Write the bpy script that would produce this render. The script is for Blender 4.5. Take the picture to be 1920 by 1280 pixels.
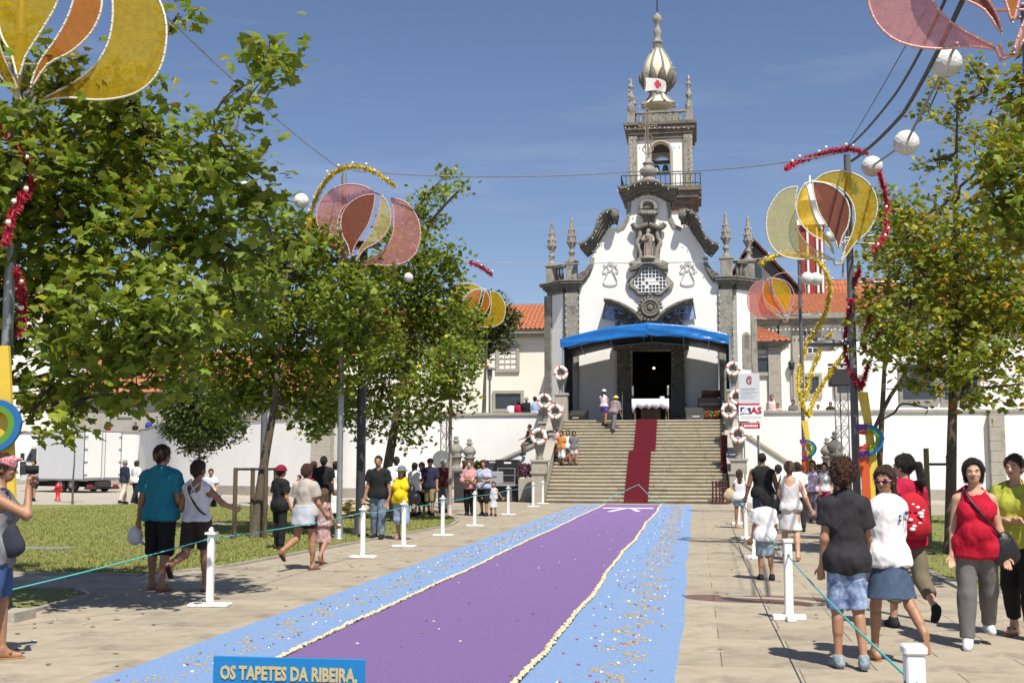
import bpy, bmesh, math, random
import numpy as np
from mathutils import Vector, Matrix, Quaternion
random.seed(7); RNG = np.random.default_rng(11)
S = bpy.context.scene
for o in list(bpy.data.objects): bpy.data.objects.remove(o)
COL = S.collection
R = math.radians
# ------------------------------------------------------------------ camera, sky, sun, exposure
FPX = 2200.0; CAMZ = 1.63
PITCH = math.atan(225/FPX); YAW = math.atan(345/FPX*math.cos(PITCH))
cam = bpy.data.cameras.new('camera'); camo = bpy.data.objects.new('camera', cam); COL.objects.link(camo)
camo.location = (0, 0, CAMZ); camo.rotation_euler = (R(90)+PITCH, 0, YAW)
cam.sensor_width = 36; cam.lens = FPX/1920*36; cam.clip_end = 3000; cam.clip_start = .05
S.camera = camo
SUN_EL, SUN_AZ = 58, 152          # azimuth clockwise from +Y
tosun = Vector((math.sin(R(SUN_AZ))*math.cos(R(SUN_EL)), math.cos(R(SUN_AZ))*math.cos(R(SUN_EL)), math.sin(R(SUN_EL))))
W = bpy.data.worlds.new('World'); S.world = W; W.use_nodes = True
nt = W.node_tree; nt.nodes.clear()
sky = nt.nodes.new('ShaderNodeTexSky'); sky.sky_type = 'NISHITA'; sky.sun_disc = False
sky.sun_elevation = R(SUN_EL); sky.sun_rotation = R(SUN_AZ); sky.altitude = 50
sky.air_density = 1.0; sky.dust_density = .6; sky.ozone_density = 3.5
bg = nt.nodes.new('ShaderNodeBackground'); bg.inputs[1].default_value = .070
out = nt.nodes.new('ShaderNodeOutputWorld')
tc = nt.nodes.new('ShaderNodeTexCoord'); mp = nt.nodes.new('ShaderNodeMapping'); mp.inputs['Scale'].default_value = (1.3, 1.3, 9)
mp.inputs['Rotation'].default_value = (R(8), R(-10), 0)
nz = nt.nodes.new('ShaderNodeTexNoise'); nz.inputs['Scale'].default_value = 2.2; nz.inputs['Detail'].default_value = 6; nz.inputs['Roughness'].default_value = .62
rp = nt.nodes.new('ShaderNodeValToRGB'); rp.color_ramp.elements[0].position = .5; rp.color_ramp.elements[1].position = .85
rp.color_ramp.elements[1].color = (.22, .22, .22, 1)
mx = nt.nodes.new('ShaderNodeMixRGB'); mx.inputs[2].default_value = (9, 9.3, 10, 1)
L = nt.links.new
tn = nt.nodes.new('ShaderNodeMixRGB'); tn.blend_type = 'MULTIPLY'; tn.inputs[0].default_value = 1; tn.inputs[2].default_value = (1.17, 1.10, 1.16, 1); L(sky.outputs[0], tn.inputs[1])
L(tc.outputs['Generated'], mp.inputs[0]); L(mp.outputs[0], nz.inputs['Vector']); L(nz.outputs['Fac'], rp.inputs[0])
L(rp.outputs[0], mx.inputs[0]); L(tn.outputs[0], mx.inputs[1]); L(mx.outputs[0], bg.inputs[0]); L(bg.outputs[0], out.inputs[0])
sl = bpy.data.lights.new('sun', 'SUN'); sl.energy = 5.0; sl.angle = R(.53); sl.color = (1, .94, .84)
so = bpy.data.objects.new('sun', sl); COL.objects.link(so); so.rotation_euler = tosun.to_track_quat('Z', 'Y').to_euler(); so.location = (20, -20, 40)
S.view_settings.view_transform = 'Standard'; S.view_settings.look = 'None'; S.view_settings.gamma = 1
S.view_settings.exposure = .42; S.view_settings.use_curve_mapping = False
S.render.engine = 'CYCLES'
S.cycles.max_bounces = 6; S.cycles.transparent_max_bounces = 12

# ------------------------------------------------------------------ photograph pixel (1920x1280) -> world
_rot = camo.rotation_euler.to_matrix()
def ray(px, py): return _rot @ Vector(((px-960)/FPX, (640-py)/FPX, -1))
def P(px, py, Y):                       # point on the vertical plane y=Y
    d = ray(px, py); t = Y/d.y
    return Vector((d.x*t, Y, CAMZ+d.z*t))
def G(px, py, z=0.0):                   # point on the horizontal plane
    d = ray(px, py); t = (z-CAMZ)/d.z
    return Vector((d.x*t, d.y*t, z))

# ------------------------------------------------------------------ materials
MATS = {}
def mat(name, col, rough=.7, nscale=0, namt=0, col2=None, bump=0, bscale=None, metal=0, trans=0, transp=0, emit=0, objrand=0, spec=.5, stain=None, attr=False, detail=5, nstretch=None, coat=0):
    if name in MATS: return MATS[name]
    m = bpy.data.materials.new(name); m.use_nodes = True; MATS[name] = m
    n = m.node_tree.nodes; l = m.node_tree.links.new
    b = n['Principled BSDF']; o = n['Material Output']
    b.inputs['Roughness'].default_value = rough; b.inputs['Metallic'].default_value = metal
    b.inputs['Specular IOR Level'].default_value = spec
    if coat: b.inputs['Coat Weight'].default_value = coat
    c = (*col, 1); src = None
    t = n.new('ShaderNodeTexCoord')
    vec = t.outputs['Object']
    if nstretch:
        mpn = n.new('ShaderNodeMapping'); mpn.inputs['Scale'].default_value = nstretch; l(vec, mpn.inputs[0]); vec = mpn.outputs[0]
    if nscale:
        z = n.new('ShaderNodeTexNoise'); z.inputs['Scale'].default_value = nscale; z.inputs['Detail'].default_value = detail; z.inputs['Roughness'].default_value = .65
        l(vec, z.inputs['Vector'])
        rmp = n.new('ShaderNodeMapRange'); rmp.inputs[1].default_value = .32; rmp.inputs[2].default_value = .68
        l(z.outputs['Fac'], rmp.inputs[0])
        mixn = n.new('ShaderNodeMixRGB')
        c2 = col2 if col2 else tuple(x*(1-namt) for x in col)
        mixn.inputs[1].default_value = c; mixn.inputs[2].default_value = (*c2, 1)
        l(rmp.outputs[0], mixn.inputs[0]); src = mixn.outputs[0]
    if stain:                            # (colour, scale, threshold, amount) blotches of dirt with a shape of their own
        z2 = n.new('ShaderNodeTexNoise'); z2.inputs['Scale'].default_value = stain[1]; z2.inputs['Detail'].default_value = 8; z2.inputs['Roughness'].default_value = .7
        l(vec, z2.inputs['Vector'])
        r2 = n.new('ShaderNodeMapRange'); r2.inputs[1].default_value = stain[2]; r2.inputs[2].default_value = stain[2]+.16; r2.inputs[4].default_value = stain[3]
        l(z2.outputs['Fac'], r2.inputs[0])
        m2 = n.new('ShaderNodeMixRGB'); m2.inputs[2].default_value = (*stain[0], 1)
        if src: l(src, m2.inputs[1])
        else: m2.inputs[1].default_value = c
        l(r2.outputs[0], m2.inputs[0]); src = m2.outputs[0]
    if objrand:
        oi = n.new('ShaderNodeObjectInfo'); mr = n.new('ShaderNodeMapRange'); mr.inputs[3].default_value = 1-objrand; mr.inputs[4].default_value = 1+objrand
        l(oi.outputs['Random'], mr.inputs[0]); hs = n.new('ShaderNodeHueSaturation'); l(mr.outputs[0], hs.inputs['Value'])
        if src: l(src, hs.inputs['Color'])
        else: hs.inputs['Color'].default_value = c
        src = hs.outputs[0]
    if attr:                             # per-piece tint stored on the mesh
        a = n.new('ShaderNodeAttribute'); a.attribute_name = 'tint'
        mm = n.new('ShaderNodeMixRGB'); mm.blend_type = 'MULTIPLY'; mm.inputs[0].default_value = 1
        if src: l(src, mm.inputs[1])
        else: mm.inputs[1].default_value = c
        l(a.outputs['Color'], mm.inputs[2]); src = mm.outputs[0]
    if src: l(src, b.inputs['Base Color'])
    else: b.inputs['Base Color'].default_value = c
    if bump:
        z3 = n.new('ShaderNodeTexNoise'); z3.inputs['Scale'].default_value = bscale or nscale or 30; z3.inputs['Detail'].default_value = 5
        l(vec, z3.inputs['Vector']); bp = n.new('ShaderNodeBump'); bp.inputs['Strength'].default_value = min(1, bump); bp.inputs['Distance'].default_value = .02
        l(z3.outputs['Fac'], bp.inputs['Height']); l(bp.outputs[0], b.inputs['Normal'])
    shader = b.outputs[0]
    if trans:
        tr = n.new('ShaderNodeBsdfTranslucent'); ms = n.new('ShaderNodeMixShader'); ms.inputs[0].default_value = trans
        if src: l(src, tr.inputs[0])
        else: tr.inputs[0].default_value = c
        l(shader, ms.inputs[1]); l(tr.outputs[0], ms.inputs[2]); shader = ms.outputs[0]
    if transp:
        tp = n.new('ShaderNodeBsdfTransparent'); tp.inputs[0].default_value = (*[min(1, .35+x*.75) for x in col], 1)
        ms2 = n.new('ShaderNodeMixShader'); ms2.inputs[0].default_value = transp
        l(shader, ms2.inputs[1]); l(tp.outputs[0], ms2.inputs[2]); shader = ms2.outputs[0]
    if emit:
        b.inputs['Emission Color'].default_value = c; b.inputs['Emission Strength'].default_value = emit
    l(shader, o.inputs[0])
    return m

# ------------------------------------------------------------------ mesh building
def rootloc(p):
    v = Vector((0, 0, 0))
    while p: v += p.location; p = p.parent
    return v
def tag(o, label=None, cat=None, group=None, kind=None):
    if label: o['label'] = label
    if cat: o['category'] = cat
    if group: o['group'] = group
    if kind: o['kind'] = kind
    return o
def thing(name, label, cat, loc=(0, 0, 0), rz=0, group=None):
    o = bpy.data.objects.new(name, None); COL.objects.link(o); o.location = loc; o.rotation_euler = (0, 0, rz)
    o.empty_display_size = .2
    return tag(o, label, cat, group)
def copy_tree(o, parent=None):
    c = o.copy(); COL.objects.link(c)
    if parent: c.parent = parent
    for ch in list(o.children): copy_tree(ch, c)
    return c
def npmesh(name, V, F, mats, parent=None, origin=None, smooth=True, midx=None, tint=None):
    V = np.asarray(V, dtype=np.float64); F = np.asarray(F, dtype=np.int32)
    off = np.array(rootloc(parent)) if parent else (np.array(origin) if origin is not None else np.zeros(3))
    me = bpy.data.meshes.new(name); k = F.shape[1]
    me.vertices.add(len(V)); me.vertices.foreach_set('co', (V-off).astype(np.float32).ravel())
    me.loops.add(F.size); me.loops.foreach_set('vertex_index', F.ravel())
    me.polygons.add(len(F)); me.polygons.foreach_set('loop_start', np.arange(0, F.size, k, dtype=np.int32))
    me.polygons.foreach_set('loop_total', np.full(len(F), k, dtype=np.int32))
    me.polygons.foreach_set('use_smooth', np.full(len(F), bool(smooth)))
    for m in mats: me.materials.append(m)
    if midx is not None: me.polygons.foreach_set('material_index', np.asarray(midx, dtype=np.int32))
    if tint is not None:
        a = me.color_attributes.new('tint', 'FLOAT_COLOR', 'POINT'); c4 = np.ones((len(V), 4), dtype=np.float32); c4[:, :3] = tint
        a.data.foreach_set('color', c4.ravel())
    me.update(calc_edges=True); me.validate()
    ob = bpy.data.objects.new(name, me); COL.objects.link(ob)
    if parent: ob.parent = parent
    elif origin is not None: ob.location = origin
    return ob
class MB:
    def __init__(s): s.v = []; s.f = []; s.m = []; s.s = []
    def add(s, vs, fs, m=0, sm=False):
        b = len(s.v); s.v += [tuple(v) for v in vs]
        for f in fs: s.f.append([b+i for i in f]); s.m.append(m); s.s.append(sm)
        return s
    def box(s, c, d, rz=0, m=0, rx=0, ry=0):
        M = Matrix.Rotation(rz, 3, 'Z') @ Matrix.Rotation(ry, 3, 'Y') @ Matrix.Rotation(rx, 3, 'X'); c = Vector(c)
        vs = [c + M @ Vector((x*d[0]/2, y*d[1]/2, z*d[2]/2)) for z in (-1, 1) for y in (-1, 1) for x in (-1, 1)]
        return s.add(vs, [(0, 2, 3, 1), (4, 5, 7, 6), (0, 1, 5, 4), (2, 6, 7, 3), (0, 4, 6, 2), (1, 3, 7, 5)], m)
    def ring(s, rings, n, m, caps, sm=True, closed=False):
        vs = [p for r in rings for p in r]; fs = []
        k = len(rings)
        for i in range(k if closed else k-1):
            j = (i+1) % k
            for a in range(n):
                b = (a+1) % n; fs.append((i*n+a, i*n+b, j*n+b, j*n+a))
        s.add(vs, fs, m, sm)
        if caps and not closed:
            s.add(rings[0], [tuple(range(n))[::-1]], m); s.add(rings[-1], [tuple(range(n))], m)
        return s
    def cyl(s, a, b, r1, r2=None, n=10, m=0, caps=True, sm=True):
        return s.tube([a, b], [r1, r1 if r2 is None else r2], n, m, caps, sm)
    def tube(s, path, r, n=8, m=0, caps=True, sm=True, closed=False):
        path = [Vector(p) for p in path]; k = len(path); rings = []
        rs = r if isinstance(r, (list, tuple)) else [r]*k
        prev = None
        for i, p in enumerate(path):
            if closed: t = path[(i+1) % k]-path[i-1]
            else: t = path[min(i+1, k-1)]-path[max(i-1, 0)]
            if t.length < 1e-9: t = Vector((0, 0, 1))
            t.normalize()
            if prev is None:
                u = t.cross(Vector((0, 1, 0)) if abs(t.y) < .9 else Vector((1, 0, 0))).normalized()
            else:
                u = (prev - t*prev.dot(t)); u = u.normalized() if u.length > 1e-6 else t.orthogonal().normalized()
            prev = u; w = t.cross(u)
            rings.append([p+(u*math.cos(2*math.pi*a/n)+w*math.sin(2*math.pi*a/n))*rs[i] for a in range(n)])
        return s.ring(rings, n, m, caps, sm, closed)
    def lathe(s, prof, c=(0, 0, 0), n=14, m=0, sm=True, ys=1, square=False):
        c = Vector(c); rings = []
        for r, z in prof:
            ring = []
            for a in range(n):
                t = 2*math.pi*(a+.5)/n; q = 1
                if square: q = 1/max(abs(math.cos(t)), abs(math.sin(t)))
                ring.append(c+Vector((math.cos(t)*r*q, math.sin(t)*r*q*ys, z)))
            rings.append(ring)
        return s.ring(rings, n, m, True, sm)
    def sphere(s, c, r, nu=12, nv=8, m=0, sc=(1, 1, 1)):
        c = Vector(c); rings = []
        for j in range(1, nv):
            t = math.pi*j/nv
            rings.append([c+Vector((math.cos(2*math.pi*a/nu)*math.sin(t)*r*sc[0], math.sin(2*math.pi*a/nu)*math.sin(t)*r*sc[1], -math.cos(t)*r*sc[2])) for a in range(nu)])
        s.ring(rings, nu, m, False)
        b = len(s.v); s.v += [tuple(c+Vector((0, 0, -r*sc[2]))), tuple(c+Vector((0, 0, r*sc[2])))]
        base = b-(nv-1)*nu
        for a in range(nu):
            k = (a+1) % nu
            s.f.append([b, base+k, base+a]); s.m.append(m); s.s.append(True)
            q = base+(nv-2)*nu; s.f.append([b+1, q+a, q+k]); s.m.append(m); s.s.append(True)
        return s
    def prism(s, poly, y0, y1, m=0, ax=None):
        # poly: list of (x,z) or world Vectors lying at y0; extruded from y0 (front) to y1 (back)
        pts = [(p[0], p[1]) if len(p) == 2 else (p[0], p[2]) for p in poly]
        ar = sum(pts[i][0]*pts[(i+1) % len(pts)][1]-pts[(i+1) % len(pts)][0]*pts[i][1] for i in range(len(pts)))
        if ar < 0: pts = pts[::-1]
        n = len(pts)
        vs = [(x, y0, z) for x, z in pts]+[(x, y1, z) for x, z in pts]
        fs = [tuple(range(n)), tuple(range(2*n-1, n-1, -1))]
        for i in range(n):
            j = (i+1) % n; fs.append((i, i+n, j+n, j))
        return s.add(vs, fs, m)
    def slab(s, poly, z0, z1, m=0):     # poly: (x,y) outline extruded upward
        pts = [(p[0], p[1]) for p in poly]
        ar = sum(pts[i][0]*pts[(i+1) % len(pts)][1]-pts[(i+1) % len(pts)][0]*pts[i][1] for i in range(len(pts)))
        if ar < 0: pts = pts[::-1]
        n = len(pts); vs = [(x, y, z0) for x, y in pts]+[(x, y, z1) for x, y in pts]
        fs = [tuple(range(n-1, -1, -1)), tuple(range(n, 2*n))]
        for i in range(n):
            j = (i+1) % n; fs.append((i, j, j+n, i+n))
        return s.add(vs, fs, m)
    def build(s, name, mats, parent=None, label=None, cat=None, group=None, kind=None, bevel=0, origin=None):
        if not isinstance(mats, (list, tuple)): mats = [mats]
        if parent: off = rootloc(parent)
        elif origin is not None: off = Vector(origin)
        else:
            a = np.array(s.v); off = Vector(((a[:, 0].min()+a[:, 0].max())/2, (a[:, 1].min()+a[:, 1].max())/2, a[:, 2].min()))
        me = bpy.data.meshes.new(name)
        me.from_pydata([(v[0]-off.x, v[1]-off.y, v[2]-off.z) for v in s.v], [], s.f)
        for mm in mats: me.materials.append(mm)
        me.polygons.foreach_set('material_index', s.m); me.polygons.foreach_set('use_smooth', s.s); me.update()
        o = bpy.data.objects.new(name, me); COL.objects.link(o)
        if parent: o.parent = parent
        else: o.location = off
        if bevel:
            bv = o.modifiers.new('bevel', 'BEVEL'); bv.width = bevel; bv.segments = 1; bv.limit_method = 'ANGLE'
        return tag(o, label, cat, group, kind)
def arcpts(pts, n=8):                    # Catmull-Rom through points
    pts = [Vector(p) for p in pts]; o = []
    for i in range(len(pts)-1):
        p0 = pts[max(i-1, 0)]; p1 = pts[i]; p2 = pts[i+1]; p3 = pts[min(i+2, len(pts)-1)]
        for k in range(n):
            t = k/n; o.append(.5*((2*p1)+(p2-p0)*t+(2*p0-5*p1+4*p2-p3)*t*t+(3*p1-p0-3*p2+p3)*t**3))
    o.append(pts[-1]); return o
def text_mesh(txt, size, name, m, parent, center, rz=0, rx=math.pi/2, depth=.004, offset=0.0, width=None, label=None):
    cu = bpy.data.curves.new(name, 'FONT'); cu.body = txt; cu.size = size; cu.align_x = 'CENTER'; cu.align_y = 'CENTER'; cu.extrude = depth; cu.offset = offset; cu.resolution_u = 2
    tmp = bpy.data.objects.new('tmp_text', cu); COL.objects.link(tmp)
    dg = bpy.context.evaluated_depsgraph_get(); me = bpy.data.meshes.new_from_object(tmp.evaluated_get(dg))
    bpy.data.objects.remove(tmp); me.name = name
    if width:
        xs = [v.co.x for v in me.vertices]; w = max(xs)-min(xs)
        for v in me.vertices: v.co.x *= width/w
    M = Matrix.Rotation(rz, 4, 'Z') @ Matrix.Rotation(rx, 4, 'X'); me.transform(M)
    me.materials.clear(); me.materials.append(m)
    o = bpy.data.objects.new(name, me); COL.objects.link(o); o.parent = parent; o.location = Vector(center)-rootloc(parent)
    if label: o['label'] = label
    return o
# ------------------------------------------------------------------ shared materials
granite = mat('granite', (.33, .31, .265), .85, 9, .45, (.19, .18, .155), bump=.5, bscale=40, stain=((.09, .085, .07), 1.3, .5, .75))
granite_dark = mat('granite_dark', (.20, .185, .16), .9, 6, .5, (.10, .095, .082), bump=.6, bscale=30, stain=((.05, .05, .042), 2, .5, .7))
granite_pale = mat('granite_pale', (.40, .37, .31), .85, 14, .4, (.30, .275, .23), bump=.4, bscale=50, stain=((.2, .18, .14), 1.1, .52, .7))
plaster = mat('plaster', (.80, .79, .765), .9, .7, .1, (.74, .73, .70), bump=.15, bscale=6, stain=((.55, .53, .48), .35, .62, .35))
plaster_warm = mat('plaster_warm', (.80, .77, .69), .9, .6, .1, (.72, .69, .61), bump=.15, bscale=5, stain=((.5, .47, .4), .3, .6, .4))
tile = mat('roof_tile', (.46, .17, .075), .8, 3.5, .4, (.30, .105, .05), bump=.3, bscale=25, stain=((.2, .12, .07), .8, .55, .6))
iron = mat('iron', (.035, .035, .038), .5, metal=.3)
glass_dark = mat('window_glass', (.035, .045, .06), .12, spec=.7)
white_paint = mat('white_paint', (.80, .79, .76), .5, 8, .08, bump=.08, bscale=60, stain=((.45, .42, .36), 9, .62, .5))
steel = mat('galvanised_steel', (.36, .37, .38), .42, 5, .2, metal=.6)
pole_grey = mat('pole_grey', (.13, .135, .15), .5, 4, .2, metal=.2)
wood_dark = mat('stake_wood', (.12, .085, .05), .85, 5, .4, bump=.4, bscale=30, nstretch=(6, 6, 1))
wood_light = mat('stake_wood_pale', (.26, .22, .10), .85, 5, .35, bump=.4, bscale=30, nstretch=(6, 6, 1))

# ------------------------------------------------------------------ ground
gm = mat('sandy_ground', (.40, .36, .29), .95, 1.2, .2, (.33, .30, .245), bump=.3, bscale=60, stain=((.24, .22, .18), .25, .55, .5))
g = MB(); g.add([(-1500, -400, -.035), (1500, -400, -.035), (1500, 2200, -.035), (-1500, 2200, -.035)], [(0, 1, 2, 3)], 0)
g.build('ground', gm, kind='structure')
slab_m = mat('paving_stone', (.37, .315, .235), .85, 3.5, .22, (.285, .242, .176), bump=.35, bscale=45, objrand=.10, stain=((.12, .105, .085), 1.0, .53, .75))
slab_far = mat('paving_stone_far', (.37, .315, .235), .85, 3.5, .22, (.285, .242, .176), bump=.35, bscale=45, attr=True, stain=((.12, .105, .085), 1.0, .53, .75))
joint_m = mat('paving_bed', (.12, .105, .085), .95)
pv = MB(); pv.add([(-12, -3, -.01), (12, -3, -.01), (12, 47, -.01), (-12, 47, -.01)], [(0, 1, 2, 3)])
pave = pv.build('pavement', joint_m, kind='structure', origin=(0, 0, 0))
def bigslab():
    m = MB(); x, y, c = .6-.0025, .375-.0025, .003
    v = [(-x, -y, -.02), (x, -y, -.02), (x, y, -.02), (-x, y, -.02), (-x, -y, -c), (x, -y, -c), (x, y, -c), (-x, y, -c), (-x+c, -y+c, 0), (x-c, -y+c, 0), (x-c, y-c, 0), (-x+c, y-c, 0)]
    m.add(v, [(8, 9, 10, 11)]+[(i, (i+1) % 4, 4+(i+1) % 4, 4+i) for i in range(4)]+[(4+i, 4+(i+1) % 4, 8+(i+1) % 4, 8+i) for i in range(4)])
    return m
first = None; fv = []; ff = []; ft = []; nsl = 0
sv = np.array([(a*.597, b*.372, c) for c in (0, -.012) for a, b in ((-1, -1), (1, -1), (1, 1), (-1, 1))])
sf = np.array([(0, 1, 2, 3), (4, 5, 1, 0), (5, 6, 2, 1), (6, 7, 3, 2), (7, 4, 0, 3)])
rows = int(47.5/.75)
for r in range(rows):
    y = .375+r*.75
    for c in range(-10, 10):
        x = .18+c*1.2+(.6 if r % 2 else 0)*(1 if c < 0 else 1)
        if y > 47 or abs(x) > 11.8: continue
        q = Vector((x, y, 0))
        dx = (x)/max(y, 1)
        vis = 6.2 < y < 15.6 and -.62*y-.8 < x+ .0 < .3*y+.8
        if vis and nsl < 300:
            nsl += 1
            if first is None:
                first = bigslab().build('slab', slab_m, pave); o = first
            else:
                o = first.copy(); COL.objects.link(o)
            o.location = (x, y, random.uniform(-.0008, .0008))
        else:
            b = len(fv)*8; fv.append(sv+np.array([x, y, 0])); ff.append(sf+b); ft.append(np.full((8, 3), random.uniform(.95, 1.05)))
po = npmesh('slab_field', np.concatenate(fv), np.concatenate(ff), [slab_far], pave, smooth=False, tint=np.concatenate(ft)); po['kind'] = 'stuff'

# leaf litter and scraps blown over the paving
rl_ = random.Random(12); V = []; F = []; T = []
for k in range(420):
    x, y = (rl_.uniform(-9, -4.6), rl_.uniform(7, 32)) if rl_.random() < .6 else (rl_.uniform(.1, 4.5), rl_.uniform(7, 32))
    a = rl_.uniform(0, 6.3); s_ = rl_.uniform(.012, .05); c, d = math.cos(a)*s_, math.sin(a)*s_; h = .004; n = len(V)
    V += [(x-c, y-d, h), (x+d*.6, y-c*.6, h+.006), (x+c, y+d, h+.003), (x-d*.6, y+c*.6, h+.008)]; F.append((n, n+1, n+2, n+3)); T += [rl_.choice([(.20, .12, .05), (.12, .08, .04), (.28, .22, .08), (.55, .53, .48), (.08, .07, .06)])]*4
lt_ = npmesh('leaf_litter', V, F, [mat('litter', (1, 1, 1), .9, attr=True)], None, origin=(0, 0, 0), smooth=False, tint=np.array(T)); lt_['kind'] = 'stuff'
# lawns
lawn_m = mat('lawn_turf', (.23, .235, .06), .95, 2.2, .3, (.175, .195, .05), bump=.8, bscale=180, stain=((.27, .23, .10), .5, .53, .8))
blade_m = mat('grass_blade', (.25, .265, .06), .8, trans=.25, attr=True)
left_lawn = [G(-700, 1078), G(0, 1076), G(270, 1079), G(425, 1063), G(700, 1012), G(846, 985), G(858, 977), G(840, 966), G(560, 951), G(250, 946), G(-700, 945)]
right_lawn = [Vector((3.35, 15.6, 0)), Vector((3.35, 37, 0)), Vector((30, 39, 0)), Vector((30, 15.6, 0))]
near_lawn = [Vector((-7.15, 11.6, 0)), Vector((-7.3, 13.6, 0)), Vector((-7.9, 14.2, 0)), Vector((-30, 14.2, 0)), Vector((-30, 2, 0)), Vector((-7.15, 2, 0))]
def inpoly(xy, poly):
    x, y = xy[:, 0], xy[:, 1]; ins = np.zeros(len(x), bool); n = len(poly)
    for i in range(n):
        a, b = poly[i], poly[(i+1) % n]
        c = ((a.y > y) != (b.y > y)) & (x < (b.x-a.x)*(y-a.y)/((b.y-a.y) if abs(b.y-a.y) > 1e-9 else 1e-9)+a.x); ins ^= c
    return ins
kerb_m = mat('kerb_stone', (.36, .33, .28), .85, 8, .3, bump=.3)
for nm, poly, nb in (('lawn', left_lawn, 70000), ('lawn', right_lawn, 22000), ('lawn', near_lawn, 9000)):
    m = MB(); m.slab(poly, -.03, .012); lw = m.build(nm, lawn_m, kind='structure', origin=(0, 0, 0))
    k = MB(); pl = [Vector((p.x, p.y, .012)) for p in poly]
    for i in range(len(pl)):
        a, b = pl[i], pl[(i+1) % len(pl)]; d = b-a
        if d.length > .05 and abs((a.x+b.x)/2) < 22: k.box((a+b)/2, (d.length+.05, .09, .05), math.atan2(d.y, d.x))
    k.build('kerb', kerb_m, lw)
    xs = np.array([p.x for p in poly]); ys = np.array([p.y for p in poly])
    x0, x1 = max(xs.min(), -22), min(xs.max(), 18); pts = np.zeros((0, 2))
    while len(pts) < nb:
        q = RNG.random((nb*2, 2)); q[:, 0] = x0+(x1-x0)*q[:, 0]; q[:, 1] = ys.min()+(ys.max()-ys.min())*q[:, 1]**1.6
        pts = np.concatenate([pts, q[inpoly(q, poly)]])
    pts = pts[:nb]; h = RNG.uniform(.025, .07, nb); an = RNG.uniform(0, 6.28, nb); w = RNG.uniform(.006, .016, nb)
    B = np.zeros((nb, 3, 3)); dx, dy = np.cos(an)*w, np.sin(an)*w
    B[:, 0] = np.stack([pts[:, 0]-dx, pts[:, 1]-dy, np.full(nb, .01)], 1); B[:, 1] = np.stack([pts[:, 0]+dx, pts[:, 1]+dy, np.full(nb, .01)], 1)
    B[:, 2] = np.stack([pts[:, 0]+RNG.normal(0, .02, nb), pts[:, 1]+RNG.normal(0, .02, nb), h], 1)
    tn = np.repeat(RNG.uniform(.55, 1.35, (nb, 1))*np.array([[1, 1, 1]])+RNG.normal(0, .12, (nb, 3))*np.array([[1.2, .4, .3]]), 3, 0).clip(.2, 2)
    go = npmesh('grass', B.reshape(-1, 3), np.arange(nb*3).reshape(-1, 3), [blade_m], None, origin=(0, 0, 0), smooth=False, tint=tn); go['kind'] = 'stuff'
pst = MB(); a = G(385, 987); b = G(440, 983); pst.slab([a, b, b+Vector((.05, 1.0, 0)), a+Vector((-.5, 1.0, 0))], .012, .03)
pst.build('path', kerb_m, kind='structure')
gr = thing('drain_grate', 'pale metal drain grate set in the left lawn', 'drain grate', G(82, 1030))
fr = MB(); c = G(82, 1030)
fr.box(c+Vector((0, 0, .02)), (1.0, .5, .02)); fr.build('frame', steel, gr)
ba = MB()
for i in range(16): ba.box(c+Vector((-.46+i*.061, 0, .035)), (.03, .46, .015))
ba.build('bars', kerb_m, gr)

# ------------------------------------------------------------------ sawdust carpet
def edge(x0, y0, y1, amp, n=60, seed=0):
    r = random.Random(seed); ph = [r.uniform(0, 6) for _ in range(4)]
    return [(x0+amp*(math.sin(i/n*23+ph[0])*.5+math.sin(i/n*57+ph[1])*.3+math.sin(i/n*131+ph[2])*.2), y0+(y1-y0)*i/n) for i in range(n+1)]
Y0, Y1 = 2.2, 44.6
eL, e1, e2, eR = edge(-4.44, Y0, Y1, .03, seed=1), edge(-3.40, Y0, Y1, .035, seed=2), edge(-1.29, Y0, Y1, .05, seed=3), edge(-.16, Y0, Y1, .03, seed=4)
blue_m = mat('blue_sawdust', (.15, .26, .48), .95, 45, .14, (.235, .35, .56), bump=.8, bscale=110, detail=9, stain=((.27, .38, .58), 1.1, .56, .5))
purple_m = mat('purple_sawdust', (.305, .19, .435), .95, 42, .2, (.145, .082, .25), bump=.9, bscale=120, detail=6, stain=((.22, .13, .33), 2.2, .5, .5), nstretch=(1, 2.2, 1))
cream_m = mat('cream_pods', (.66, .57, .36), .9, 12, .25, bump=.3, bscale=60)
cp = thing('sawdust_carpet', 'long blue and purple sawdust carpet laid down the middle of the paving to the stairs', 'carpet', (-2.3, 22, 0))
def band(l, r, m, nm, z):
    b = MB(); n = len(l); vs = []
    for i in range(n):
        vs += [(l[i][0], l[i][1], 0), (l[i][0]+.02, l[i][1], z), (r[i][0]-.02, r[i][1], z), (r[i][0], r[i][1], 0)]
    fs = []
    for i in range(n-1):
        for k in range(3): fs.append((i*4+k, i*4+k+1, i*4+k+5, i*4+k+4))
    b.add(vs, fs, 0, False); return b.build(nm, m, cp)
band(eL, e1, blue_m, 'blue_band', .016); band(e2, eR, blue_m, 'blue_band', .016); band(e1, e2, purple_m, 'purple_band', .022)
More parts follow.
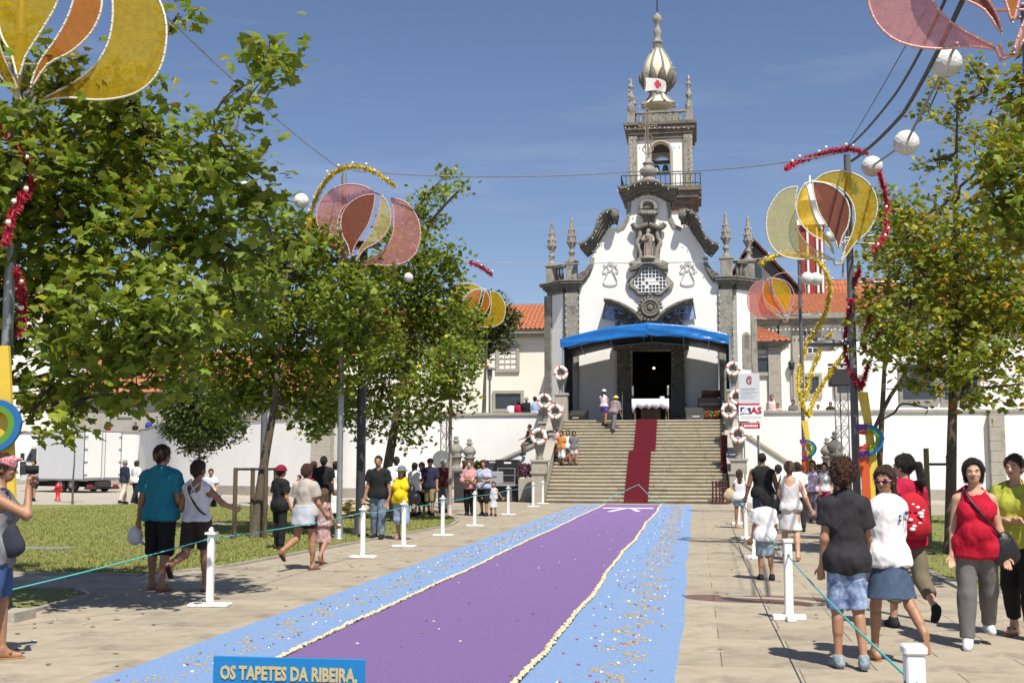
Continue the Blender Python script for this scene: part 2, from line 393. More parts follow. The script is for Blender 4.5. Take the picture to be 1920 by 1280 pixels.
def scatter(nm, m, items, tints=None):           # items: (x,y,z,rx,ry,rz,rot)
    base = MB(); base.sphere((0, 0, 0), 1, 6, 4); bv = np.array(base.v)
    tri = []
    for f in base.f:
        tri.append(f[:3]);
        if len(f) == 4: tri.append([f[0], f[2], f[3]])
    tri = np.array(tri); V = []; F = []; T = []
    for i, (x, y, z, rx, ry, rz, rot) in enumerate(items):
        c, s = math.cos(rot), math.sin(rot); q = bv*np.array([rx, ry, rz]); q = np.stack([q[:, 0]*c-q[:, 1]*s, q[:, 0]*s+q[:, 1]*c, q[:, 2]], 1)+np.array([x, y, z])
        V.append(q); F.append(tri+i*len(bv)); T.append(np.tile(tints[i] if tints else (1, 1, 1), (len(bv), 1)))
    o = npmesh(nm, np.concatenate(V), np.concatenate(F), [m], cp, tint=np.concatenate(T)); o['kind'] = 'stuff'; return o
def along(e, y):
    t = (y-Y0)/(Y1-Y0)*(len(e)-1); i = int(min(max(t, 0), len(e)-2)); return e[i][0]+(e[i+1][0]-e[i][0])*(t-i)
for e, sd in ((e1, 5), (e2, 6)):
    r = random.Random(sd); it = []; y = 4.0
    while y < Y1:
        for k in range(2): it.append((along(e, y)+r.uniform(-.02, .02), y+r.uniform(-.02, .02), .03+r.uniform(0, .012), r.uniform(.011, .02), r.uniform(.022, .038), r.uniform(.010, .016), r.uniform(-.6, .6)))
        y += .05
    scatter('pod_border', cream_m, it)
shell_m = mat('shell_bits', (.8, .8, .8), .35, attr=True, spec=.6)
it = []; ti = []; r = random.Random(9)
cols = [(.45, .03, .08), (.9, .9, .88), (.08, .30, .18), (.30, .08, .05), (.9, .88, .8), (.35, .05, .12)]
for k in range(900):
    y = 3+r.random()*41.4; s = r.choice((0, 1)); a, b = (eL, e1) if s == 0 else (e2, eR)
    xa, xb = along(a, y)+.1, along(b, y)-.1; x = xa+(xb-xa)*(.5+.5*r.uniform(-1, 1)*abs(r.uniform(-1, 1))**.25)
    it.append((x, y, .02, r.uniform(.007, .020), r.uniform(.007, .020), r.uniform(.006, .013), r.uniform(0, 3))); ti.append(r.choice(cols))
for k in range(70):
    y = 3.5+r.random()*40; x = r.uniform(-3.3, -1.4); it.append((x, y, .026, .02, .014, .006, r.uniform(0, 3))); ti.append(r.choice([(.35, .12, .05), (.15, .06, .05), (.85, .8, .75)]))
scatter('shell_bits', shell_m, it, ti)
gold_m = mat('golden_grain', (.52, .36, .10), .9, 30, .3, attr=True)
it = []; ti = []
for s, (a, b) in ((0, (eL, e1)), (1, (e2, eR))):
    y = 3.0
    while y < 44.2:
        xa, xb = along(a, y), along(b, y); cx = (xa+xb)/2+(.10 if s else -.02); ph = (y % 1.1)/1.1
        zx = cx+.17*(abs(ph*2-1)*2-1)
        if r.random() < (.85 if s else .5): it.append((zx+r.gauss(0, .03), y+r.gauss(0, .03), .018, r.uniform(.008, .034), r.uniform(.006, .02), .004, r.uniform(0, 3))); ti.append((1, 1, 1))
        if r.random() < .3: it.append((cx+r.gauss(0, .2), y, .018, r.uniform(.01, .03), r.uniform(.008, .015), .005, r.uniform(0, 3))); ti.append((1.1, 1.1, 1.2))
        y += .022
scatter('golden_zigzag', gold_m, it, ti)
mo = MB()
mo.box((-2.35, 41.2, .026), (1.75, .55, .012)); mo.box((-2.62, 39.6, .026), (.16, 2.7, .012), -.12); mo.box((-2.05, 39.8, .026), (.16, 2.4, .012), .14)
mo.build('white_motif', mat('white_sawdust', (.75, .73, .72), .95, 20, .1, bump=.5), cp)

# ------------------------------------------------------------------ staircase
SX0, SX1, SY0, SY1, SZ = -5.93, 1.24, 46.6, 53.7, 3.5
N = 24; st = thing('stone_staircase', 'wide stone staircase climbing to the church platform', 'staircase', (-2.34, SY0, 0))
rise, run = SZ/N, (SY1-SY0)/N
step_m = mat('step_stone', (.48, .43, .325), .85, 7, .3, (.38, .34, .26), bump=.4, bscale=40, objrand=.08, nstretch=(.5, 1, 1), stain=((.2, .175, .13), 1.8, .54, .6))
r = random.Random(3)
for i in range(N):
    m = MB(); y = SY0+i*run; z = (i+1)*rise
    xs = [SX0]+[SX0+(SX1-SX0)*(k+r.uniform(.3, .7))/4 for k in range(4)]+[SX1]
    for a, b in zip(xs[:-1], xs[1:]):
        dz = r.uniform(-.004, .004)
        m.box(((a+b)/2, y+.24, z-.03+dz), (b-a-.008, .54, .06)); m.box(((a+b)/2, y+.28, z-rise/2-.03), (b-a-.004, .5, rise-.06))
    m.build('step', step_m, st, bevel=.008)
for sx, nm in ((SX0-.28, 'side_wall'), (SX1+.28, 'side_wall')):
    m = MB(); pr = [(SY0-.2, 0), (SY0-.2, 1.15), (SY0+.6, 1.15), (SY1+.3, SZ+.75), (SY1+.3, 0)]
    v = [(sx-.24, a, b) for a, b in pr]+[(sx+.24, a, b) for a, b in pr]; n = 5
    m.add(v, [(0, 1, 2, 3, 4), (9, 8, 7, 6, 5)]+[(i, i+5, (i+1) % 5+5, (i+1) % 5) for i in range(5)])
    w = m.build(nm, granite_pale, st)
    c = MB(); a = Vector((sx, SY0+.55, 1.2)); b = Vector((sx, SY1+.3, SZ+.8)); d = b-a
    c.box((a+b)/2, (.6, d.length, .1), 0, 0, math.atan2(d.z, d.y)); c.box((sx, SY0+.15, 1.2), (.6, .8, .1)); c.build('coping', granite_pale, w)
pf = MB(); pf.box((-2.34, 56.2, 1.74), (9.4, 5.0, 3.48)); pf.build('platform', granite_pale, st)
red_m = mat('red_carpet', (.155, .007, .02), .95, 40, .25, bump=.5, bscale=150)
def runner(i0, i1, xa, xb, label, nm='red_carpet_runner'):
    m = MB(); pts = []
    for i in range(i0, i1):
        y = SY0+i*run-.05; z0 = i*rise; z1 = (i+1)*rise
        if i == 0: z0 += .02
        pts += [(y, z0+.02), (y, z1+.025)]
    pts.append((SY0+i1*run-.05+(.0 if i1 < N else 1.5), i1*rise+.025))
    vs = [(xa, a, b) for a, b in pts]+[(xb, a, b) for a, b in pts]; n = len(pts)
    m.add(vs, [(i, i+1, n+i+1, n+i) if False else (i, n+i, n+i+1, i+1) for i in range(n-1)])
    o = m.build(nm, red_m, None, label, 'carpet', 'red carpet runners on the stairs'); sd = o.modifiers.new('thick', 'SOLIDIFY'); sd.thickness = .012; sd.offset = 1
xA, xB = -2.82, -1.88
runner(0, 14, xA, xB, 'lower red carpet runner on the bottom half of the stone stairs')
runner(14, N, -2.63, -1.70, 'upper red carpet runner shifted right, reaching the altar platform')

# ------------------------------------------------------------------ terrace, retaining walls
TW = [P(2300, 765, 54), P(1440, 765, 54), P(1395, 790, 54)]
ter = MB()
wl = thing('retaining_wall', 'long white plastered retaining wall curving away left of the staircase', 'wall', (-20, 53, 0))
path = [(-6.2, 53.0), (-15.7, 53.0), (-27.6, 60.8), (-37.1, 75.6), (-41.5, 79.2), (-64, 80.0)]
pp = [Vector((a, b, 0)) for a, b in path]
sm = [pp[0], pp[1]]
for i in range(1, len(pp)-1):
    pass
cur = arcpts(pp[1:], 14); allp = [pp[0]]+[pp[0]+(pp[1]-pp[0])*k/6 for k in range(1, 6)]+cur
edge_t = []
for i, p in enumerate(allp):
    d = (allp[min(i+1, len(allp)-1)]-allp[max(i-1, 0)]).normalized(); edge_t.append((p.x+d.y*.1, p.y-d.x*.1))
ter.slab([(-6.3, 110)]+edge_t+[(-64, 110)], -.03, 2.9)
ter.slab([(1.6, 54.1), (60, 54.1), (60, 110), (1.6, 110)], -.03, 2.9)
ter.build('terrace', mat('terrace_paving', (.42, .39, .33), .9, 2, .2), kind='structure', origin=(0, 0, 0))
def wallmesh(pts, z0, z1, th, m):
    n = len(pts); ring = []
    for i, p in enumerate(pts):
        d = (pts[min(i+1, n-1)]-pts[max(i-1, 0)]).normalized(); q = Vector((-d.y, d.x, 0))*th/2
        ring.append((p+q, p-q))
    f = [v for a, b in ring for v in ((a.x, a.y, z0), (a.x, a.y, z1))]; k = [v for a, b in ring for v in ((b.x, b.y, z0), (b.x, b.y, z1))]
    m.add(f, [(2*i, 2*i+2, 2*i+3, 2*i+1) for i in range(n-1)], 0, n > 3); m.add(k, [(2*i, 2*i+1, 2*i+3, 2*i+2) for i in range(n-1)], 0, n > 3)
    t = [v for a, b in ring for v in ((a.x, a.y, z1), (b.x, b.y, z1))]; m.add(t, [(2*i, 2*i+1, 2*i+3, 2*i+2) for i in range(n-1)])
    for e in (0, n-1): a, b = ring[e]; m.add([(a.x, a.y, z0), (b.x, b.y, z0), (b.x, b.y, z1), (a.x, a.y, z1)], [(0, 1, 2, 3)])
m = MB(); wallmesh(allp, .42, 3.72, .5, m); m.build('wall_face', plaster, wl)
m = MB(); wallmesh(allp, -.03, .42, .58, m); m.build('plinth', granite_pale, wl)
m = MB(); wallmesh(allp, 3.72, 3.84, .66, m); m.build('coping', granite_pale, wl)
def pier(parent, px, Y, w):
    x = P(px, 860, Y).x; m = MB(); r = random.Random(px); z = 0
    k = 0
    while z < 3.7:
        h = r.uniform(.4, .62); h = min(h, 3.72-z)
        b = MB(); b.box((x, Y-.08, z+h/2), (w*r.uniform(.97, 1.03), .62, h-.012)); b.build('stone', granite_pale, parent, bevel=.01); z += h
pier(wl, 605, 52.7, .95)
wr = thing('retaining_wall', 'white plastered retaining wall right of the staircase with granite piers', 'wall', (15, 54, 0))
m = MB(); wallmesh([Vector((1.7, 54, 0)), Vector((45, 54, 0))], .42, 3.78, .5, m); m.build('wall_face', plaster, wr)
m = MB(); wallmesh([Vector((1.7, 54, 0)), Vector((45, 54, 0))], -.03, .42, .58, m); m.build('plinth', granite_pale, wr)
m = MB(); wallmesh([Vector((1.7, 54, 0)), Vector((45, 54, 0))], 3.78, 3.9, .66, m); m.build('coping', granite_pale, wr)
pier(wr, 1868, 53.8, .62)
# sloping side-stair parapets
def sloped(pa, pb, Y, label):
    a, b = P(*pa, Y), P(*pb, Y); t = thing('sloping_parapet', label, 'parapet', ((a.x+b.x)/2, Y, 0))
    m = MB(); m.prism([(a.x, -.03), (a.x, a.z-.12), (b.x, b.z-.12), (b.x, -.03)], Y, Y+.4); m.build('wall_face', plaster, t)
    d = b-a; c = MB(); c.box((a+b)/2+Vector((0, .2, -.05)), (d.length+.2, .56, .14), 0, 0, 0, -math.atan2(d.z, d.x)); c.build('coping', granite_pale, t, bevel=.02)
sloped((1004, 830), (915, 872), 49.5, 'sloping white parapet with stone coping descending left of the stairs')
sloped((1392, 808), (1475, 862), 49.5, 'sloping white parapet with stone coping descending right of the stairs')

# ------------------------------------------------------------------ urns, pedestals, life rings
ring_white = mat('ring_white', (.80, .78, .74), .5, 10, .08); ring_red = mat('ring_red', (.55, .05, .04), .5)
def urn_set(px, cy, Y, z0, w=.5, where=''):
    c = P(px, cy, Y); top = c.z-.92
    t = thing('stone_pedestal', 'granite pedestal carrying a carved urn, '+where, 'pedestal', (c.x, Y, z0), group='urn pedestals beside the stairs')
    if top > z0+.1:
        m = MB(); m.box((c.x, Y, (z0+top)/2), (w, .5, top-z0)); m.box((c.x, Y, top-.05), (w+.1, .6, .1)); m.build('shaft', granite_pale, t, bevel=.015)
    u = MB(); u.lathe([(.14, 0), (.16, .05), (.10, .10), (.12, .16), (.2, .45), (.25, .66), (.26, .72), (.29, .76), (.29, .82), (.2, .86), (.16, .95), (.22, 1.02), (.18, 1.12), (.07, 1.2), (.05, 1.24)], (c.x, Y, top), 12)
    u.build('urn', granite, t)
    rg = thing('life_ring', 'life ring on the urn '+where, 'life ring', (c.x, Y-.3, c.z-.33), group='life rings hung on the urns')
    tilt = random.uniform(-.4, .4)
    for k in range(8):
        a0 = tilt+k*math.pi/4; red = k % 2
        hw_ = .13; a0, a1 = (tilt+(k//2)*math.pi/2-hw_, tilt+(k//2)*math.pi/2+hw_) if red else (tilt+(k//2)*math.pi/2+hw_, tilt+(k//2)*math.pi/2+math.pi/2-hw_)
        pts = [Vector((c.x+math.cos(a0+(a1-a0)*i/6)*.26, Y-.3, c.z+math.sin(a0+(a1-a0)*i/6)*.26)) for i in range(7)]
        s = MB(); s.tube(pts, .082 if red else .078, 10, 0, True); s.build('red_band' if red else 'float', ring_red if red else ring_white, rg)
for a in ((1012, 818, 46.9, 1.15, .62, 'at the foot of the stairs on the left'), (1042, 772, 50.3, 2.0, .5, 'halfway up the left side of the stairs'),
          (1022, 752, 52.2, .0, .5, 'on the terrace corner left of the stairs'), (1053, 700, 53.8, 3.4, .56, 'under the left canopy post'),
          (1384, 815, 46.9, 1.15, .62, 'at the foot of the stairs on the right'), (1381, 745, 52.2, 2.5, .5, 'beside the tall grey signboard'),
          (1366, 770, 51.0, 2.4, .5, 'half hidden behind the right stair urns'), (1374, 692, 53.8, 3.4, .56, 'under the right canopy post')): urn_set(*a)
# garden finials
def finial(px, ytop, ybot, Y, label, m):
    a, b = P(px, ytop, Y), P(px, ybot, Y); h = a.z-b.z; t = thing('stone_finial', label, 'finial', (b.x, Y, 0), group='stone finials in front of the white wall')
    p = MB(); p.lathe([(.46, 0), (.46, .18), (.34, .26), (.34, b.z-.1), (.42, b.z-.06), (.42, b.z)], (b.x, Y, 0), 4, square=False); p.build('base', granite_pale, t)
    f = MB(); f.lathe([(x*h, z*h) for x, z in ((.16, 0), (.18, .05), (.12, .09), (.13, .16), (.16, .34), (.2, .37), (.2, .40), (.13, .43), (.2, .52), (.22, .58), (.17, .68), (.08, .77), (.06, .80), (.12, .83), (.10, .86), (.05, .89), (.08, .93), (.07, .97), (.02, 1))], (b.x, Y, b.z), 14); f.build('finial_body', m, t)
finial(880, 822, 880, 50.5, 'stone finial on a pedestal behind the loudspeakers, right one of the left pair', granite)
finial(855, 817, 880, 50.5, 'stone finial beside the steel truss, left one of the left pair', granite)
finial(1552, 820, 880, 50.5, 'pale sunlit stone finial before the right white wall', granite)
finial(1567, 808, 880, 48.5, 'dark stone finial just right of the pale one', granite_dark)
# ------------------------------------------------------------------ church
FY = 58.5
def fz(px, py, Y=FY): v = P(px, py, Y); return (v.x, v.z)
def fp(pts, Y=FY): return [fz(a, b, Y) for a, b in pts]
def z2(pts): return [(1000+a*.29685, 320+b*.29685) for a, b in pts]       # from an enlarged view of the facade
def mir(pts, cx=1216.8): return [(2*cx-a, b) for a, b in pts]
ch = thing('baroque_church', 'white baroque church with granite trim, curved gable and octagonal front above the stairs', 'church', (-2.3, FY, 3.5))
gable = z2([(290, 1620), (290, 715), (312, 685), (352, 640), (375, 590), (374, 545), (382, 503), (408, 464), (441, 419), (464, 383), (478, 356), (503, 360), (530, 367), (570, 350), (598, 300), (606, 230), (612, 190), (660, 165), (730, 148)])
gable = [(1086, 800)]+gable[1:]
right = mir(gable)[::-1]
door = [(1258.5, 800), (1258.5, 656), (1184.5, 656), (1184.5, 800)]
m = MB(); m.prism(fp(gable+right+door), FY, FY+.8); m.build('front_wall', plaster, ch)
# chamfered side walls and nave
def chamfer(xa, ya, xb, yb, z0, z1, nm, mt, th=.4):
    a, b = Vector((xa, ya, 0)), Vector((xb, yb, 0)); d = b-a; m = MB(); m.box(((a+b).x/2, (a+b).y/2, (z0+z1)/2), (d.length, th, z1-z0), math.atan2(d.y, d.x)); return m.build(nm, mt, ch)
XL, XR = P(1062, 700, FY).x, P(1377, 700, FY).x
zc = P(1220, 545, FY).z
cl = chamfer(XL-0.90, FY+1.20, XL-.05, FY+.35, 3.4, zc, 'side_wall', plaster)
cr = chamfer(XR+.05, FY+.35, XR+0.90, FY+1.20, 3.4, zc, 'side_wall', plaster)
m = MB(); m.box(((XL+XR)/2, 69, 7.0), (XR-XL+2.3, 17, 7.0)); m.build('nave', plaster, ch)
rf = MB(); x0, x1 = XL-1.2, XR+1.2
rf.add([(x0, 60.5, 10.5), (x1, 60.5, 10.5), (x1, 77.5, 10.5), (x0, 77.5, 10.5), (-2.3, 65, 11.2), (-2.3, 75, 11.2)], [(0, 1, 4), (1, 2, 5, 4), (2, 3, 5), (3, 0, 4, 5)]); rf.build('roof', tile, ch)
def pil(xc, yc, w, d, z0, z1, rz=0, blocks=9):
    r = random.Random(int(xc*100)); t = MB(); t.box((xc, yc, (z0+z1)/2), (w-.02, d-.02, z1-z0), rz); o = t.build('pilaster', granite, ch); z = z0
    h = (z1-z0)/blocks
    for i in range(blocks):
        s = MB(); s.box((xc, yc, z+h/2), (w, d, h-.02), rz); s.build('stone', granite, o, bevel=.012); z += h
    return o
for px0, px1 in ((1061, 1085.5), (1349, 1376)):
    a, b = P(px0, 700, FY).x, P(px1, 700, FY).x; pil((a+b)/2, FY+.12, b-a, .5, 3.4, zc)
pil(XL-.88, FY+1.15, .55, .55, 3.4, zc, R(45)); pil(XR+.88, FY+1.15, .42, .5, 3.4, zc, R(45))
# cornices over pilasters
def cornice(xa, ya, xb, yb, z, parent=ch, sc=1.0, nm='cornice', mt=granite_dark):
    a, b = Vector((xa, ya, 0)), Vector((xb, yb, 0)); d = b-a; rz = math.atan2(d.y, d.x); m = MB(); c = (a+b)/2
    for k, (h0, h1, pr) in enumerate(((0, .16, .10), (.16, .26, .18), (.26, .40, .26), (.40, .52, .36), (.52, .6, .4))):
        m.box((c.x, c.y, z+(h0+h1)/2*sc), (d.length+pr*2*sc, .45+pr*2*sc, (h1-h0)*sc+.004), rz)
    return m.build(nm, mt, parent, bevel=.02)
cornice(XL+.12, FY+.2, XL+.5, FY+.2, zc); cornice(XR-.5, FY+.2, XR-.12, FY+.2, zc)
cornice(XL-.8, FY+1.1, XL-.05, FY+.4, zc+.006); cornice(XR+.05, FY+.4, XR+.8, FY+1.1, zc+.006)
# balustrades on the chamfers
zb = zc+.62
for sgn, X in ((-1, XL), (1, XR)):
    bl = MB()
    a = Vector((X+sgn*.15, FY+.45, 0)); b = Vector((X+sgn*.85, FY+1.15, 0)); d = b-a; rz = math.atan2(d.y, d.x); c = (a+b)/2
    bl.box((c.x, c.y, zb+.06), (d.length, .3, .12), rz); bl.box((c.x, c.y, zb+.82), (d.length, .32, .14), rz)
    for i in range(4):
        q = a+d*((i+.5)/4); bl.lathe([(.05, .1), (.09, .25), (.06, .5), (.05, .76)], (q.x, q.y, zb), 8)
    bl.build('balustrade', granite_dark, ch)
    for q, nm in ((Vector((X-sgn*.28, FY+.2, 0)), 1), (b, 2)):
        p = MB(); p.box((q.x, q.y, zb+.45), (.56, .5, .9)); p.box((q.x, q.y, zb+.93), (.7, .64, .1)); p.build('finial_pedestal', granite, ch, bevel=.02)
        f = MB(); f.lathe([(r_*.78, z) for r_, z in ((.26, 0), (.28, .06), (.18, .16), (.13, .34), (.20, .42), (.24, .5), (.14, .58), (.13, .68), (.24, .82), (.30, 1.02), (.26, 1.3), (.18, 1.65), (.11, 1.95), (.08, 2.1), (.10, 2.16), (.03, 2.3))], (q.x, q.y, zb+.98), 10)
        for k in range(3):
            for a_ in range(8):
                t = a_*math.pi/4+k*.4; rr = (.22, .19, .13)[k]; f.sphere((q.x+math.cos(t)*rr, q.y+math.sin(t)*rr, zb+.98+(1.0, 1.3, 1.62)[k]), .055, 6, 4, 0, (1, 1, 1.6))
        f.build('pinnacle', granite, ch)
# volutes of the gable: three stacked mouldings
vol = z2([(288, 478), (325, 463), (375, 418), (402, 352), (420, 303), (452, 272), (500, 259), (535, 264), (540, 285), (528, 330), (505, 318), (478, 345), (462, 392), (405, 466), (382, 498), (348, 536), (322, 520)])
def shrink(poly, k):
    cx = sum(p[0] for p in poly)/len(poly); cy = sum(p[1] for p in poly)/len(poly); return [(cx+(p[0]-cx)*k, cy+(p[1]-cy)*k) for p in poly]
def offs(poly, dx, dy): return [(a+dx, b+dy) for a, b in poly]
def inset(upper, lower, f): return upper+[(u[0]+(l[0]-u[0])*f, u[1]+(l[1]-u[1])*f) for u, l in zip(upper, lower)][::-1]
vu = z2([(288, 478), (330, 462), (372, 425), (395, 375), (410, 325), (432, 288), (465, 266), (505, 257), (538, 264)])
vl = z2([(335, 536), (372, 508), (405, 468), (440, 420), (462, 385), (475, 350), (492, 328), (512, 322), (528, 332)])
for f in (lambda q: q, mir):
    o = None
    for k, (t, pr) in enumerate(((1.0, .12), (.82, .34), (.6, .52), (.42, .68), (.2, .8))):
        m = MB(); m.prism(fp(f(inset(vu, vl, t))), FY-pr, FY+.6+.01*k); o2 = m.build('volute' if k == 0 else 'moulding', granite_dark, ch if k == 0 else o)
        if k == 0: o = o2
    e = MB(); tip = P(*f(z2([(520, 295)]))[0], FY); e.lathe([(.02, -.83), (.17, -.83), (.2, -.78), (.2, -.1), (.14, 0)], (0, 0, 0), 12)
    e.v = [(tip.x+x, FY+z, tip.z+y) for x, y, z in e.v]; e.build('scroll_end', granite_dark, ch)
# stone edging down the gable
def strip(pts, w, y0, y1, nm, mt, parent=ch):
    m = MB(); pts = [Vector(fz(a, b)).to_3d() for a, b in pts]
    up = []; dn = []
    for i, p in enumerate(pts):
        t = (pts[min(i+1, len(pts)-1)]-pts[max(i-1, 0)]); t.normalize(); n = Vector((-t.y, t.x, 0)); up.append((p.x+n.x*w/2, p.y+n.y*w/2)); dn.append((p.x-n.x*w/2, p.y-n.y*w/2))
    for i in range(len(pts)-1): m.prism([up[i], up[i+1], dn[i+1], dn[i]], y0, y1)
    return m.build(nm, mt, parent)
for f in (lambda q: q, mir):
    strip(f(z2([(312, 700), (345, 652), (368, 600), (374, 548)])), .22, FY-.07, FY+.5, 'edging', granite, ch)
    strip(f(z2([(528, 372), (570, 352), (596, 300), (603, 235), (608, 200)])), .2, FY-.072, FY+.5, 'edging', granite, ch)
    m = MB(); m.prism(fp(f(z2([(285, 690), (285, 655), (330, 630), (350, 600), (378, 590), (372, 620), (345, 662), (318, 692)]))), FY-.2, FY+.5); m.build('scroll', granite_dark, ch)
# crown moulding
cu = z2([(535, 122), (600, 118), (640, 97), (680, 84), (725, 79), (770, 84), (812, 98), (850, 116), (915, 120)])
cl_ = z2([(578, 222), (600, 205), (645, 178), (685, 160), (727, 152), (770, 162), (812, 180), (855, 205), (876, 218)])
o = None
for k, (t, pr) in enumerate(((1.0, .14), (.8, .34), (.55, .55), (.34, .74), (.16, .82))):
    m = MB(); m.prism(fp(inset(cu, cl_, t)), FY-pr, FY+.7+.01*k); o2 = m.build('crown_cornice' if k == 0 else 'moulding', granite_dark, ch if k == 0 else o)
    if k == 0: o = o2
b = P(1215.5, 342, FY-.1)
u = MB(); u.lathe([(.62, 0), (.55, .1), (.36, .2), (.26, .32), (.3, .4), (.42, .5), (.46, .62), (.4, .74), (.26, .84), (.22, .95), (.3, 1.0), (.27, 1.06), (.16, 1.12), (.12, 1.3)], (b.x, b.y+.2, b.z), 14); u.build('crown_urn', granite, ch)
cx = MB(); q = Vector((b.x, b.y+.2, b.z+1.2)); cx.cyl(q, q+Vector((0, 0, 2.6)), .045, .035, 6); cx.cyl(q+Vector((-.42, 0, 1.75)), q+Vector((.42, 0, 1.75)), .04, .04, 6)
for s in (-1, 1):
    cx.tube(arcpts([q+Vector((s*.05, 0, .3)), q+Vector((s*.28, 0, .55)), q+Vector((s*.1, 0, .85)), q+Vector((s*.22, 0, 1.15)), q+Vector((s*.04, 0, 1.35))], 4), .03, 5)
    cx.sphere(q+Vector((s*.42, 0, 1.75)), .08, 6, 4)
cx.sphere(q+Vector((0, 0, 2.6)), .08, 6, 4); cx.build('iron_cross', mat('rusted_iron', (.22, .17, .10), .7, 10, .4), ch)
# ---- carved ornament stack on the axis
def ornament(outline_list, nm, mt=granite):
    o = None
    for k, (poly, y0) in enumerate(outline_list):
        m = MB(); m.prism(fp(z2(poly)), FY-y0, FY+.05+.002*k); o2 = m.build(nm if o is None else 'carving', mt, ch if o is None else o, bevel=.02)
        if o is None: o = o2
    return o
coat = ornament([([(668, 262), (690, 300), (700, 330), (760, 330), (768, 300), (782, 262), (760, 245), (690, 245)], .2), ([(680, 245), (690, 215), (715, 190), (740, 190), (760, 215), (770, 245)], .28), ([(660, 275), (680, 255), (770, 255), (790, 275), (760, 292), (690, 292)], .4)], 'coat_of_arms', granite_dark)
bl = MB()
for a in range(11):
    t = math.pi*a/10; c = P(*z2([(725-46*math.cos(t), 235-46*math.sin(t))])[0], FY-.3); bl.sphere(c, .12, 6, 4)
for a in range(5):
    c = P(*z2([(690+18*a, 268)])[0], FY-.42); bl.sphere(c, .11, 6, 4)
bl.build('carved_knots', granite, coat)
nf = ornament([([(668, 585), (655, 540), (662, 490), (640, 450), (652, 405), (645, 372), (625, 335), (660, 350), (700, 345), (725, 335), (752, 345), (790, 350), (824, 325), (812, 370), (802, 405), (815, 450), (790, 490), (800, 540), (790, 585)], .14)], 'niche_frame', granite_dark)
nn = MB(); nn.prism(fp(z2([(688, 570), (688, 440), (700, 410), (728, 395), (756, 410), (768, 440), (768, 570)])), FY-.16, FY-.13); nn.build('niche_dark_plate', granite_dark, nf)
for f in (lambda q: q, lambda q: mir(q, 1216.1)):
    rl = MB(); path = [P(a, b, FY-.22) for a, b in f(z2([(640, 350), (668, 372), (672, 420), (655, 455), (672, 500), (680, 545), (662, 580)]))]; rl.tube(arcpts(path, 4), .12, 7); rl.build('scroll', granite, nf)
    r2 = MB(); path = [P(a, b, FY-.3) for a, b in f(z2([(624, 336), (650, 362), (690, 352), (725, 338)]))]; r2.tube(arcpts(path, 4), .13, 7); r2.build('pediment', granite_dark, nf)
    r3 = MB(); path = [P(a, b, FY-.25) for a, b in f(z2([(622, 575), (640, 600), (672, 590), (700, 570), (725, 560)]))]; r3.tube(arcpts(path, 4), [.2]*17 if False else .19, 8); r3.build('scroll', granite, nf)
# quatrefoil window
def lobed(k):
    base = [(590, 715), (605, 690), (640, 660), (650, 645), (665, 610), (700, 585), (738, 578), (775, 585), (812, 610), (828, 645), (840, 662), (870, 690), (888, 715), (872, 745), (845, 765), (820, 790), (790, 797), (760, 790), (738, 800), (715, 790), (688, 797), (655, 790), (635, 765), (604, 745)]
    return [(738+(a-738)*k, 700+(b-700)*k) for a, b in base]
def smooth(poly, n=3): 
    v = [Vector((a, b, 0)) for a, b in poly]; v.append(v[0]); return [(p.x, p.y) for p in arcpts(v, n)[:-1]]
wn = MB(); wn.prism(fp(z2(smooth(lobed(1.0)))), FY-.16, FY+.02); wo = wn.build('window', granite, ch)
w2 = MB(); w2.prism(fp(z2(smooth(lobed(.88)))), FY-.26, FY+.02); w2.build('window_frame', granite_pale, wo)
w3 = MB(); w3.prism(fp(z2(smooth(lobed(.74)))), FY-.275, FY+.02); w3.build('glass', glass_dark, wo)
mu = MB()
import itertools
lob = lobed(.745)
def inside(x, y, poly):
    c = False
    for i in range(len(poly)):
        (a, b), (d, e) = poly[i-1], poly[i]
        if (b > y) != (e > y) and x < (d-a)*(y-b)/(e-b)+a: c = not c
    return c
for xx in range(640, 850, 22):
    ys = [y for y in range(590, 800, 2) if inside(xx, y, lob)]
    if ys: mu.add([], []); a, b = P(*z2([(xx, ys[0])])[0], FY-.285), P(*z2([(xx, ys[-1])])[0], FY-.285); mu.box((a+b)/2, (.035, .03, abs(a.z-b.z)))
for yy in range(610, 790, 22):
    xs = [x for x in range(600, 890, 2) if inside(x, yy, lob)]
    if xs: a, b = P(*z2([(xs[0], yy)])[0], FY-.287), P(*z2([(xs[-1], yy)])[0], FY-.287); mu.box((a+b)/2, (abs(a.x-b.x), .03, .035))
mu.build('muntins', white_paint, wo)
pn = MB()
for (c, r_) in ((4, 3), (4, 4), (5, 3), (3, 3), (2, 4), (6, 4), (5, 4), (0, 5), (3, 5)):
    a = P(*z2([(640+c*22+11, 610+r_*22+11)])[0], FY-.28); pn.box(a, (.125, .008, .125))
pn.build('white_panes', white_paint, wo)
hd = ornament([([(612, 640), (612, 615), (650, 605), (690, 585), (735, 578), (780, 585), (815, 605), (852, 612), (852, 636), (812, 630), (780, 607), (735, 598), (692, 607), (655, 632)], .5)], 'window_hood', granite_dark)
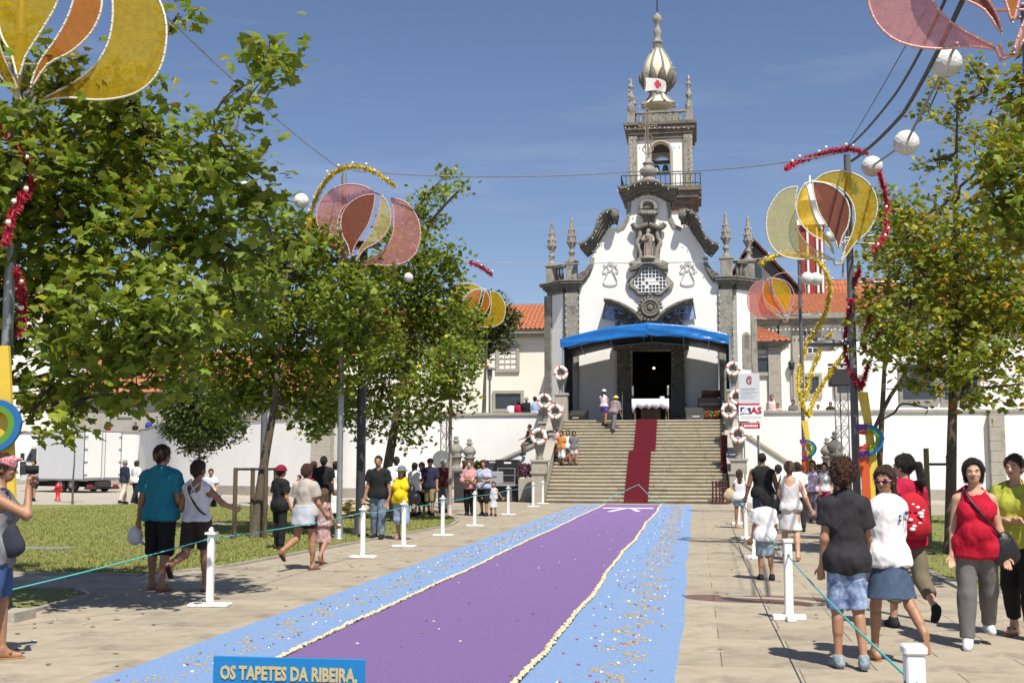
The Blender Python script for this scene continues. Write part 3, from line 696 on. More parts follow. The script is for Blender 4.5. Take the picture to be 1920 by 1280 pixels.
# cartouche over the door
ca = ornament([([(680, 815), (720, 808), (795, 812), (798, 880), (782, 905), (770, 950), (700, 950), (690, 905), (676, 880)], .22)], 'cartouche', granite)
rr = MB(); c = P(*z2([(738, 865)])[0], FY-.25)
for rad, th in ((.40, .09), (.26, .05)): rr.tube([c+Vector((math.cos(t*math.pi/10)*rad, -.02, math.sin(t*math.pi/10)*rad)) for t in range(20)], th, 7, closed=True)
rr.sphere(c, .17, 8, 6, 0, (1, .5, 1))
for a_ in range(18): rr.sphere(c+Vector((math.cos(a_*math.pi/9)*.55, 0, math.sin(a_*math.pi/9)*.52-(.12 if a_ > 9 else 0))), .09, 6, 4); rr.build('carved_rings', granite_pale, ca)
# curved hoods flanking the cartouche, standing well proud of the wall so that they cast the long shadows
for f in (lambda q: q, lambda q: mir(q, 1217.5)):
    pu = f(z2([(455, 822), (500, 828), (555, 846), (610, 874), (660, 912), (700, 955)])); pl = f(z2([(453, 840), (496, 850), (548, 870), (600, 902), (646, 940), (680, 975)]))
    m = MB(); m.prism(fp(inset(pu, pl, 1)), FY-.95, FY+.02); h = m.build('portal_hood', granite_dark, ch)
    m = MB(); m.prism(fp(inset(pu, pl, .5)), FY-1.08, FY+.021); m.build('moulding', granite_dark, h)
    kn = MB(); r_ = random.Random(3)
    for k in range(16):
        a, b = f(z2([(r_.uniform(490, 640), 0)]))[0][0], 0; t_ = r_.random(); zz = z2([(0, 905+r_.uniform(-10, 70))])[0][1]; kn.sphere(P(a, zz, FY-.12), r_.uniform(.07, .16), 7, 5, 0, (1, .8, 1.2))
    kn.build('carving', granite_dark, h)['kind'] = 'stuff'
# niche on the right chamfered side
q = Vector((XR+.47, FY+.66, 0)); nz0, nz1 = P(1392, 690, FY+.6).z, P(1392, 622, FY+.6).z
def on_ch(u, pr, zz): return Vector((XR+.47, FY+.78, 0))+Vector((.7071, .7071, 0))*u+Vector((.7071, -.7071, 0))*(.2+pr)+Vector((0, 0, zz))
nb = MB(); w_ = .3; op = [(-w_, nz0), (w_, nz0), (w_, nz1-.3)]+[(w_*math.cos(t*math.pi/8), nz1-.3+w_*math.sin(t*math.pi/8)) for t in range(1, 8)]+[(-w_, nz1-.3)]
vs = [on_ch(u, .06, zz) for u, zz in op]+[on_ch(u, -.1, zz) for u, zz in op]; n_ = len(op); nb.add(vs, [tuple(range(n_))]+[(i, i+n_, (i+1) % n_+n_, (i+1) % n_) for i in range(n_)]); nn = nb.build('niche', granite, ch)
nb = MB(); nb.add([on_ch(u*.62, .064, nz0+(zz-nz0)*.4+(nz1-nz0)*.52) for u, zz in op], [tuple(range(n_))]); nb.build('niche_dark_plate', granite_dark, nn)  # flat plate, the niche's shade put into its darker stone
# portal
for a, b in ((1158, 1184), (1259, 1284)):
    p0, p1 = P(a, 720, FY), P(b, 720, FY); m = MB(); m.box(((p0.x+p1.x)/2, FY-.1, (3.5+P(0, 640, FY).z)/2), (p1.x-p0.x, .36, P(0, 640, FY).z-3.5)); o = m.build('portal_pilaster', granite_dark, ch, bevel=.02)
    m = MB(); m.box(((p0.x+p1.x)/2, FY-.32, 4.0), (p1.x-p0.x+.15, .1, 1.0)); m.box(((p0.x+p1.x)/2, FY-.3, (4.6+P(0, 645, FY).z)/2), ((p1.x-p0.x)*.5, .06, P(0, 645, FY).z-5)); m.build('panel', granite_dark, o)
a, b = P(1150, 640, FY), P(1292, 655, FY); m = MB(); m.box(((a.x+b.x)/2, FY-.12, (a.z+b.z)/2), (b.x-a.x, .5, a.z-b.z)); m.build('lintel', granite_dark, ch, bevel=.02)
# dim interior
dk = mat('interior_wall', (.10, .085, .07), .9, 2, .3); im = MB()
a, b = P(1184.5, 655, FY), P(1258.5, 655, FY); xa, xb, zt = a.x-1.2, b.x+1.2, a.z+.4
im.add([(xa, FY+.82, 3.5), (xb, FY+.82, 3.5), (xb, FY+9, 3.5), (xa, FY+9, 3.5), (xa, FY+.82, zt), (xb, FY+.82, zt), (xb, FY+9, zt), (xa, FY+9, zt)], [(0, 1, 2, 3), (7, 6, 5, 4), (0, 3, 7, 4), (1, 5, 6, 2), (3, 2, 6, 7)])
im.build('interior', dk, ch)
nv = bpy.data.objects.get('nave')
bpy.data.objects.remove(nv)
for xx in (XL-.65, XR+.65):
    m = MB(); m.box((xx, 69, 7.0), (.5, 17, 7.0)); m.build('nave_wall', plaster, ch)
rt = thing('altarpiece', 'dark gilded altarpiece with an arch inside the church doorway', 'altarpiece', ((a.x+b.x)/2, FY+7, 3.5))
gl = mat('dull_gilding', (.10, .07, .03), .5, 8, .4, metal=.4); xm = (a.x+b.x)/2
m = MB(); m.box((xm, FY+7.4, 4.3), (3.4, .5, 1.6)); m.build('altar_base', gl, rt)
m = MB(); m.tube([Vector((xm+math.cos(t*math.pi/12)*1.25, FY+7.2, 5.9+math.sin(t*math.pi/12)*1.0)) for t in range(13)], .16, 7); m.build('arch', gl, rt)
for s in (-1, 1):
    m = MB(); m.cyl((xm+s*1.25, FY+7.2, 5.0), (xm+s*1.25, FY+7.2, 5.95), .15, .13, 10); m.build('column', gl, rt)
ll = thing('hanging_lamp', 'small glowing lamp hanging in the dark church doorway', 'lamp', P(1226, 690, FY+2.2))
m = MB(); q = P(1226, 690, FY+2.2); m.sphere(q, .05, 8, 6); m.build('bulb', mat('lamp_glow', (1, .8, .45), .5, emit=9), ll)
m = MB(); m.cyl(q+Vector((0, 0, .05)), (q.x, q.y, zt), .008, n=5); m.build('cord', iron, ll)
# angel outlines in light tubing on the wall
tubing = mat('light_tubing', (.62, .60, .57), .4)
for cx_, nm in ((487, 'left'), (975, 'right')):
    t = thing('angel_outline', 'angel outlined in pale light tubing on the %s of the church gable' % nm, 'wall ornament', P(*z2([(cx_, 720)])[0], FY-.06))
    def tb(pts, name):
        m = MB(); m.tube(arcpts([P(*z2([(cx_+a, b)])[0], FY-.06) for a, b in pts], 4), .028, 5); m.build(name, tubing, t)
    tb([(-15, 605), (-4, 588), (10, 592), (16, 610), (4, 626), (-12, 622), (-15, 605)], 'head')
    tb([(-12, 630), (-40, 690), (-38, 712), (0, 720), (36, 712), (42, 690), (14, 630)], 'gown')
    tb([(-14, 636), (-45, 640), (-40, 615), (-28, 600), (-45, 590), (-20, 598)], 'wing'); tb([(14, 636), (48, 638), (42, 615), (30, 600), (46, 590), (20, 598)], 'wing')
    tb([(-22, 600), (-12, 578), (8, 572), (20, 585), (24, 600)], 'halo')
# strings of bulbs along the stonework
bulb_m = mat('bulb_glass', (.78, .74, .62), .15, spec=.8)
def bulbs(paths, nm='bulb_string', step=.28, r=.035, parent=ch, m=bulb_m):
    V = []; F = []; base = MB(); base.sphere((0, 0, 0), r, 5, 3); bv = np.array(base.v); tri = []
    for f in base.f:
        tri.append(f[:3]);
        if len(f) == 4: tri.append([f[0], f[2], f[3]])
    tri = np.array(tri); n = 0
    for pts in paths:
        for a, b in zip(pts[:-1], pts[1:]):
            d = (b-a); k = max(1, int(d.length/step))
            for i in range(k): V.append(bv+np.array(a+d*(i/k)+Vector((random.gauss(0, .02), 0, random.gauss(0, .02))))); F.append(tri+n); n += len(bv)
    o = npmesh(nm, np.concatenate(V), np.concatenate(F), [m], parent); o['kind'] = 'stuff'; return o
def bp(pts, pr): return [P(a, b, FY-pr) for a, b in pts]
pth = [bp(vu, .85), bp(mir(vu), .85), bp(vl, .2), bp(mir(vl), .2), bp(cu, .86), bp(cl_, .3), bp(z2([(340, 655), (372, 600), (378, 550)]), .1), bp(mir(z2([(340, 655), (372, 600), (378, 550)])), .1)]
for x in (1061, 1085, 1349, 1376): pth.append([P(x, 555, FY-.2), P(x, 690, FY-.2)])
pth += [[P(1032, 560, FY+1.2), P(1034, 690, FY+1.2)], [P(1044, 560, FY+1.0), P(1046, 690, FY+1.0)], [P(1413, 560, FY+1.2), P(1412, 690, FY+1.2)], [P(1029, 450, FY+1), P(1037, 525, FY+1)], [P(1408, 430, FY+1), P(1412, 520, FY+1)]]
for x in (1160, 1182, 1261, 1282): pth.append([P(x, 650, FY-.4), P(x, 695, FY-.4)])
pth.append(bp(pu, 1.0)); pth.append(bp(mir(pu, 1217.5), 1.0))
bulbs(pth)
# ------------------------------------------------------------------ bell tower
TY = 72.0; K = TY/FPX
tw = thing('bell_tower', 'tall bell tower with onion spire and railing balcony rising behind the church', 'tower', (P(1240, 600, TY).x, TY, 3))
cxm = P(1240, 300, TY).x; D = 3.75
def tz(py): return P(1240, py, TY-D/2).z
def hw(px): return px*K
m = MB(); m.box((cxm, TY, (3+tz(378))/2), (3.45, 3.45, tz(378)-3)); m.build('lower_shaft', plaster, tw)
for s in (-1, 1):
    m = MB(); m.box((cxm+s*1.62, TY-1.62, (3+tz(378))/2), (.5, .5, tz(378)-3)); m.build('corner_stone', granite, tw)
m = MB()
for k, (a, b, w) in enumerate(((395, 384, 3.75), (384, 374, 4.1), (374, 362, 4.5), (362, 352, 4.85))): m.box((cxm, TY, (tz(a)+tz(b))/2), (w, w, tz(b)-tz(a)+.004))
m.build('balcony', granite_dark, tw, bevel=.03)
m = MB(); zr0, zr1 = tz(352), tz(331); h = 2.36
for s in range(4):
    M = Matrix.Rotation(s*math.pi/2, 3, 'Z')
    for i in range(17):
        q = M @ Vector((-h+i*2*h/16, -h, 0)); m.cyl((cxm+q.x, TY+q.y, zr0), (cxm+q.x, TY+q.y, zr1), .022, n=5)
    for zz in (zr0+.12, zr1): a_, b_ = M @ Vector((-h, -h, 0)), M @ Vector((h, -h, 0)); m.cyl((cxm+a_.x, TY+a_.y, zz), (cxm+b_.x, TY+b_.y, zz), .03, n=5)
m.build('railing', iron, tw)
# belfry: four walls with arched openings
z0, z1 = tz(352), tz(254); hwid = 1.42
def arch_outline(w, zb_, zs, n=8): return [(-w, zb_), (-w, zs)]+[(-w*math.cos(math.pi*i/n), zs+w*math.sin(math.pi*i/n)) for i in range(1, n)]+[(w, zs), (w, zb_)]
for s in range(4):
    M = Matrix.Rotation(s*math.pi/2, 3, 'Z'); m = MB(); w = .54
    op = arch_outline(w, z0, tz(283)); out_ = [(-hwid, z0), (-hwid, z1), (hwid, z1), (hwid, z0)]
    m.prism([(-hwid, z0), (-hwid, z1), (hwid, z1), (hwid, z0)]+op[::-1], -1.72, -1.42)
    m.v = [tuple(M @ Vector(v)+Vector((cxm, TY, 0))) for v in m.v]; m.build('belfry_wall', plaster, tw)
    q = M @ Vector((-1.66, -1.66, 0)); m = MB(); m.box((cxm+q.x, TY+q.y, (z0+z1)/2), (.52, .52, z1-z0)); cs = m.build('corner_stone', granite, tw)
    m = MB(); pts = arch_outline(w+.1, z0, tz(283)); m.tube([M @ Vector((a_, -1.74, b_))+Vector((cxm, TY, 0)) for a_, b_ in pts], .11, 6); m.build('arch_trim', granite_pale, tw)
m = MB(); m.box((cxm, TY, z0+.02), (3.3, 3.3, .04)); m.build('belfry_floor', granite, tw)
bronze = mat('bronze', (.13, .17, .15), .5, 6, .3, metal=.6)
for i, dx in enumerate((-.27, .27)):
    bz = tz(305); m = MB(); m.lathe([(.28, -.42), (.25, -.36), (.19, -.2), (.16, 0), (.12, .08), (.03, .1)], (cxm+dx, TY-.9, bz), 12); m.build('bell', bronze, tw)
m = MB(); m.box((cxm, TY-.9, tz(297)), (3.0, .16, .2)); m.build('bell_beam', wood_dark, tw)
m = MB()
for k, (a, b, w) in enumerate(((260, 252, 3.75), (252, 244, 3.95), (244, 236, 4.2), (236, 229, 4.4))): m.box((cxm, TY, (tz(a)+tz(b))/2), (w, w, tz(b)-tz(a)+.004))
m.build('cornice', granite_dark, tw, bevel=.03)
m = MB(); m.box((cxm, TY, (tz(230)+tz(206))/2), (3.7, .22, .14))
zt0, zt1 = tz(229), tz(207)
for s in range(4):
    M = Matrix.Rotation(s*math.pi/2, 3, 'Z'); q = M @ Vector((0, -1.75, 0)); m.box((cxm+q.x, TY+q.y, zt1-.06), (3.7, .24, .12), s*math.pi/2)
    for i in range(7):
        q = M @ Vector((-1.2+.4*i, -1.75, 0)); m.lathe([(.07, 0), (.1, .2), (.06, .4), (.06, zt1-zt0-.1)], (cxm+q.x, TY+q.y, zt0), 8)
m.build('parapet', granite, tw)
for s in range(4):
    M = Matrix.Rotation(s*math.pi/2, 3, 'Z'); q = M @ Vector((-1.75, -1.75, 0)); b = Vector((cxm+q.x, TY+q.y, zt0))
    m = MB(); m.box(b+Vector((0, 0, .35)), (.46, .46, .7)); m.lathe([(.2, .7), (.22, .8), (.24, 1.1), (.14, 1.2), (.12, 1.45), (.2, 1.6), (.2, 1.75), (.1, 1.85), (.12, 2.2), (.2, 2.3), (.16, 2.4), (.06, 2.45), (.1, 2.6), (.08, 2.75), (.02, 2.9)], b, 10); m.build('pinnacle', granite, tw)
m = MB(); m.box((cxm, TY, (tz(229)+tz(201))/2), (2.15, 2.15, tz(201)-tz(229))); m.build('spire_base', granite, tw, bevel=.03)
prof = [(198, 33), (193, 25), (185, 18), (176, 14), (170, 13.5), (164, 17), (156, 23), (147, 27), (138, 28), (128, 27), (118, 23.5), (108, 18), (99, 12), (92, 8.5)]
def pz(py): return P(1240, py, TY).z
scx = P(1234, 150, TY).x
m = MB(); m.lathe([(hw(r_), pz(y_)) for y_, r_ in prof], (scx, TY, 0), 16); sp = m.build('onion_spire', mat('spire_render', (.78, .70, .52), .8, 3, .15, stain=((.5, .42, .3), 1, .55, .5)), tw)
for k in range(8):
    t = 2*math.pi*(k+.5)/8; m = MB(); m.tube([Vector((scx+math.cos(t)*hw(r_)*1.03, TY+math.sin(t)*hw(r_)*1.03, pz(y_))) for y_, r_ in prof], .085, 5); m.build('rib', granite, sp)
for k in range(10):
    t = 2*math.pi*k/10; q = lambda rr_, py: Vector((scx+math.cos(t)*hw(rr_), TY+math.sin(t)*hw(rr_), pz(py)))
    m = MB(); m.tube([q(15, 170), q(22, 162), q(28.5, 150), q(31.5, 141), q(30, 133)], [.12, .26, .28, .2, .03], 5); m.build('carved_leaf', granite_dark, sp)
m = MB(); m.lathe([(hw(r_), pz(y_)) for y_, r_ in ((93, 8), (88, 9.5), (82, 8.5), (81, 10), (78, 10), (77, 7), (70, 6), (64, 7.5), (58, 8), (54, 5), (46, 4.5), (41, 8), (36, 9), (31, 7.5), (27, 3), (24, 2))], (scx, TY, 0), 10); m.build('spire_finial', granite, tw)
m = MB(); m.cyl((scx, TY, pz(27)), (scx, TY, pz(-40)), .05, .03, 6); m.cyl((scx-.4, TY, pz(-25)), (scx+.4, TY, pz(-25)), .03, n=5); m.build('spire_cross', iron, tw)
pth = []
def tp(x, y): return P(x, y, TY-2.3)
pth += [[tp(1172, 240), tp(1300, 240)], [tp(1184, 258), tp(1184, 345)], [tp(1297, 258), tp(1297, 345)], [tp(1180, 150), tp(1180, 205)], [tp(1291, 145), tp(1291, 205)], [tp(1165, 352), tp(1165, 372)], [tp(1313, 330), tp(1313, 380)]]
for s in (-1, 1): pth.append([Vector((scx+s*hw(r_*1.08), TY, pz(y_))) for y_, r_ in prof])
bulbs(pth, parent=tw, r=.04)
# flag on a mast rising from the gable
fl = thing('flag', 'white flag with a red emblem flying in front of the onion spire', 'flag', P(1211, 300, FY))
m = MB(); m.cyl(P(1211.5, 310, FY+.1), P(1209, 138, FY+.1), .03, .02, 6); m.build('mast', steel, fl)
a = P(1210, 146, FY+.1); vs = []; fs = []; nx, nz_ = 12, 6
for j in range(nz_+1):
    for i in range(nx+1):
        u, v = i/nx, j/nz_; vs.append((a.x+u*1.02+.03*math.sin(v*4), a.y+.12*math.sin(u*7+v*2)*u, a.z-v*(.72-.16*u)-u*u*.22))
for j in range(nz_):
    for i in range(nx): b0 = j*(nx+1)+i; fs.append((b0, b0+1, b0+nx+2, b0+nx+1))
m = MB(); m.add(vs, fs, 0, True)
for k in range(len(m.f)):
    i, j = k % nx, k//nx
    if (5 <= i <= 8 and 2 <= j <= 3) or (6 <= i <= 7 and 1 <= j <= 4): m.m[k] = 1
m.build('cloth', [mat('flag_white', (.78, .76, .74), .8, trans=.3), mat('flag_red', (.5, .04, .07), .8)], fl)
# blue gauze wings hung under the portal hoods
wing_m = mat('blue_gauze', (.32, .45, .66), .7, 4, .35, (.13, .18, .30), bump=.3, bscale=30)
for nm_, f in (('left', lambda q: q), ('right', lambda q: mir(q, 1217.5))):
    zz9 = lambda pts: [(1110+a/9.143, 540+b/9.143) for a, b in pts]
    up_ = f(zz9([(236, 222), (330, 228), (450, 250), (560, 290), (680, 360), (770, 430), (850, 520), (880, 575)])); lo_ = f(zz9([(190, 530), (330, 545), (420, 585), (640, 590), (760, 620), (880, 640)]))
    t = thing('wing_panel', 'blue-grey gauze wing with light bulbs on the %s above the canopy' % nm_, 'wall ornament', P(*up_[0], FY-.12))
    m = MB(); m.prism(fp(up_+lo_[::-1], FY-.12), FY-.14, FY-.12); m.build('gauze', wing_m, t)
    m = MB(); m.tube([P(a, b, FY-.14) for a, b in up_], .05, 6); m.tube([P(*up_[0], FY-.14), P(*lo_[0], FY-.14)], .03, 6); m.build('frame', granite_dark, t)['kind'] = 'stuff'
    bulbs([[P(a+(2 if nm_ == 'left' else -2), b+9, FY-.17) for a, b in up_]], parent=t, step=.3, r=.04)
    kn = MB(); r_ = random.Random(9)
    for k in range(26):
        u = r_.random(); a, b = f([(1150+52*u, 582+18*u+r_.uniform(-8, 16))])[0]; kn.sphere(P(a, b, FY-.15), r_.uniform(.05, .13), 6, 4, 0, (1, .3, .8))
    kn.build('dark_rosettes', mat('dark_gauze', (.05, .07, .12), .8), t)['kind'] = 'stuff'
# ------------------------------------------------------------------ statue niche figure
stt = MB(); c = P(*z2([(727, 545)])[0], FY-.35)
stt.lathe([(.42, -.12), (.44, 0), (.3, .05)], c, 10)
stt.lathe([(.26, .05), (.30, .3), (.25, .7), (.2, 1.0), (.24, 1.15), (.22, 1.3), (.1, 1.38), (.08, 1.42)], c, 12, ys=.75)
stt.sphere(c+Vector((.02, -.02, 1.52)), .13, 10, 8, 0, (.9, .95, 1.15))
stt.tube(arcpts([c+Vector((-.2, 0, 1.25)), c+Vector((-.33, -.1, .98)), c+Vector((-.12, -.24, 1.0)), c+Vector((.05, -.28, 1.08))], 4), .085, 7)
stt.tube(arcpts([c+Vector((.2, 0, 1.25)), c+Vector((.3, -.05, 1.05)), c+Vector((.25, -.2, .85))], 4), .085, 7)
stt.sphere(c+Vector((-.02, -.3, 1.2)), .13, 8, 6, 0, (1, .8, 1.4)); stt.sphere(c+Vector((-.02, -.3, 1.42)), .08, 8, 6)
for k in range(6): stt.tube([c+Vector((-.22+.09*k, -.2, .06)), c+Vector((-.18+.075*k, -.2, .95))], .035, 5)
stt.v = [tuple(c+(Vector(v)-c)*.86) for v in stt.v]
stt.build('statue', mat('statue_stone', (.36, .31, .255), .85, 10, .3, bump=.3), None, 'weathered stone statue of a robed figure standing in the gable niche', 'statue')

# ------------------------------------------------------------------ buildings on the terrace
def corrug_roof(m, a, b, c, d, pitch=.27, amp=.05, rows=9):
    # a,b eave ends, d,c ridge ends (a-d and b-c are the slopes)
    a, b, c, d = map(Vector, (a, b, c, d)); n = max(4, int((b-a).length/pitch)*4); nr = ((b-a).cross(d-a)).normalized()
    if nr.z < 0: nr = -nr
    vs = []
    for j in range(rows+1):
        for step in (0, 1):
            v = j/rows
            for i in range(n+1):
                u = i/n; p = (a+(b-a)*u)*(1-v)+(d+(c-d)*u)*v
                vs.append(p+nr*(amp*math.cos(u*n/4*2*math.pi)+(.035 if step else 0)))
    fs = []
    for r_ in range(2*(rows+1)-1):
        for i in range(n): q = r_*(n+1)+i; fs.append((q, q+1, q+n+2, q+n+1))
    m.add(vs, fs, 0, False)
def window(parent, c, w, h, face=-1, bars=(3, 4), stone=granite_pale, blind=False, open_=False):
    c = Vector(c); f = MB()
    for dx, dz, ww, hh in ((0, h/2+.09, w+.36, .18), (0, -h/2-.09, w+.36, .18), (-w/2-.09, 0, .18, h), (w/2+.09, 0, .18, h)): f.box(c+Vector((dx, -.05, dz)), (ww, .16, hh))
    o = f.build('window', stone, parent)
    g_ = MB(); g_.box(c+Vector((0, -.015, 0)), (w, .03, h)); g_.build('pane', white_paint if blind else glass_dark, o)
    if not open_:
        b = MB()
        for i in range(bars[0]+1): b.box(c+Vector((-w/2+w*i/bars[0], -.045, 0)), (.05, .03, h))
        for i in range(bars[1]+1): b.box(c+Vector((0, -.047, -h/2+h*i/bars[1])), (w, .03, .05))
        b.build('sash', white_paint if not blind else granite_pale, o)
    return o
# left convent wing
Yb = 68.0
hb = thing('convent_building', 'cream building with orange tiled roof and one sash window left of the church', 'building', (-14, Yb, 2.9))
x0, x1 = P(640, 700, Yb).x, -7.0; ze = P(960, 626, Yb).z
m = MB(); m.box(((x0+x1)/2, Yb+4, (2.9+ze)/2), (x1-x0, 8, ze-2.9)); m.build('wall', plaster_warm, hb)
m = MB(); m.box(((x0+x1)/2, Yb+3.8, ze+.1), (x1-x0+.4, 8.8, .24)); m.box(((x0+x1)/2, Yb+3.8, ze-.12), (x1-x0+.2, 8.4, .22)); m.build('eaves', granite_pale, hb)
m = MB(); zr = P(960, 572, Yb+4).z; corrug_roof(m, (x0-.3, Yb-.7, ze+.22), (x1+.3, Yb-.7, ze+.22), (x1+.3, Yb+4, zr), (x0-.3, Yb+4, zr)); corrug_roof(m, (x1+.3, Yb+8.6, ze+.2), (x0-.3, Yb+8.6, ze+.2), (x0-.3, Yb+4, zr), (x1+.3, Yb+4, zr)); m.build('roof', tile, hb)
window(hb, P(952, 672, Yb), 1.05, 1.25, blind=True); window(hb, P(953, 752, Yb), 1.5, .9, open_=True); window(hb, P(760, 672, Yb), 1.05, 1.25); window(hb, P(860, 672, Yb), 1.05, 1.25, blind=True)
# right wing
Yr = 66.0
hr = thing('convent_building', 'long white building with tiled roof, sash windows and granite corners right of the church', 'building', (8, Yr, 2.9))
x0, x1 = 3.2, 30; ze = P(1500, 597, Yr).z
m = MB(); m.box(((x0+x1)/2, Yr+4, (2.9+ze)/2), (x1-x0, 8, ze-2.9)); m.build('wall', plaster, hr)
m = MB(); m.box(((x0+x1)/2, Yr+3.8, ze+.08), (x1-x0+.4, 9.0, .3)); m.box(((x0+x1)/2, Yr+3.9, ze-.22), (x1-x0+.2, 8.5, .3)); m.build('eaves', granite, hr)
m = MB(); zr = P(1500, 563, Yr+3).z; corrug_roof(m, (x0-.3, Yr-.7, ze+.24), (x1+.3, Yr-.7, ze+.24), (x1+.3, Yr+4, zr+.5), (x0-.3, Yr+4, zr+.5)); m.build('roof', tile, hr)
for px in (1438, 1497):
    q = P(px, 680, Yr-.03); m = MB(); m.box((q.x, Yr-.05, (2.9+ze)/2-.2), (.62, .3, ze-2.9-.4)); m.build('corner_stone', granite_pale, hr)
window(hr, P(1518, 641, Yr), .85, 1.25, bars=(3, 4)); window(hr, P(1512, 722, Yr), 1.3, .95, open_=True); window(hr, P(1590, 723, Yr), 1.2, .8, open_=True)
window(hr, P(1722, 716, Yr), 1.7, 1.9, open_=True, stone=granite); window(hr, P(1800, 716, Yr), 1.7, 1.9, open_=True, stone=granite)
m = MB(); m.cyl(P(1459, 605, Yr-.1), P(1459, 655, Yr-.1), .05, n=6); m.build('downpipe', iron, hr)
m = MB(); q = P(1484, 684, Yr-.25); m.lathe([(.03, -.3), (.14, -.22), (.2, .12), (.05, .26)], q, 8); m.box(q+Vector((0, .15, .1)), (.05, .3, .05)); m.build('wall_lantern', iron, hr)
q = P(1566, 632, Yr-.06); m = MB(); m.tube([q+Vector((0, 0, .62)), q+Vector((.62, 0, 0)), q+Vector((0, 0, -.62)), q+Vector((-.62, 0, 0))], .05, 5, closed=True); m.build('diamond_light_frame', bulb_m, hr)
bulbs([[P(1418, 618, Yr-.5), P(1590, 618, Yr-.5)]], parent=hr, step=.22, r=.055)
# porch beside the church
Yp = 60.6
hp = thing('side_porch', 'small white porch with tiled hip roof against the right side of the church', 'porch', (4, Yp, 2.9))
x0, x1 = 3.0, P(1462, 700, Yp).x; ze = P(1440, 652, Yp).z
m = MB(); m.box(((x0+x1)/2, Yp+2, (2.9+ze)/2), (x1-x0, 4, ze-2.9)); m.build('wall', plaster, hp)
m = MB(); m.box((x1-.25, Yp-.03, (2.9+ze)/2), (.62, .3, ze-2.9)); m.build('corner_stone', granite_pale, hp)
m = MB()
for k, (h0, h1, pr) in enumerate(((-.1, .06, .15), (.06, .2, .32), (.2, .3, .46))): m.box(((x0+x1)/2, Yp+2, ze+(h0+h1)/2), (x1-x0+pr*2, 4+pr*2, h1-h0+.004))
m.build('eaves', granite, hp)
m = MB(); zt = P(1420, 622, Yp+2).z; corrug_roof(m, (x0-.5, Yp-.55, ze+.3), (x1+.6, Yp-.55, ze+.3), (x0+.3, Yp+2, zt+.25), (x0-.5, Yp+2, zt+.25), rows=5); corrug_roof(m, (x1+.6, Yp-.55, ze+.3), (x1+.6, Yp+4.5, ze+.3), (x0+.3, Yp+2.1, zt+.25), (x0+.3, Yp+2, zt+.25), rows=5); m.build('roof', tile, hp)
window(hp, P(1430, 684, Yp), .55, .75, open_=True)
# gabled barn and red turret behind
Yg = 92.0
hg = thing('gabled_house', 'dark gable-ended house with orange roof behind the festival globes', 'house', (8, Yg, 2.9))
gx = [P(a, b, Yg) for a, b in ((1352, 560), (1410, 455), (1500, 548), (1500, 620), (1352, 620))]
m = MB(); m.prism([(gx[0].x, gx[0].z), (gx[1].x, gx[1].z), (gx[2].x, gx[2].z), (gx[2].x, 2.9), (gx[0].x, 2.9)], Yg, Yg+12); m.build('wall', mat('shade_grey_render', (.16, .155, .15), .9, 2, .3), hg)  # gable-end shade put into the dark grey wall colour
ap, rt_, lf = gx[1], gx[2], gx[0]
m = MB(); nrm = Vector((0, 0, .15)); corrug_roof(m, Vector((rt_.x+.6, Yg-.6, rt_.z-.45)), Vector((rt_.x+.6, Yg+12, rt_.z-.45)), Vector((ap.x, Yg+12, ap.z+.25)), Vector((ap.x, Yg-.6, ap.z+.25)), rows=7)
corrug_roof(m, Vector((lf.x-.6, Yg-.6, lf.z-.45)), Vector((lf.x-.6, Yg+12, lf.z-.45)), Vector((ap.x, Yg+12, ap.z+.25)), Vector((ap.x, Yg-.6, ap.z+.25)), rows=7); m.build('roof', tile, hg)
q = P(1417, 512, Yg-.03); m = MB(); m.box(q, (.9, .1, 1.9)); m.build('window', glass_dark, hg)
h2 = thing('tiled_house', 'low house with a terracotta roof behind the red turret', 'house', (12, 84, 2.9))
a, b = P(1545, 520, 84), P(1700, 585, 84)
m = MB(); m.box(((a.x+b.x)/2, 88, (2.9+b.z)/2), (b.x-a.x, 8, b.z-2.9)); m.build('wall', mat('shade_grey_render', (.2, .2, .2)), h2)
m = MB(); corrug_roof(m, (a.x-.3, 83.6, b.z), (b.x, 83.6, b.z), (b.x, 88, a.z+.4), (a.x-.3, 88, a.z+.4), rows=6); m.build('roof', tile, h2)
Yt = 80.0
tt = thing('red_turret', 'red turret with white columns and a white domed lantern behind the right buildings', 'turret', (P(1520, 500, Yt).x, Yt, 2.9))
red_p = mat('red_paint', (.30, .028, .022), .6, 3, .2)
a, b = P(1499, 425, Yt), P(1546, 562, Yt); cxx = (a.x+b.x)/2; w = b.x-a.x
m = MB(); m.box((cxx, Yt, (2.9+a.z)/2), (w, w, a.z-2.9)); m.build('shaft', red_p, tt)
for px in (1515, 1533, 1542):
    q = P(px, 500, Yt-w/2-.08); m = MB(); m.cyl((q.x, q.y, b.z-1), (q.x, q.y, a.z), .085, n=10); m.build('column', white_paint, tt)
m = MB(); m.box((cxx, Yt, a.z+.1), (w+.5, w+.5, .35)); m.lathe([(.75, .27), (.75, 1.5), (.95, 1.55), (.95, 1.7), (.7, 1.75), (.66, 2.1), (.5, 2.5), (.25, 2.75), (.08, 2.85), (.06, 3.5)], (cxx, Yt, a.z), 12); m.build('lantern', white_paint, tt)
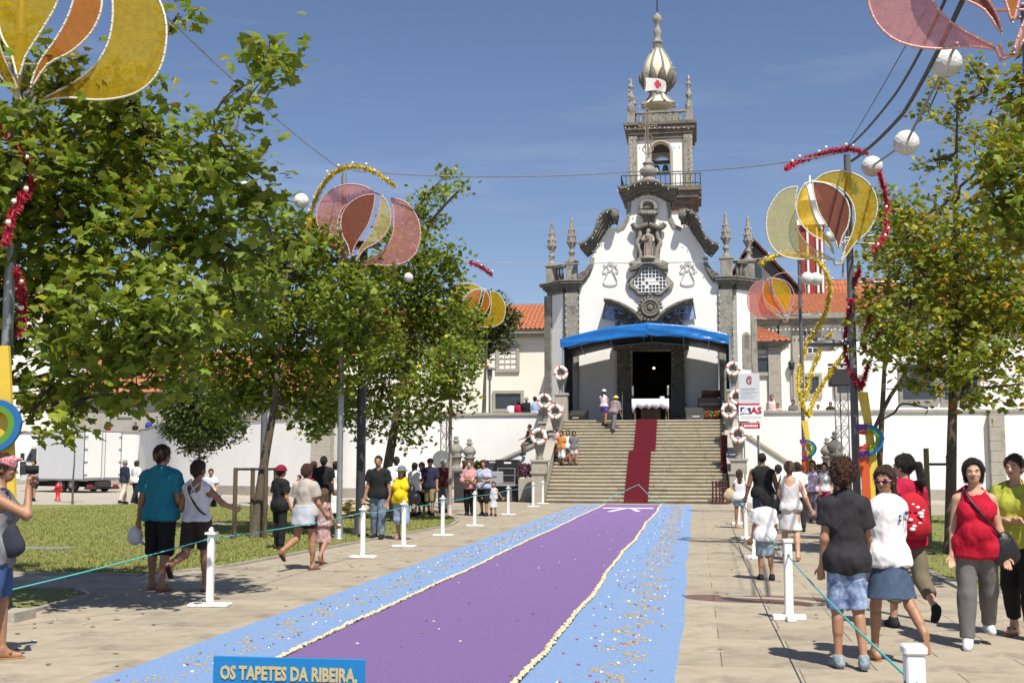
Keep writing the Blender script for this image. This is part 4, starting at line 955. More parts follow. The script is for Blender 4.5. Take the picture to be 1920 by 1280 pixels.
# far left buildings beyond the curved wall
Yf = 100.0
h3 = thing('far_building', 'long pale building with tiled roof glimpsed below the left tree', 'building', (-45, Yf, 2.9))
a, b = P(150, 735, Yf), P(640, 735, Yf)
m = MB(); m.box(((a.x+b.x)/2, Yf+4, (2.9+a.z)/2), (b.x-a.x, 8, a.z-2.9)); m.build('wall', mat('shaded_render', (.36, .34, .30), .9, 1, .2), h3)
m = MB(); zr = P(300, 660, Yf+4).z; corrug_roof(m, (a.x-.3, Yf-1, a.z-.1), (b.x+.3, Yf-1, a.z-.1), (b.x+.3, Yf+4, zr), (a.x-.3, Yf+4, zr), rows=8); m.build('roof', tile, h3)
for px in (235, 330, 430): window(h3, P(px, 765, Yf), 1.1, 1.3)
h4 = thing('far_house', 'cream house with white window surrounds at the far left edge', 'house', (-62, 104, 2.9))
a, b = P(-260, 560, 104), P(140, 560, 104)
m = MB(); m.box(((a.x+b.x)/2, 108, (2.9+a.z)/2), (b.x-a.x, 8, a.z-2.9)); m.build('wall', plaster_warm, h4)
m = MB(); corrug_roof(m, (a.x, 103.2, a.z), (b.x+.3, 103.2, a.z), (b.x+.3, 108, a.z+2.6), (a.x, 108, a.z+2.6), rows=6); m.build('roof', tile, h4)
for px in (-30, 45, 110):
    for py in (640, 740): window(h4, P(px, py, 104), 1.2, 1.8, stone=white_paint)

# ------------------------------------------------------------------ blue canopy over the platform
blue_t = mat('blue_tarpaulin', (.008, .15, .48), .3, 3, .25, (.006, .12, .40), bump=.5, bscale=5, trans=.08, spec=.6)
clear_t = mat('white_tarpaulin', (.78, .78, .76), .5, 5, .06, trans=.6, bump=.2, bscale=5)
CY0, CY1 = 53.6, 58.2
cn = thing('blue_canopy', 'arched blue tarpaulin canopy on metal posts over the church platform', 'canopy', (-2.3, 56, SZ))
fr_t = [(1050, 636), (1090, 625), (1150, 612), (1210, 606), (1217, 605), (1280, 610), (1330, 618), (1372, 628)]
fr_b = [(1051, 653), (1090, 646), (1150, 636), (1210, 631), (1217, 630), (1280, 633), (1330, 639), (1372, 647)]
A = arcpts([P(a, b, CY0) for a, b in fr_t], 5); Bm = arcpts([P(a, b, CY0) for a, b in fr_b], 5); n = len(A)
m = MB(); vs = []; rr_ = random.Random(5); nr = 7
A2 = arcpts(A[::2], 4); B2 = arcpts(Bm[::2], 4); n2_ = min(len(A2), len(B2))
lat = [[rr_.uniform(-1, 1) for _ in range(60)] for _ in range(3)]
def fold(i, j):
    u = i/n2_*26+j*.55; k = int(u) % 58; t = u-int(u); t = t*t*(3-2*t); a_ = lat[0][k]*(1-t)+lat[0][k+1]*t
    u = i/n2_*11-j*.8+20; k = int(u) % 58; t = u-int(u); t = t*t*(3-2*t); return .5*a_+.8*(lat[1][k]*(1-t)+lat[1][k+1]*t)
for i in range(n2_):
    for j in range(nr):
        f = j/(nr-1); p = A2[i]*(1-f)+B2[i]*f; bulge = -.10
        vs.append(p+Vector((0, .06+bulge-.03*f+.05*fold(i, j)*min(1, f*2), .03*fold(i, j+3)*f)))
fs = [(i*nr+k, i*nr+k+1, i*nr+nr+k+1, i*nr+nr+k) for i in range(n2_-1) for k in range(nr-1)]
m.add(vs, fs, 0, True); v_ = m.build('front_valance', blue_t, cn); md = v_.modifiers.new('t', 'SOLIDIFY'); md.thickness = .01
# roof sheet in strips: blue front, rear near-black with underside shade in its colour
def strip_roof(i0, i1, ya, yb, mt, nm, dz=0):
    m = MB(); vs = []
    for i in range(i0, i1+1): p = A[i]; vs += [(p.x, ya, p.z-.02-.45*(ya-CY0)/4.6), (p.x, yb, p.z-.02-.45*(yb-CY0)/4.6)]
    m.add(vs, [(k*2, k*2+1, k*2+3, k*2+2) for k in range(i1-i0)], 0, True); o = m.build(nm, mt, cn); md = o.modifiers.new('t', 'SOLIDIFY'); md.thickness = .008; return o
strip_roof(0, n-1, CY0+.05, CY0+1.9, blue_t, 'roof_sheet')
strip_roof(0, n-1, CY0+1.9, CY1, mat('shaded_tarpaulin', (.02, .025, .04), .6), 'roof_sheet')
sd = MB()
gal = mat('scaffold_tube', (.30, .36, .44), .4, metal=.5)
for px in (1056, 1369):
    for y in (CY0+.05, CY1-.3):
        q = P(px, 700, CY0); top = min(A, key=lambda p: abs(p.x-q.x)).z; sd = MB(); sd.cyl((q.x, y, SZ), (q.x, y, top-.02), .045, n=8); sd.build('post', gal, cn)
tr = MB()
for y in (CY0+.4, CY0+1.9, CY1-.6): tr.tube([Vector((p.x, y, p.z-.1-.45*(y-CY0)/4.6)) for p in A[::3]], .03, 6)
for k in (4, 9, 14, 20, 25, 30): tr.cyl((A[k].x, CY0+.2, A[k].z-.12), (A[k].x, CY1-.2, A[k].z-.55), .025, n=6)
tr.build('roof_frame', gal, cn)
curt = mat('dark_curtain', (.012, .014, .022), .8, 3, .3)
for xq in (A[0].x+.12, A[-1].x-.12):
    vs = []
    for k in range(21):
        y = CY0+.5+(CY1-CY0-.6)*k/20; vs += [(xq+.05*math.sin(k*1.9), y, SZ+.02), (xq+.04*math.sin(k*1.9), y, A[0].z-.05)]
    m = MB(); m.add(vs, [(k*2, k*2+1, k*2+3, k*2+2) for k in range(20)], 0, True); o = m.build('side_curtain', curt, cn); o.modifiers.new('t', 'SOLIDIFY').thickness = .01
bulbs([[P(1170, 642, CY1-.4), P(1217, 637, CY1-.4), P(1285, 642, CY1-.4)]], parent=cn, step=.2, r=.04)
# altar table, candles, piano, monitors, lectern
al = thing('altar_table', 'altar table under a white cloth at the top of the stairs', 'table', (P(1220, 765, 55.2).x, 55.2, SZ))
a, b = P(1187, 757, 55.2), P(1253, 757, 55.2); w = b.x-a.x; cx0 = (a.x+b.x)/2
m = MB(); m.box((cx0, 55.2, SZ+.98), (w, .8, .05)); m.build('table_top', wood_dark, al)
for sx in (-1, 1):
    for sy in (-1, 1): m = MB(); m.box((cx0+sx*(w/2-.1), 55.2+sy*.3, SZ+.48), (.08, .08, .96)); m.build('leg', wood_dark, al)
m = MB(); m.box((cx0, 55.1, SZ+.42), (.9, .1, .84)); m.build('front_panel', gl, al)
cloth_m = mat('white_linen', (.72, .72, .78), .85, 6, .06, bump=.3, bscale=10)
vs = []; k = 24
for i in range(k+1):
    u = i/k; x = cx0-w/2-.04+(w+.08)*u; dr = .42+.05*math.sin(i*1.3)+(.22 if i in (1, k-1) else 0); vs += [(x, 55.62, SZ+1.02), (x, 54.76, SZ+1.02), (x, 54.73+.02*math.sin(i*2.1), SZ+1.02-dr)]
m = MB(); m.add(vs, [(i*3+j, i*3+3+j, i*3+4+j, i*3+1+j) for i in range(k) for j in range(2)], 0, True); c_ = m.build('altar_cloth', cloth_m, None, 'white linen cloth draped over the altar table', 'tablecloth'); c_.modifiers.new('t', 'SOLIDIFY').thickness = .01
m = MB(); m.box((cx0+.55, 54.95, SZ+1.08), (.2, .12, .12)); m.build('book', mat('paper', (.8, .78, .7)), None, 'small pale book standing on the altar cloth', 'book')
for px, wh in ((1186.5, 'left'), (1253, 'right')):
    q = P(px, 760, 55.1); t = thing('candle_stand', 'tall candle stand at the %s end of the altar' % wh, 'candle', (q.x, 55.1, SZ))
    m = MB(); m.lathe([(.14, 0), (.12, .03), (.025, .06), (.025, 1.15), (.06, 1.2)], (q.x, 55.1, SZ), 8); m.build('stand', gl, t)
    m = MB(); m.cyl((q.x, 55.1, SZ+1.2), (q.x, 55.1, SZ+1.65), .045, n=8); m.build('candle', mat('wax', (.75, .7, .58), .5), t)
ma = mat('mahogany', (.09, .012, .012), .3, 8, .4, coat=.5)
a, b = P(1308, 742, 56), P(1351, 784, 56); og = thing('organ', 'dark red wooden organ with a music stand at the right of the platform', 'organ', ((a.x+b.x)/2, 56, SZ))
w = b.x-a.x; cxo = (a.x+b.x)/2
m = MB(); m.box((cxo, 56.1, SZ+.55), (w, .6, 1.1)); m.box((cxo, 55.7, SZ+.72), (w*.96, .35, .1)); m.build('case', ma, og, bevel=.02)
m = MB(); m.box((cxo, 55.62, SZ+.79), (w*.86, .16, .03)); m.build('keyboard', white_paint, og)
m = MB(); m.box((cxo+.1, 56.0, SZ+1.3), (.9, .04, .35), 0, 0, .3); m.build('music_stand', ma, og)
bk = mat('black_cabinet', (.012, .012, .013), .55, 20, .2, bump=.2, bscale=80); grl = mat('speaker_grille', (.03, .03, .032), .7, bump=.6, bscale=200)
def speaker(c, w, d, h, label, rz=0, wedge=False, group=None):
    t = thing('loudspeaker', label, 'loudspeaker', c, rz, group); m = MB()
    if wedge:
        v = [(-w/2, -d/2, 0), (w/2, -d/2, 0), (w/2, d/2, 0), (-w/2, d/2, 0), (-w/2, -d/2+.08, h*.45), (w/2, -d/2+.08, h*.45), (w/2, d/2-.05, h), (-w/2, d/2-.05, h)]
        m.add(v, [(3, 2, 1, 0), (0, 1, 5, 4), (4, 5, 6, 7), (2, 3, 7, 6), (1, 2, 6, 5), (3, 0, 4, 7)])
    else: m.box((0, 0, h/2), (w, d, h))
    o = m.build('cabinet', bk, None, origin=(0, 0, 0)); o.parent = t
    g2 = MB()
    if not wedge: g2.box((0, -d/2-.008, h*.46), (w*.88, .012, h*.8)); 
    else: g2.add([(-w*.42, -d/2+.1, h*.47), (w*.42, -d/2+.1, h*.47), (w*.42, d/2-.1, h*.97), (-w*.42, d/2-.1, h*.97)], [(0, 1, 2, 3)])
    o = g2.build('grille', grl, None, origin=(0, 0, 0)); o.parent = t
    g3 = MB(); g3.box((0, -d/2-.012, h*.93) if not wedge else (0, -d/2+.05, h*.3), (w*.35, .012, .035)); o = g3.build('badge', white_paint, None, origin=(0, 0, 0)); o.parent = t
    return t
q = P(1303, 788, 54.6); speaker((q.x, 54.6, SZ), .9, .6, .62, 'black wedge stage monitor at the right of the altar', .2, True)
q = P(1083, 788, 54.9); speaker((q.x, 54.9, SZ), .9, .6, .55, 'black wedge stage monitor in the left shade of the platform', -.3, True)
ms_ = thing('microphone_stand', 'slim chrome microphone stand left of the altar', 'microphone stand', (P(1167, 785, 54.6).x, 54.6, SZ))
q = ms_.location; m = MB(); m.lathe([(.14, 0), (.13, .03), (.02, .05)], q, 10); m.cyl(q+Vector((0, 0, .04)), q+Vector((0, 0, 1.25)), .014, n=6); m.build('pole', steel, ms_)
m = MB(); m.sphere(q+Vector((0, -.05, 1.3)), .04, 8, 6); m.build('microphone', iron, ms_)
fb = MB(); r = random.Random(4); q = P(1346, 782, 54.2)
for k in range(110): fb.sphere(q+Vector((r.uniform(-.6, .35), r.uniform(-.2, .2), r.uniform(0, .26))), r.uniform(.03, .06), 5, 3, r.choice((0, 1, 2, 2)))
o = fb.build('flower_bed', [mat('marigold', (.4, .19, .02), .8), mat('flower_red', (.4, .03, .03), .8), mat('flower_leaf', (.05, .09, .02), .8)], None, 'bank of yellow and red flowers at the platform edge before the organ', 'flowers')

# ------------------------------------------------------------------ sign boards right of the stairs
SYG = 47.6
def board(pts, Y, nm, m, parent, th=.06):
    a, b = P(*pts[0], Y), P(*pts[1], Y); o = MB(); o.box(((a.x+b.x)/2, Y+th/2, (a.z+b.z)/2), (abs(b.x-a.x), th, abs(a.z-b.z))); return o.build(nm, m, parent, bevel=.008)
sgr = mat('sign_grey', (.52, .54, .57), .5, 3, .05); sred = mat('sign_red', (.42, .012, .035), .5); sblue = mat('sign_blue', (.03, .04, .20), .5); swhite = mat('sign_white', (.78, .79, .8), .5); stext = mat('sign_text_grey', (.3, .32, .36), .6)
s1 = thing('information_board', 'tall grey information board with a small red emblem beside the stairs', 'sign', P(1404, 860, SYG))
board([(1384, 700), (1425, 756)], SYG, 'panel', sgr, s1); board([(1384.5, 756.5), (1424.5, 760)], SYG-.004, 'red_strip', sred, s1)
for k, y in enumerate((728, 731, 735, 738, 742, 746)): board([(1389, y), (1389+(30, 26, 32, 20, 28, 24)[k], y+.7)], SYG-.008, 'text_line', stext, s1, .005)
em = MB(); q = P(1405, 712, SYG-.01)
em.tube([q+Vector((math.cos(t)*.1, 0, math.sin(t)*.14)) for t in np.linspace(.6, 5.6, 12)], .022, 5); em.tube([q+Vector((-.06, 0, .02)), q+Vector((.02, 0, .08)), q+Vector((.03, 0, -.08)), q+Vector((.09, 0, .02))], .018, 5); em.build('emblem', sred, s1)
for px in (1389, 1420): a = P(px, 756, SYG+.1); m = MB(); m.cyl((a.x, SYG+.1, 0), (a.x, SYG+.1, P(px, 702, SYG).z), .04, n=8); m.build('post', steel, s1)
s2 = thing('company_sign', 'white AS sign with a blue logo and red letters on the stair side posts', 'sign', P(1409, 790, SYG-.2))
board([(1385, 760), (1432, 789.5)], SYG-.14, 'panel', swhite, s2); board([(1388, 763), (1408, 776)], SYG-.148, 'logo_square', sblue, s2, .01)
def ptxt(txt, px, py, Y, h, w, m, par, off=.0, nm='lettering'): return text_mesh(txt, h*Y/FPX*1.38, nm, m, par, P(px, py, Y), width=w*Y/FPX, offset=off, depth=.003)
ptxt('AS', 1418, 769.5, SYG-.155, 12, 21, sred, s2, .012); ptxt('a', 1398, 769, SYG-.156, 12, 13, swhite, s2, .01, 'logo_letter')
m = MB(); m.tube([P(x, y, SYG-.156) for x, y in ((1389, 775), (1393, 772), (1398, 764.5), (1406, 763.5))], .03, 5); m.build('logo_swash', swhite, s2)
for k, y in enumerate((780, 783.5)): board([(1390, y), (1428, y+.9)], SYG-.146, 'text_line', stext, s2, .005)
s3 = thing('notice_board', 'small red and white notice board lowest of the three signs by the stairs', 'sign', P(1409, 815, SYG-.2))
board([(1391, 792), (1426, 816)], SYG-.1, 'panel', swhite, s3); board([(1392, 793), (1425, 803)], SYG-.108, 'red_panel', sred, s3, .01)
r = random.Random(2); x = 1395
while x < 1421: w = r.uniform(1.3, 2.4); board([(x, 796), (x+w, 800)], SYG-.114, 'letter', swhite, s3, .004); x += w+.7
for px in (1395, 1422): a = P(px, 800, SYG); m = MB(); m.cyl((a.x, SYG, 0), (a.x, SYG, P(px, 794, SYG).z), .03, n=8); m.build('post', steel, s3)
# red stanchion racks on the right of the steps
rm = mat('maroon_iron', (.07, .008, .012), .5)
def rack(px0, px1, Y, z, h, label):
    a, b = P(px0, 900, Y).x, P(px1, 900, Y).x; t = thing('iron_rack', label, 'rack', ((a+b)/2, Y, z)); k = 5
    for i in range(k):
        x = a+(b-a)*i/(k-1); m = MB(); m.cyl((x, Y, z), (x, Y, z+h), .03, n=6); m.sphere((x, Y, z+h), .05, 6, 4); m.tube([Vector((x+math.cos(q)*.1, Y-.12+math.sin(q)*.1, z+.06)) for q in np.linspace(0, 5.5, 9)], .025, 5); m.build('bar', rm, t)
    m = MB(); m.cyl((a, Y, z+h*.75), (b, Y, z+h*.75), .025, n=6); m.cyl((a, Y, z+h*.3), (b, Y, z+h*.3), .025, n=6); m.build('rail', rm, t)
rack(1336, 1362, 46.3, 0, .85, 'maroon iron rack standing at the right foot of the stairs')
rack(1353, 1364, 48.9, 8*rise, 1.5, 'maroon iron rack standing on the right edge of the steps')

# ------------------------------------------------------------------ stage and sound gear left of the stairs
sg = thing('small_stage', 'low stage deck with black skirt left of the staircase', 'stage', P(930, 938, 48.6))
a, b = P(876, 906, 48.6), P(986, 906, 48.6)
m = MB(); m.box(((a.x+b.x)/2, 49.6, a.z-.05), (b.x-a.x, 2.0, .1)); m.build('deck', mat('stage_deck', (.25, .25, .25), .7), sg)
m = MB(); x0_ = P(915, 906, 48.6).x; m.box(((x0_+b.x)/2, 49.65, (a.z-.1)/2), (b.x-x0_, 1.8, a.z-.1)); m.build('skirt', bk, sg)
for px in (878, 915, 958, 984): q = P(px, 906, 48.65); m = MB(); m.cyl((q.x, 48.66, 0), (q.x, 48.66, a.z-.1), .03, n=6); m.build('leg', steel, sg)
zd = a.z
q = P(952, 905, 49.2); ra = thing('amplifier_rack', 'tall black flight-case rack on the stage deck', 'rack', (q.x, 49.2, zd))
w = 1.0; m = MB(); m.box((q.x, 49.2, zd+.5), (w*.95, .7, 1.0)); m.build('case', bk, ra, bevel=.02)
m = MB(); 
for dx in (-.36, .36): m.box((q.x+dx, 48.84, zd+.33), (.04, .03, .6))
for dz in (.04, .34, .63): m.box((q.x, 48.835, zd+dz), (.76, .03, .04))
m.build('rack_rails', steel, ra)
m = MB(); m.box((q.x+.05, 48.84, zd+.86), (.3, .02, .07)); m.build('badge', white_paint, ra)
q = P(926, 905, 49.4); speaker((q.x, 49.4, zd), .85, .6, .95, 'black loudspeaker on the stage beside the tall rack')
m2 = thing('grey_equipment_case', 'grey equipment case standing in front of the stage loudspeaker', 'case', P(929, 905, 48.9)); m2.location.z = zd
m = MB(); q = m2.location; m.box(q+Vector((0, 0, .25)), (.7, .5, .5)); m.build('body', mat('grey_case', (.3, .32, .33), .6), m2, bevel=.02); m = MB(); m.box(q+Vector((0, -.26, .3)), (.2, .03, .04)); m.build('handle', steel, m2)
q = P(862, 945, 45.5); speaker((q.x, 46.5, 0), .75, .6, 1.2, 'tall black bass cabinet standing on the paving left of the stage')
# planted wall by the stairs
def shrub(name, c, sz, cols_, n, label, leaf=.07):
    t = thing(name, label, 'shrub', c); m = MB(); r = random.Random(int(c[0]*10)); c = Vector(c)
    for k in range(6): m.cyl(c+Vector((r.uniform(-sz[0], sz[0])*.6, 0, 0)), c+Vector((r.uniform(-sz[0], sz[0]), r.uniform(-sz[1], sz[1]), sz[2]*.8)), .012, .006, 5)
    m.build('stem', wood_dark, t)
    V = []; F = []; T = []
    for k in range(n):
        p = c+Vector((r.uniform(-1, 1)*sz[0], r.uniform(-1, 1)*sz[1], sz[2]*(.15+.85*r.random()))); a = Vector((r.gauss(0, 1), r.gauss(0, 1), r.gauss(0, 1))).normalized()*leaf; b_ = a.orthogonal().normalized()*leaf*.6
        q = Matrix.Rotation(r.uniform(0, 6), 3, a.normalized()) @ b_
        V += [p-a, p+q, p+a, p-q]; F.append((4*k, 4*k+1, 4*k+2, 4*k+3)); T += [r.choice(cols_)]*4
    o = npmesh('foliage', [tuple(v) for v in V], F, [mat('shrub_leaf', (1, 1, 1), .7, attr=True, trans=.2)], t, smooth=False, tint=np.array(T)); o['kind'] = 'stuff'
q = P(987, 884, 48.2)
pw = MB(); aa, bb = P(972, 895, 48.2), P(1000, 905, 48.2); pw.box(((aa.x+bb.x)/2, 48.5, aa.z/2-.05), (bb.x-aa.x, .6, aa.z)); pw.build('planter_wall', granite_pale, None, 'low stone planter wall under the purple flowers left of the stairs', 'planter')
shrub('flowering_shrub', ((aa.x+bb.x)/2, 48.5, aa.z-.06), (.34, .25, .62), [(.22, .05, .16), (.28, .08, .22), (.12, .06, .06), (.06, .09, .03)], 700, 'purple flowering shrub on the low wall just left of the stairs')
q = P(910, 884, 51.6); shrub('hedge', (q.x, 51.6, .9), (1.0, .3, .75), [(.16, .11, .03), (.2, .15, .03), (.08, .10, .03)], 1500, 'browning hedge behind the stage loudspeakers against the white wall', .09)
m = MB(); m.box((q.x, 51.6, .45), (2.2, .7, .9)); m.build('planter_wall', granite_pale, None, 'low stone planter wall under the browning hedge behind the stage', 'planter')
q = P(1530, 882, 51.0); shrub('hedge', (q.x, 51.0, .6), (.9, .3, .9), [(.16, .12, .04), (.2, .15, .04), (.08, .09, .03)], 1300, 'dry hedge behind the right-hand stone finials', .09)

# ------------------------------------------------------------------ lorry
wheel_r = .42
lo = thing('box_lorry', 'white box lorry parked by the curved wall, rear doors facing the lawn', 'lorry', G(190, 922))
fwd = Vector((-.894, .447, 0)); rz = math.atan2(fwd.y, fwd.x)
c0 = G(192, 921); hL = P(192, 809, c0.y).z; zb_ = P(192, 899, c0.y).z
body_w = mat('lorry_white', (.72, .72, .70), .4, 2, .06, stain=((.4, .38, .34), 1.2, .6, .35)); body_g = mat('lorry_shaded_white', (.62, .63, .65), .45, 2, .05)  # cargo box greyer than the doors, side shade put into its colour
chas = mat('chassis', (.03, .03, .03), .8)
def lb(cx, cy, cz, dx, dy, dz, nm, mt, par=lo, bev=.02):
    m = MB(); m.box((cx, cy, cz), (dx, dy, dz)); o = m.build(nm, mt, None, origin=(0, 0, 0), bevel=bev); o.parent = par; return o
lo.rotation_euler.z = rz
Lb, Wb, Hb = 4.2, 2.35, hL-zb_
lb(Lb/2, 0, zb_+Hb/2, Lb, Wb, Hb, 'cargo_box', body_g)
lb(Lb/2, 0, zb_+Hb-.03, Lb+.03, Wb+.04, .08, 'top_rail', steel); lb(Lb/2, 0, zb_+.03, Lb+.03, Wb+.04, .1, 'bottom_rail', steel)
for s in (-1, 1):
    dd = lb(-.03, s*Wb/4, zb_+Hb/2+.02, .05, Wb/2-.09, Hb-.2, 'rear_door', body_w)
    for k in range(4): lb(-.07, s*(Wb/2-.1), zb_+.3+k*(Hb-.6)/3, .04, .2, .06, 'hinge', steel, dd, 0)
    lb(-.075, s*.1, zb_+Hb/2, .03, .03, Hb-.2, 'lock_rod', steel, dd, 0)
    lb(-.02, s*(Wb/2-.02), zb_+Hb/2, .06, .06, Hb, 'corner_post', mat('dark_trim', (.1, .1, .1), .6))
    lb(-.1, s*.8, zb_-.3, .05, .35, .14, 'tail_lamp', mat('tail_lamp', (.25, .02, .02), .3))
lb(Lb/2+.6, 0, zb_-.22, Lb+1.8, .8, .3, 'chassis', chas); lb(-.05, 0, zb_-.42, .12, Wb-.2, .14, 'rear_bumper', chas)
for x, s in ((1.1, 1), (1.1, -1), (4.9, 1), (4.9, -1), (2.1, 1), (2.1, -1)):
    t_ = MB(); t_.lathe([(.2, -.14), (.38, -.13), (wheel_r, -.08), (wheel_r, .08), (.38, .13), (.2, .14)], (0, 0, 0), 18)
    t_.v = [(x+a_, s*(Wb/2-.2)+c_, wheel_r+b_) for a_, b_, c_ in t_.v]; w = t_.build('wheel', mat('tyre', (.02, .02, .02), .9), None, origin=(0, 0, 0)); w.parent = lo
    h_ = MB(); h_.lathe([(.05, -.155), (.2, -.15), (.2, .15), (.05, .155)], (0, 0, 0), 12); h_.v = [(x+a_, s*(Wb/2-.2)+c_, wheel_r+b_) for a_, b_, c_ in h_.v]; h2_ = h_.build('hub', steel, None, origin=(0, 0, 0)); h2_.parent = w
cb = MB(); cb.prism([(Lb+.15, .55), (Lb+.15, 2.55), (Lb+.9, 2.55), (Lb+1.55, 1.75), (Lb+1.95, 1.55), (Lb+2.0, .55)], -1.0, 1.0); o = cb.build('cab', body_w, None, origin=(0, 0, 0), bevel=.04); o.parent = lo
for s in (-1, 1):
    w_ = MB(); w_.prism([(Lb+.4, 1.6), (Lb+.4, 2.35), (Lb+.85, 2.35), (Lb+1.4, 1.65)], s*1.0-.02, s*1.0+.02); o = w_.build('side_window', glass_dark, None, origin=(0, 0, 0)); o.parent = lo
    w_ = MB(); w_.box((Lb+1.35, s*1.25, 1.9), (.1, .2, .4)); o = w_.build('mirror', chas, None, origin=(0, 0, 0)); o.parent = lo
w_ = MB(); w_.add([(Lb+.95, -.9, 2.5), (Lb+.95, .9, 2.5), (Lb+1.57, .9, 1.76), (Lb+1.57, -.9, 1.76)], [(0, 1, 2, 3)]); o = w_.build('windscreen', glass_dark, None, origin=(0, 0, 0)); o.parent = lo
# hydrant
q = G(108, 938); hy = thing('fire_hydrant', 'small red fire hydrant at the edge of the lawn before the lorry', 'hydrant', q)
m = MB(); m.lathe([(.13, 0), (.13, .06), (.09, .08), (.09, .5), (.13, .53), (.13, .58), (.10, .66), (.04, .72), (.03, .76)], q, 12); m.build('barrel', mat('hydrant_red', (.5, .02, .02), .4), hy)
for s in (-1, 1): m = MB(); m.cyl(q+Vector((0, 0, .45)), q+Vector((s*.19, 0, .45)), .06, n=8); m.build('outlet', MATS['hydrant_red'], hy)
# ------------------------------------------------------------------ barrier posts and rope
def base_obj(mb, nm, mt, par, bevel=0):
    o = mb.build(nm, mt, None, origin=(0, 0, 0), bevel=bevel); o.parent = par; return o
bpL = thing('barrier_post', 'x', 'barrier post', (0, 0, 0), group='white barrier posts along the left of the carpet')
m = MB(); m.box((0, 0, .42), (.075, .075, .78)); base_obj(m, 'post', white_paint, bpL, .008)
m = MB(); m.box((0, 0, .82), (.12, .12, .025)); m.lathe([(.03, .83), (.035, .86), (.012, .89)], (0, 0, 0), 8); base_obj(m, 'cap', white_paint, bpL)
m = MB(); m.box((0, 0, .018), (.46, .22, .036)); base_obj(m, 'base_plate', white_paint, bpL, .01)
bpR = thing('barrier_post', 'x', 'barrier post', (0, 0, 0), group='white barrier posts along the right of the carpet')
m = MB(); m.box((0, 0, .40), (.082, .082, .78)); base_obj(m, 'post', white_paint, bpR, .008)
m = MB(); m.box((0, 0, .81), (.10, .10, .04)); base_obj(m, 'cap', white_paint, bpR, .008)
m = MB(); m.box((0, 0, .03), (.34, .09, .06)); m.box((0, 0, .028), (.09, .34, .056)); base_obj(m, 'base_plate', white_paint, bpR, .008)
m = MB(); m.cyl((0, -.043, .66), (0, .043, .66), .016, n=8); m.cyl((-.043, .0, .66), (.043, .0, .66), .016, n=8); base_obj(m, 'rope_eyelet', iron, bpR)
posts_L = [((393, 1136), 'barrier post nearest the camera on the left, in the tree shade'), ((680, 1045), 'white barrier post right of the woman with the grey sweater, second from the left'), ((757, 1025), 'white barrier post in front of the woman in yellow'),
           ((830, 1004), 'white barrier post below the man in the navy shirt'), ((890, 986), 'white barrier post below the two women holding children'), ((953, 965), 'white barrier post just right of the toddler in white'), ((1000, 950), 'white barrier post by the left pedestal at the foot of the stairs'), ((1018, 944), 'farthest left barrier post touching the bottom stair')]
posts_R = [((1480, 1162), 'white barrier post left of the boy in the dark shirt'), ((1415, 1047), 'white barrier post behind the legs of the boy in the white shirt'), ((1399, 1011), 'white barrier post just left of the small boy in white'), ((1385, 983), 'farthest right barrier post below the girl with the tote bag')]
lp = []; rp_ = []
def place(proto, loc, lab, used, rz):
    o = proto if not used else copy_tree(proto)
    o.location = loc; o.rotation_euler.z = rz; o['label'] = lab; return o
for i, (a, lab) in enumerate(posts_L): q = G(*a); place(bpL, q, lab, i, random.uniform(-.1, .1)); lp.append(q+Vector((0, -.045, .76)))
for i, (a, lab) in enumerate(posts_R): q = G(*a); place(bpR, q, lab, i, random.uniform(-.1, .1)); rp_.append(q+Vector((0, 0, .66)))
near = P(1712, 1190, 5.48); q = Vector((near.x, 5.48, 0)); place(bpR, q, 'white barrier post nearest the camera at the bottom right edge', 1, .05); nearp = q+Vector((0, 0, .66))
rope_m = mat('turquoise_rope', (.07, .42, .40), .6)
def rope(pts, lab, sag=.05, r=.007):
    m = MB(); path = []
    for a, b in zip(pts[:-1], pts[1:]):
        for k in range(8): t = k/8; p = a+(b-a)*t; p.z -= sag*4*t*(1-t); path.append(p)
    path.append(pts[-1]); m.tube(path, r, 6); return m.build('rope', rope_m, None, lab, 'rope')
rope([P(-260, 1168, 9.6)]+[lp[i] for i in range(len(lp))], 'turquoise rope strung along the left barrier posts', .03)
rope([rp_[3], rp_[2], rp_[1], rp_[0], nearp, Vector((nearp.x+.35, 3.4, .62))], 'turquoise rope strung along the right barrier posts', .03)
rope([Vector((-3.6, 46.1, .02)), Vector((-3.2, 46.4, .3)), P(1197, 908, 46.45), Vector((-1.6, 46.3, .1)), Vector((-1.2, 46.1, .02))], 'pale rope draped over the bottom of the red carpet', .0, .012)

# ------------------------------------------------------------------ lettered sign in front of the carpet
SY = 7.5; a, b = P(400, 1229, SY), P(684, 1236, SY)
sb = thing('carpet_sign', 'blue sign with gold lettering OS TAPETES DA RIBEIRA before the carpet', 'sign', ((a.x+b.x)/2, SY, 0))
m = MB(); m.prism([(a.x, a.z), (b.x, b.z), (b.x, .03), (a.x, .03)], SY, SY+.02); m.build('panel', mat('sign_blue_paint', (.012, .20, .46), .35, 3, .06), sb, bevel=.003)
for x in (a.x+.15, b.x-.15): m = MB(); m.box((x, SY+.04, .16), (.04, .04, .32)); m.box((x, SY+.1, .012), (.05, .3, .024)); m.build('foot', wood_dark, sb)
gold_l = mat('sign_gold', (.55, .48, .22), .5, 20, .15)
c = P(540, 1264, SY-.004); t = text_mesh('OS TAPETES DA RIBEIRA,', .118, 'lettering', gold_l, sb, (c.x, SY-.004, c.z), width=.93, offset=.0045, depth=.002)
t.rotation_euler.y = math.atan2(a.z-b.z, b.x-a.x)

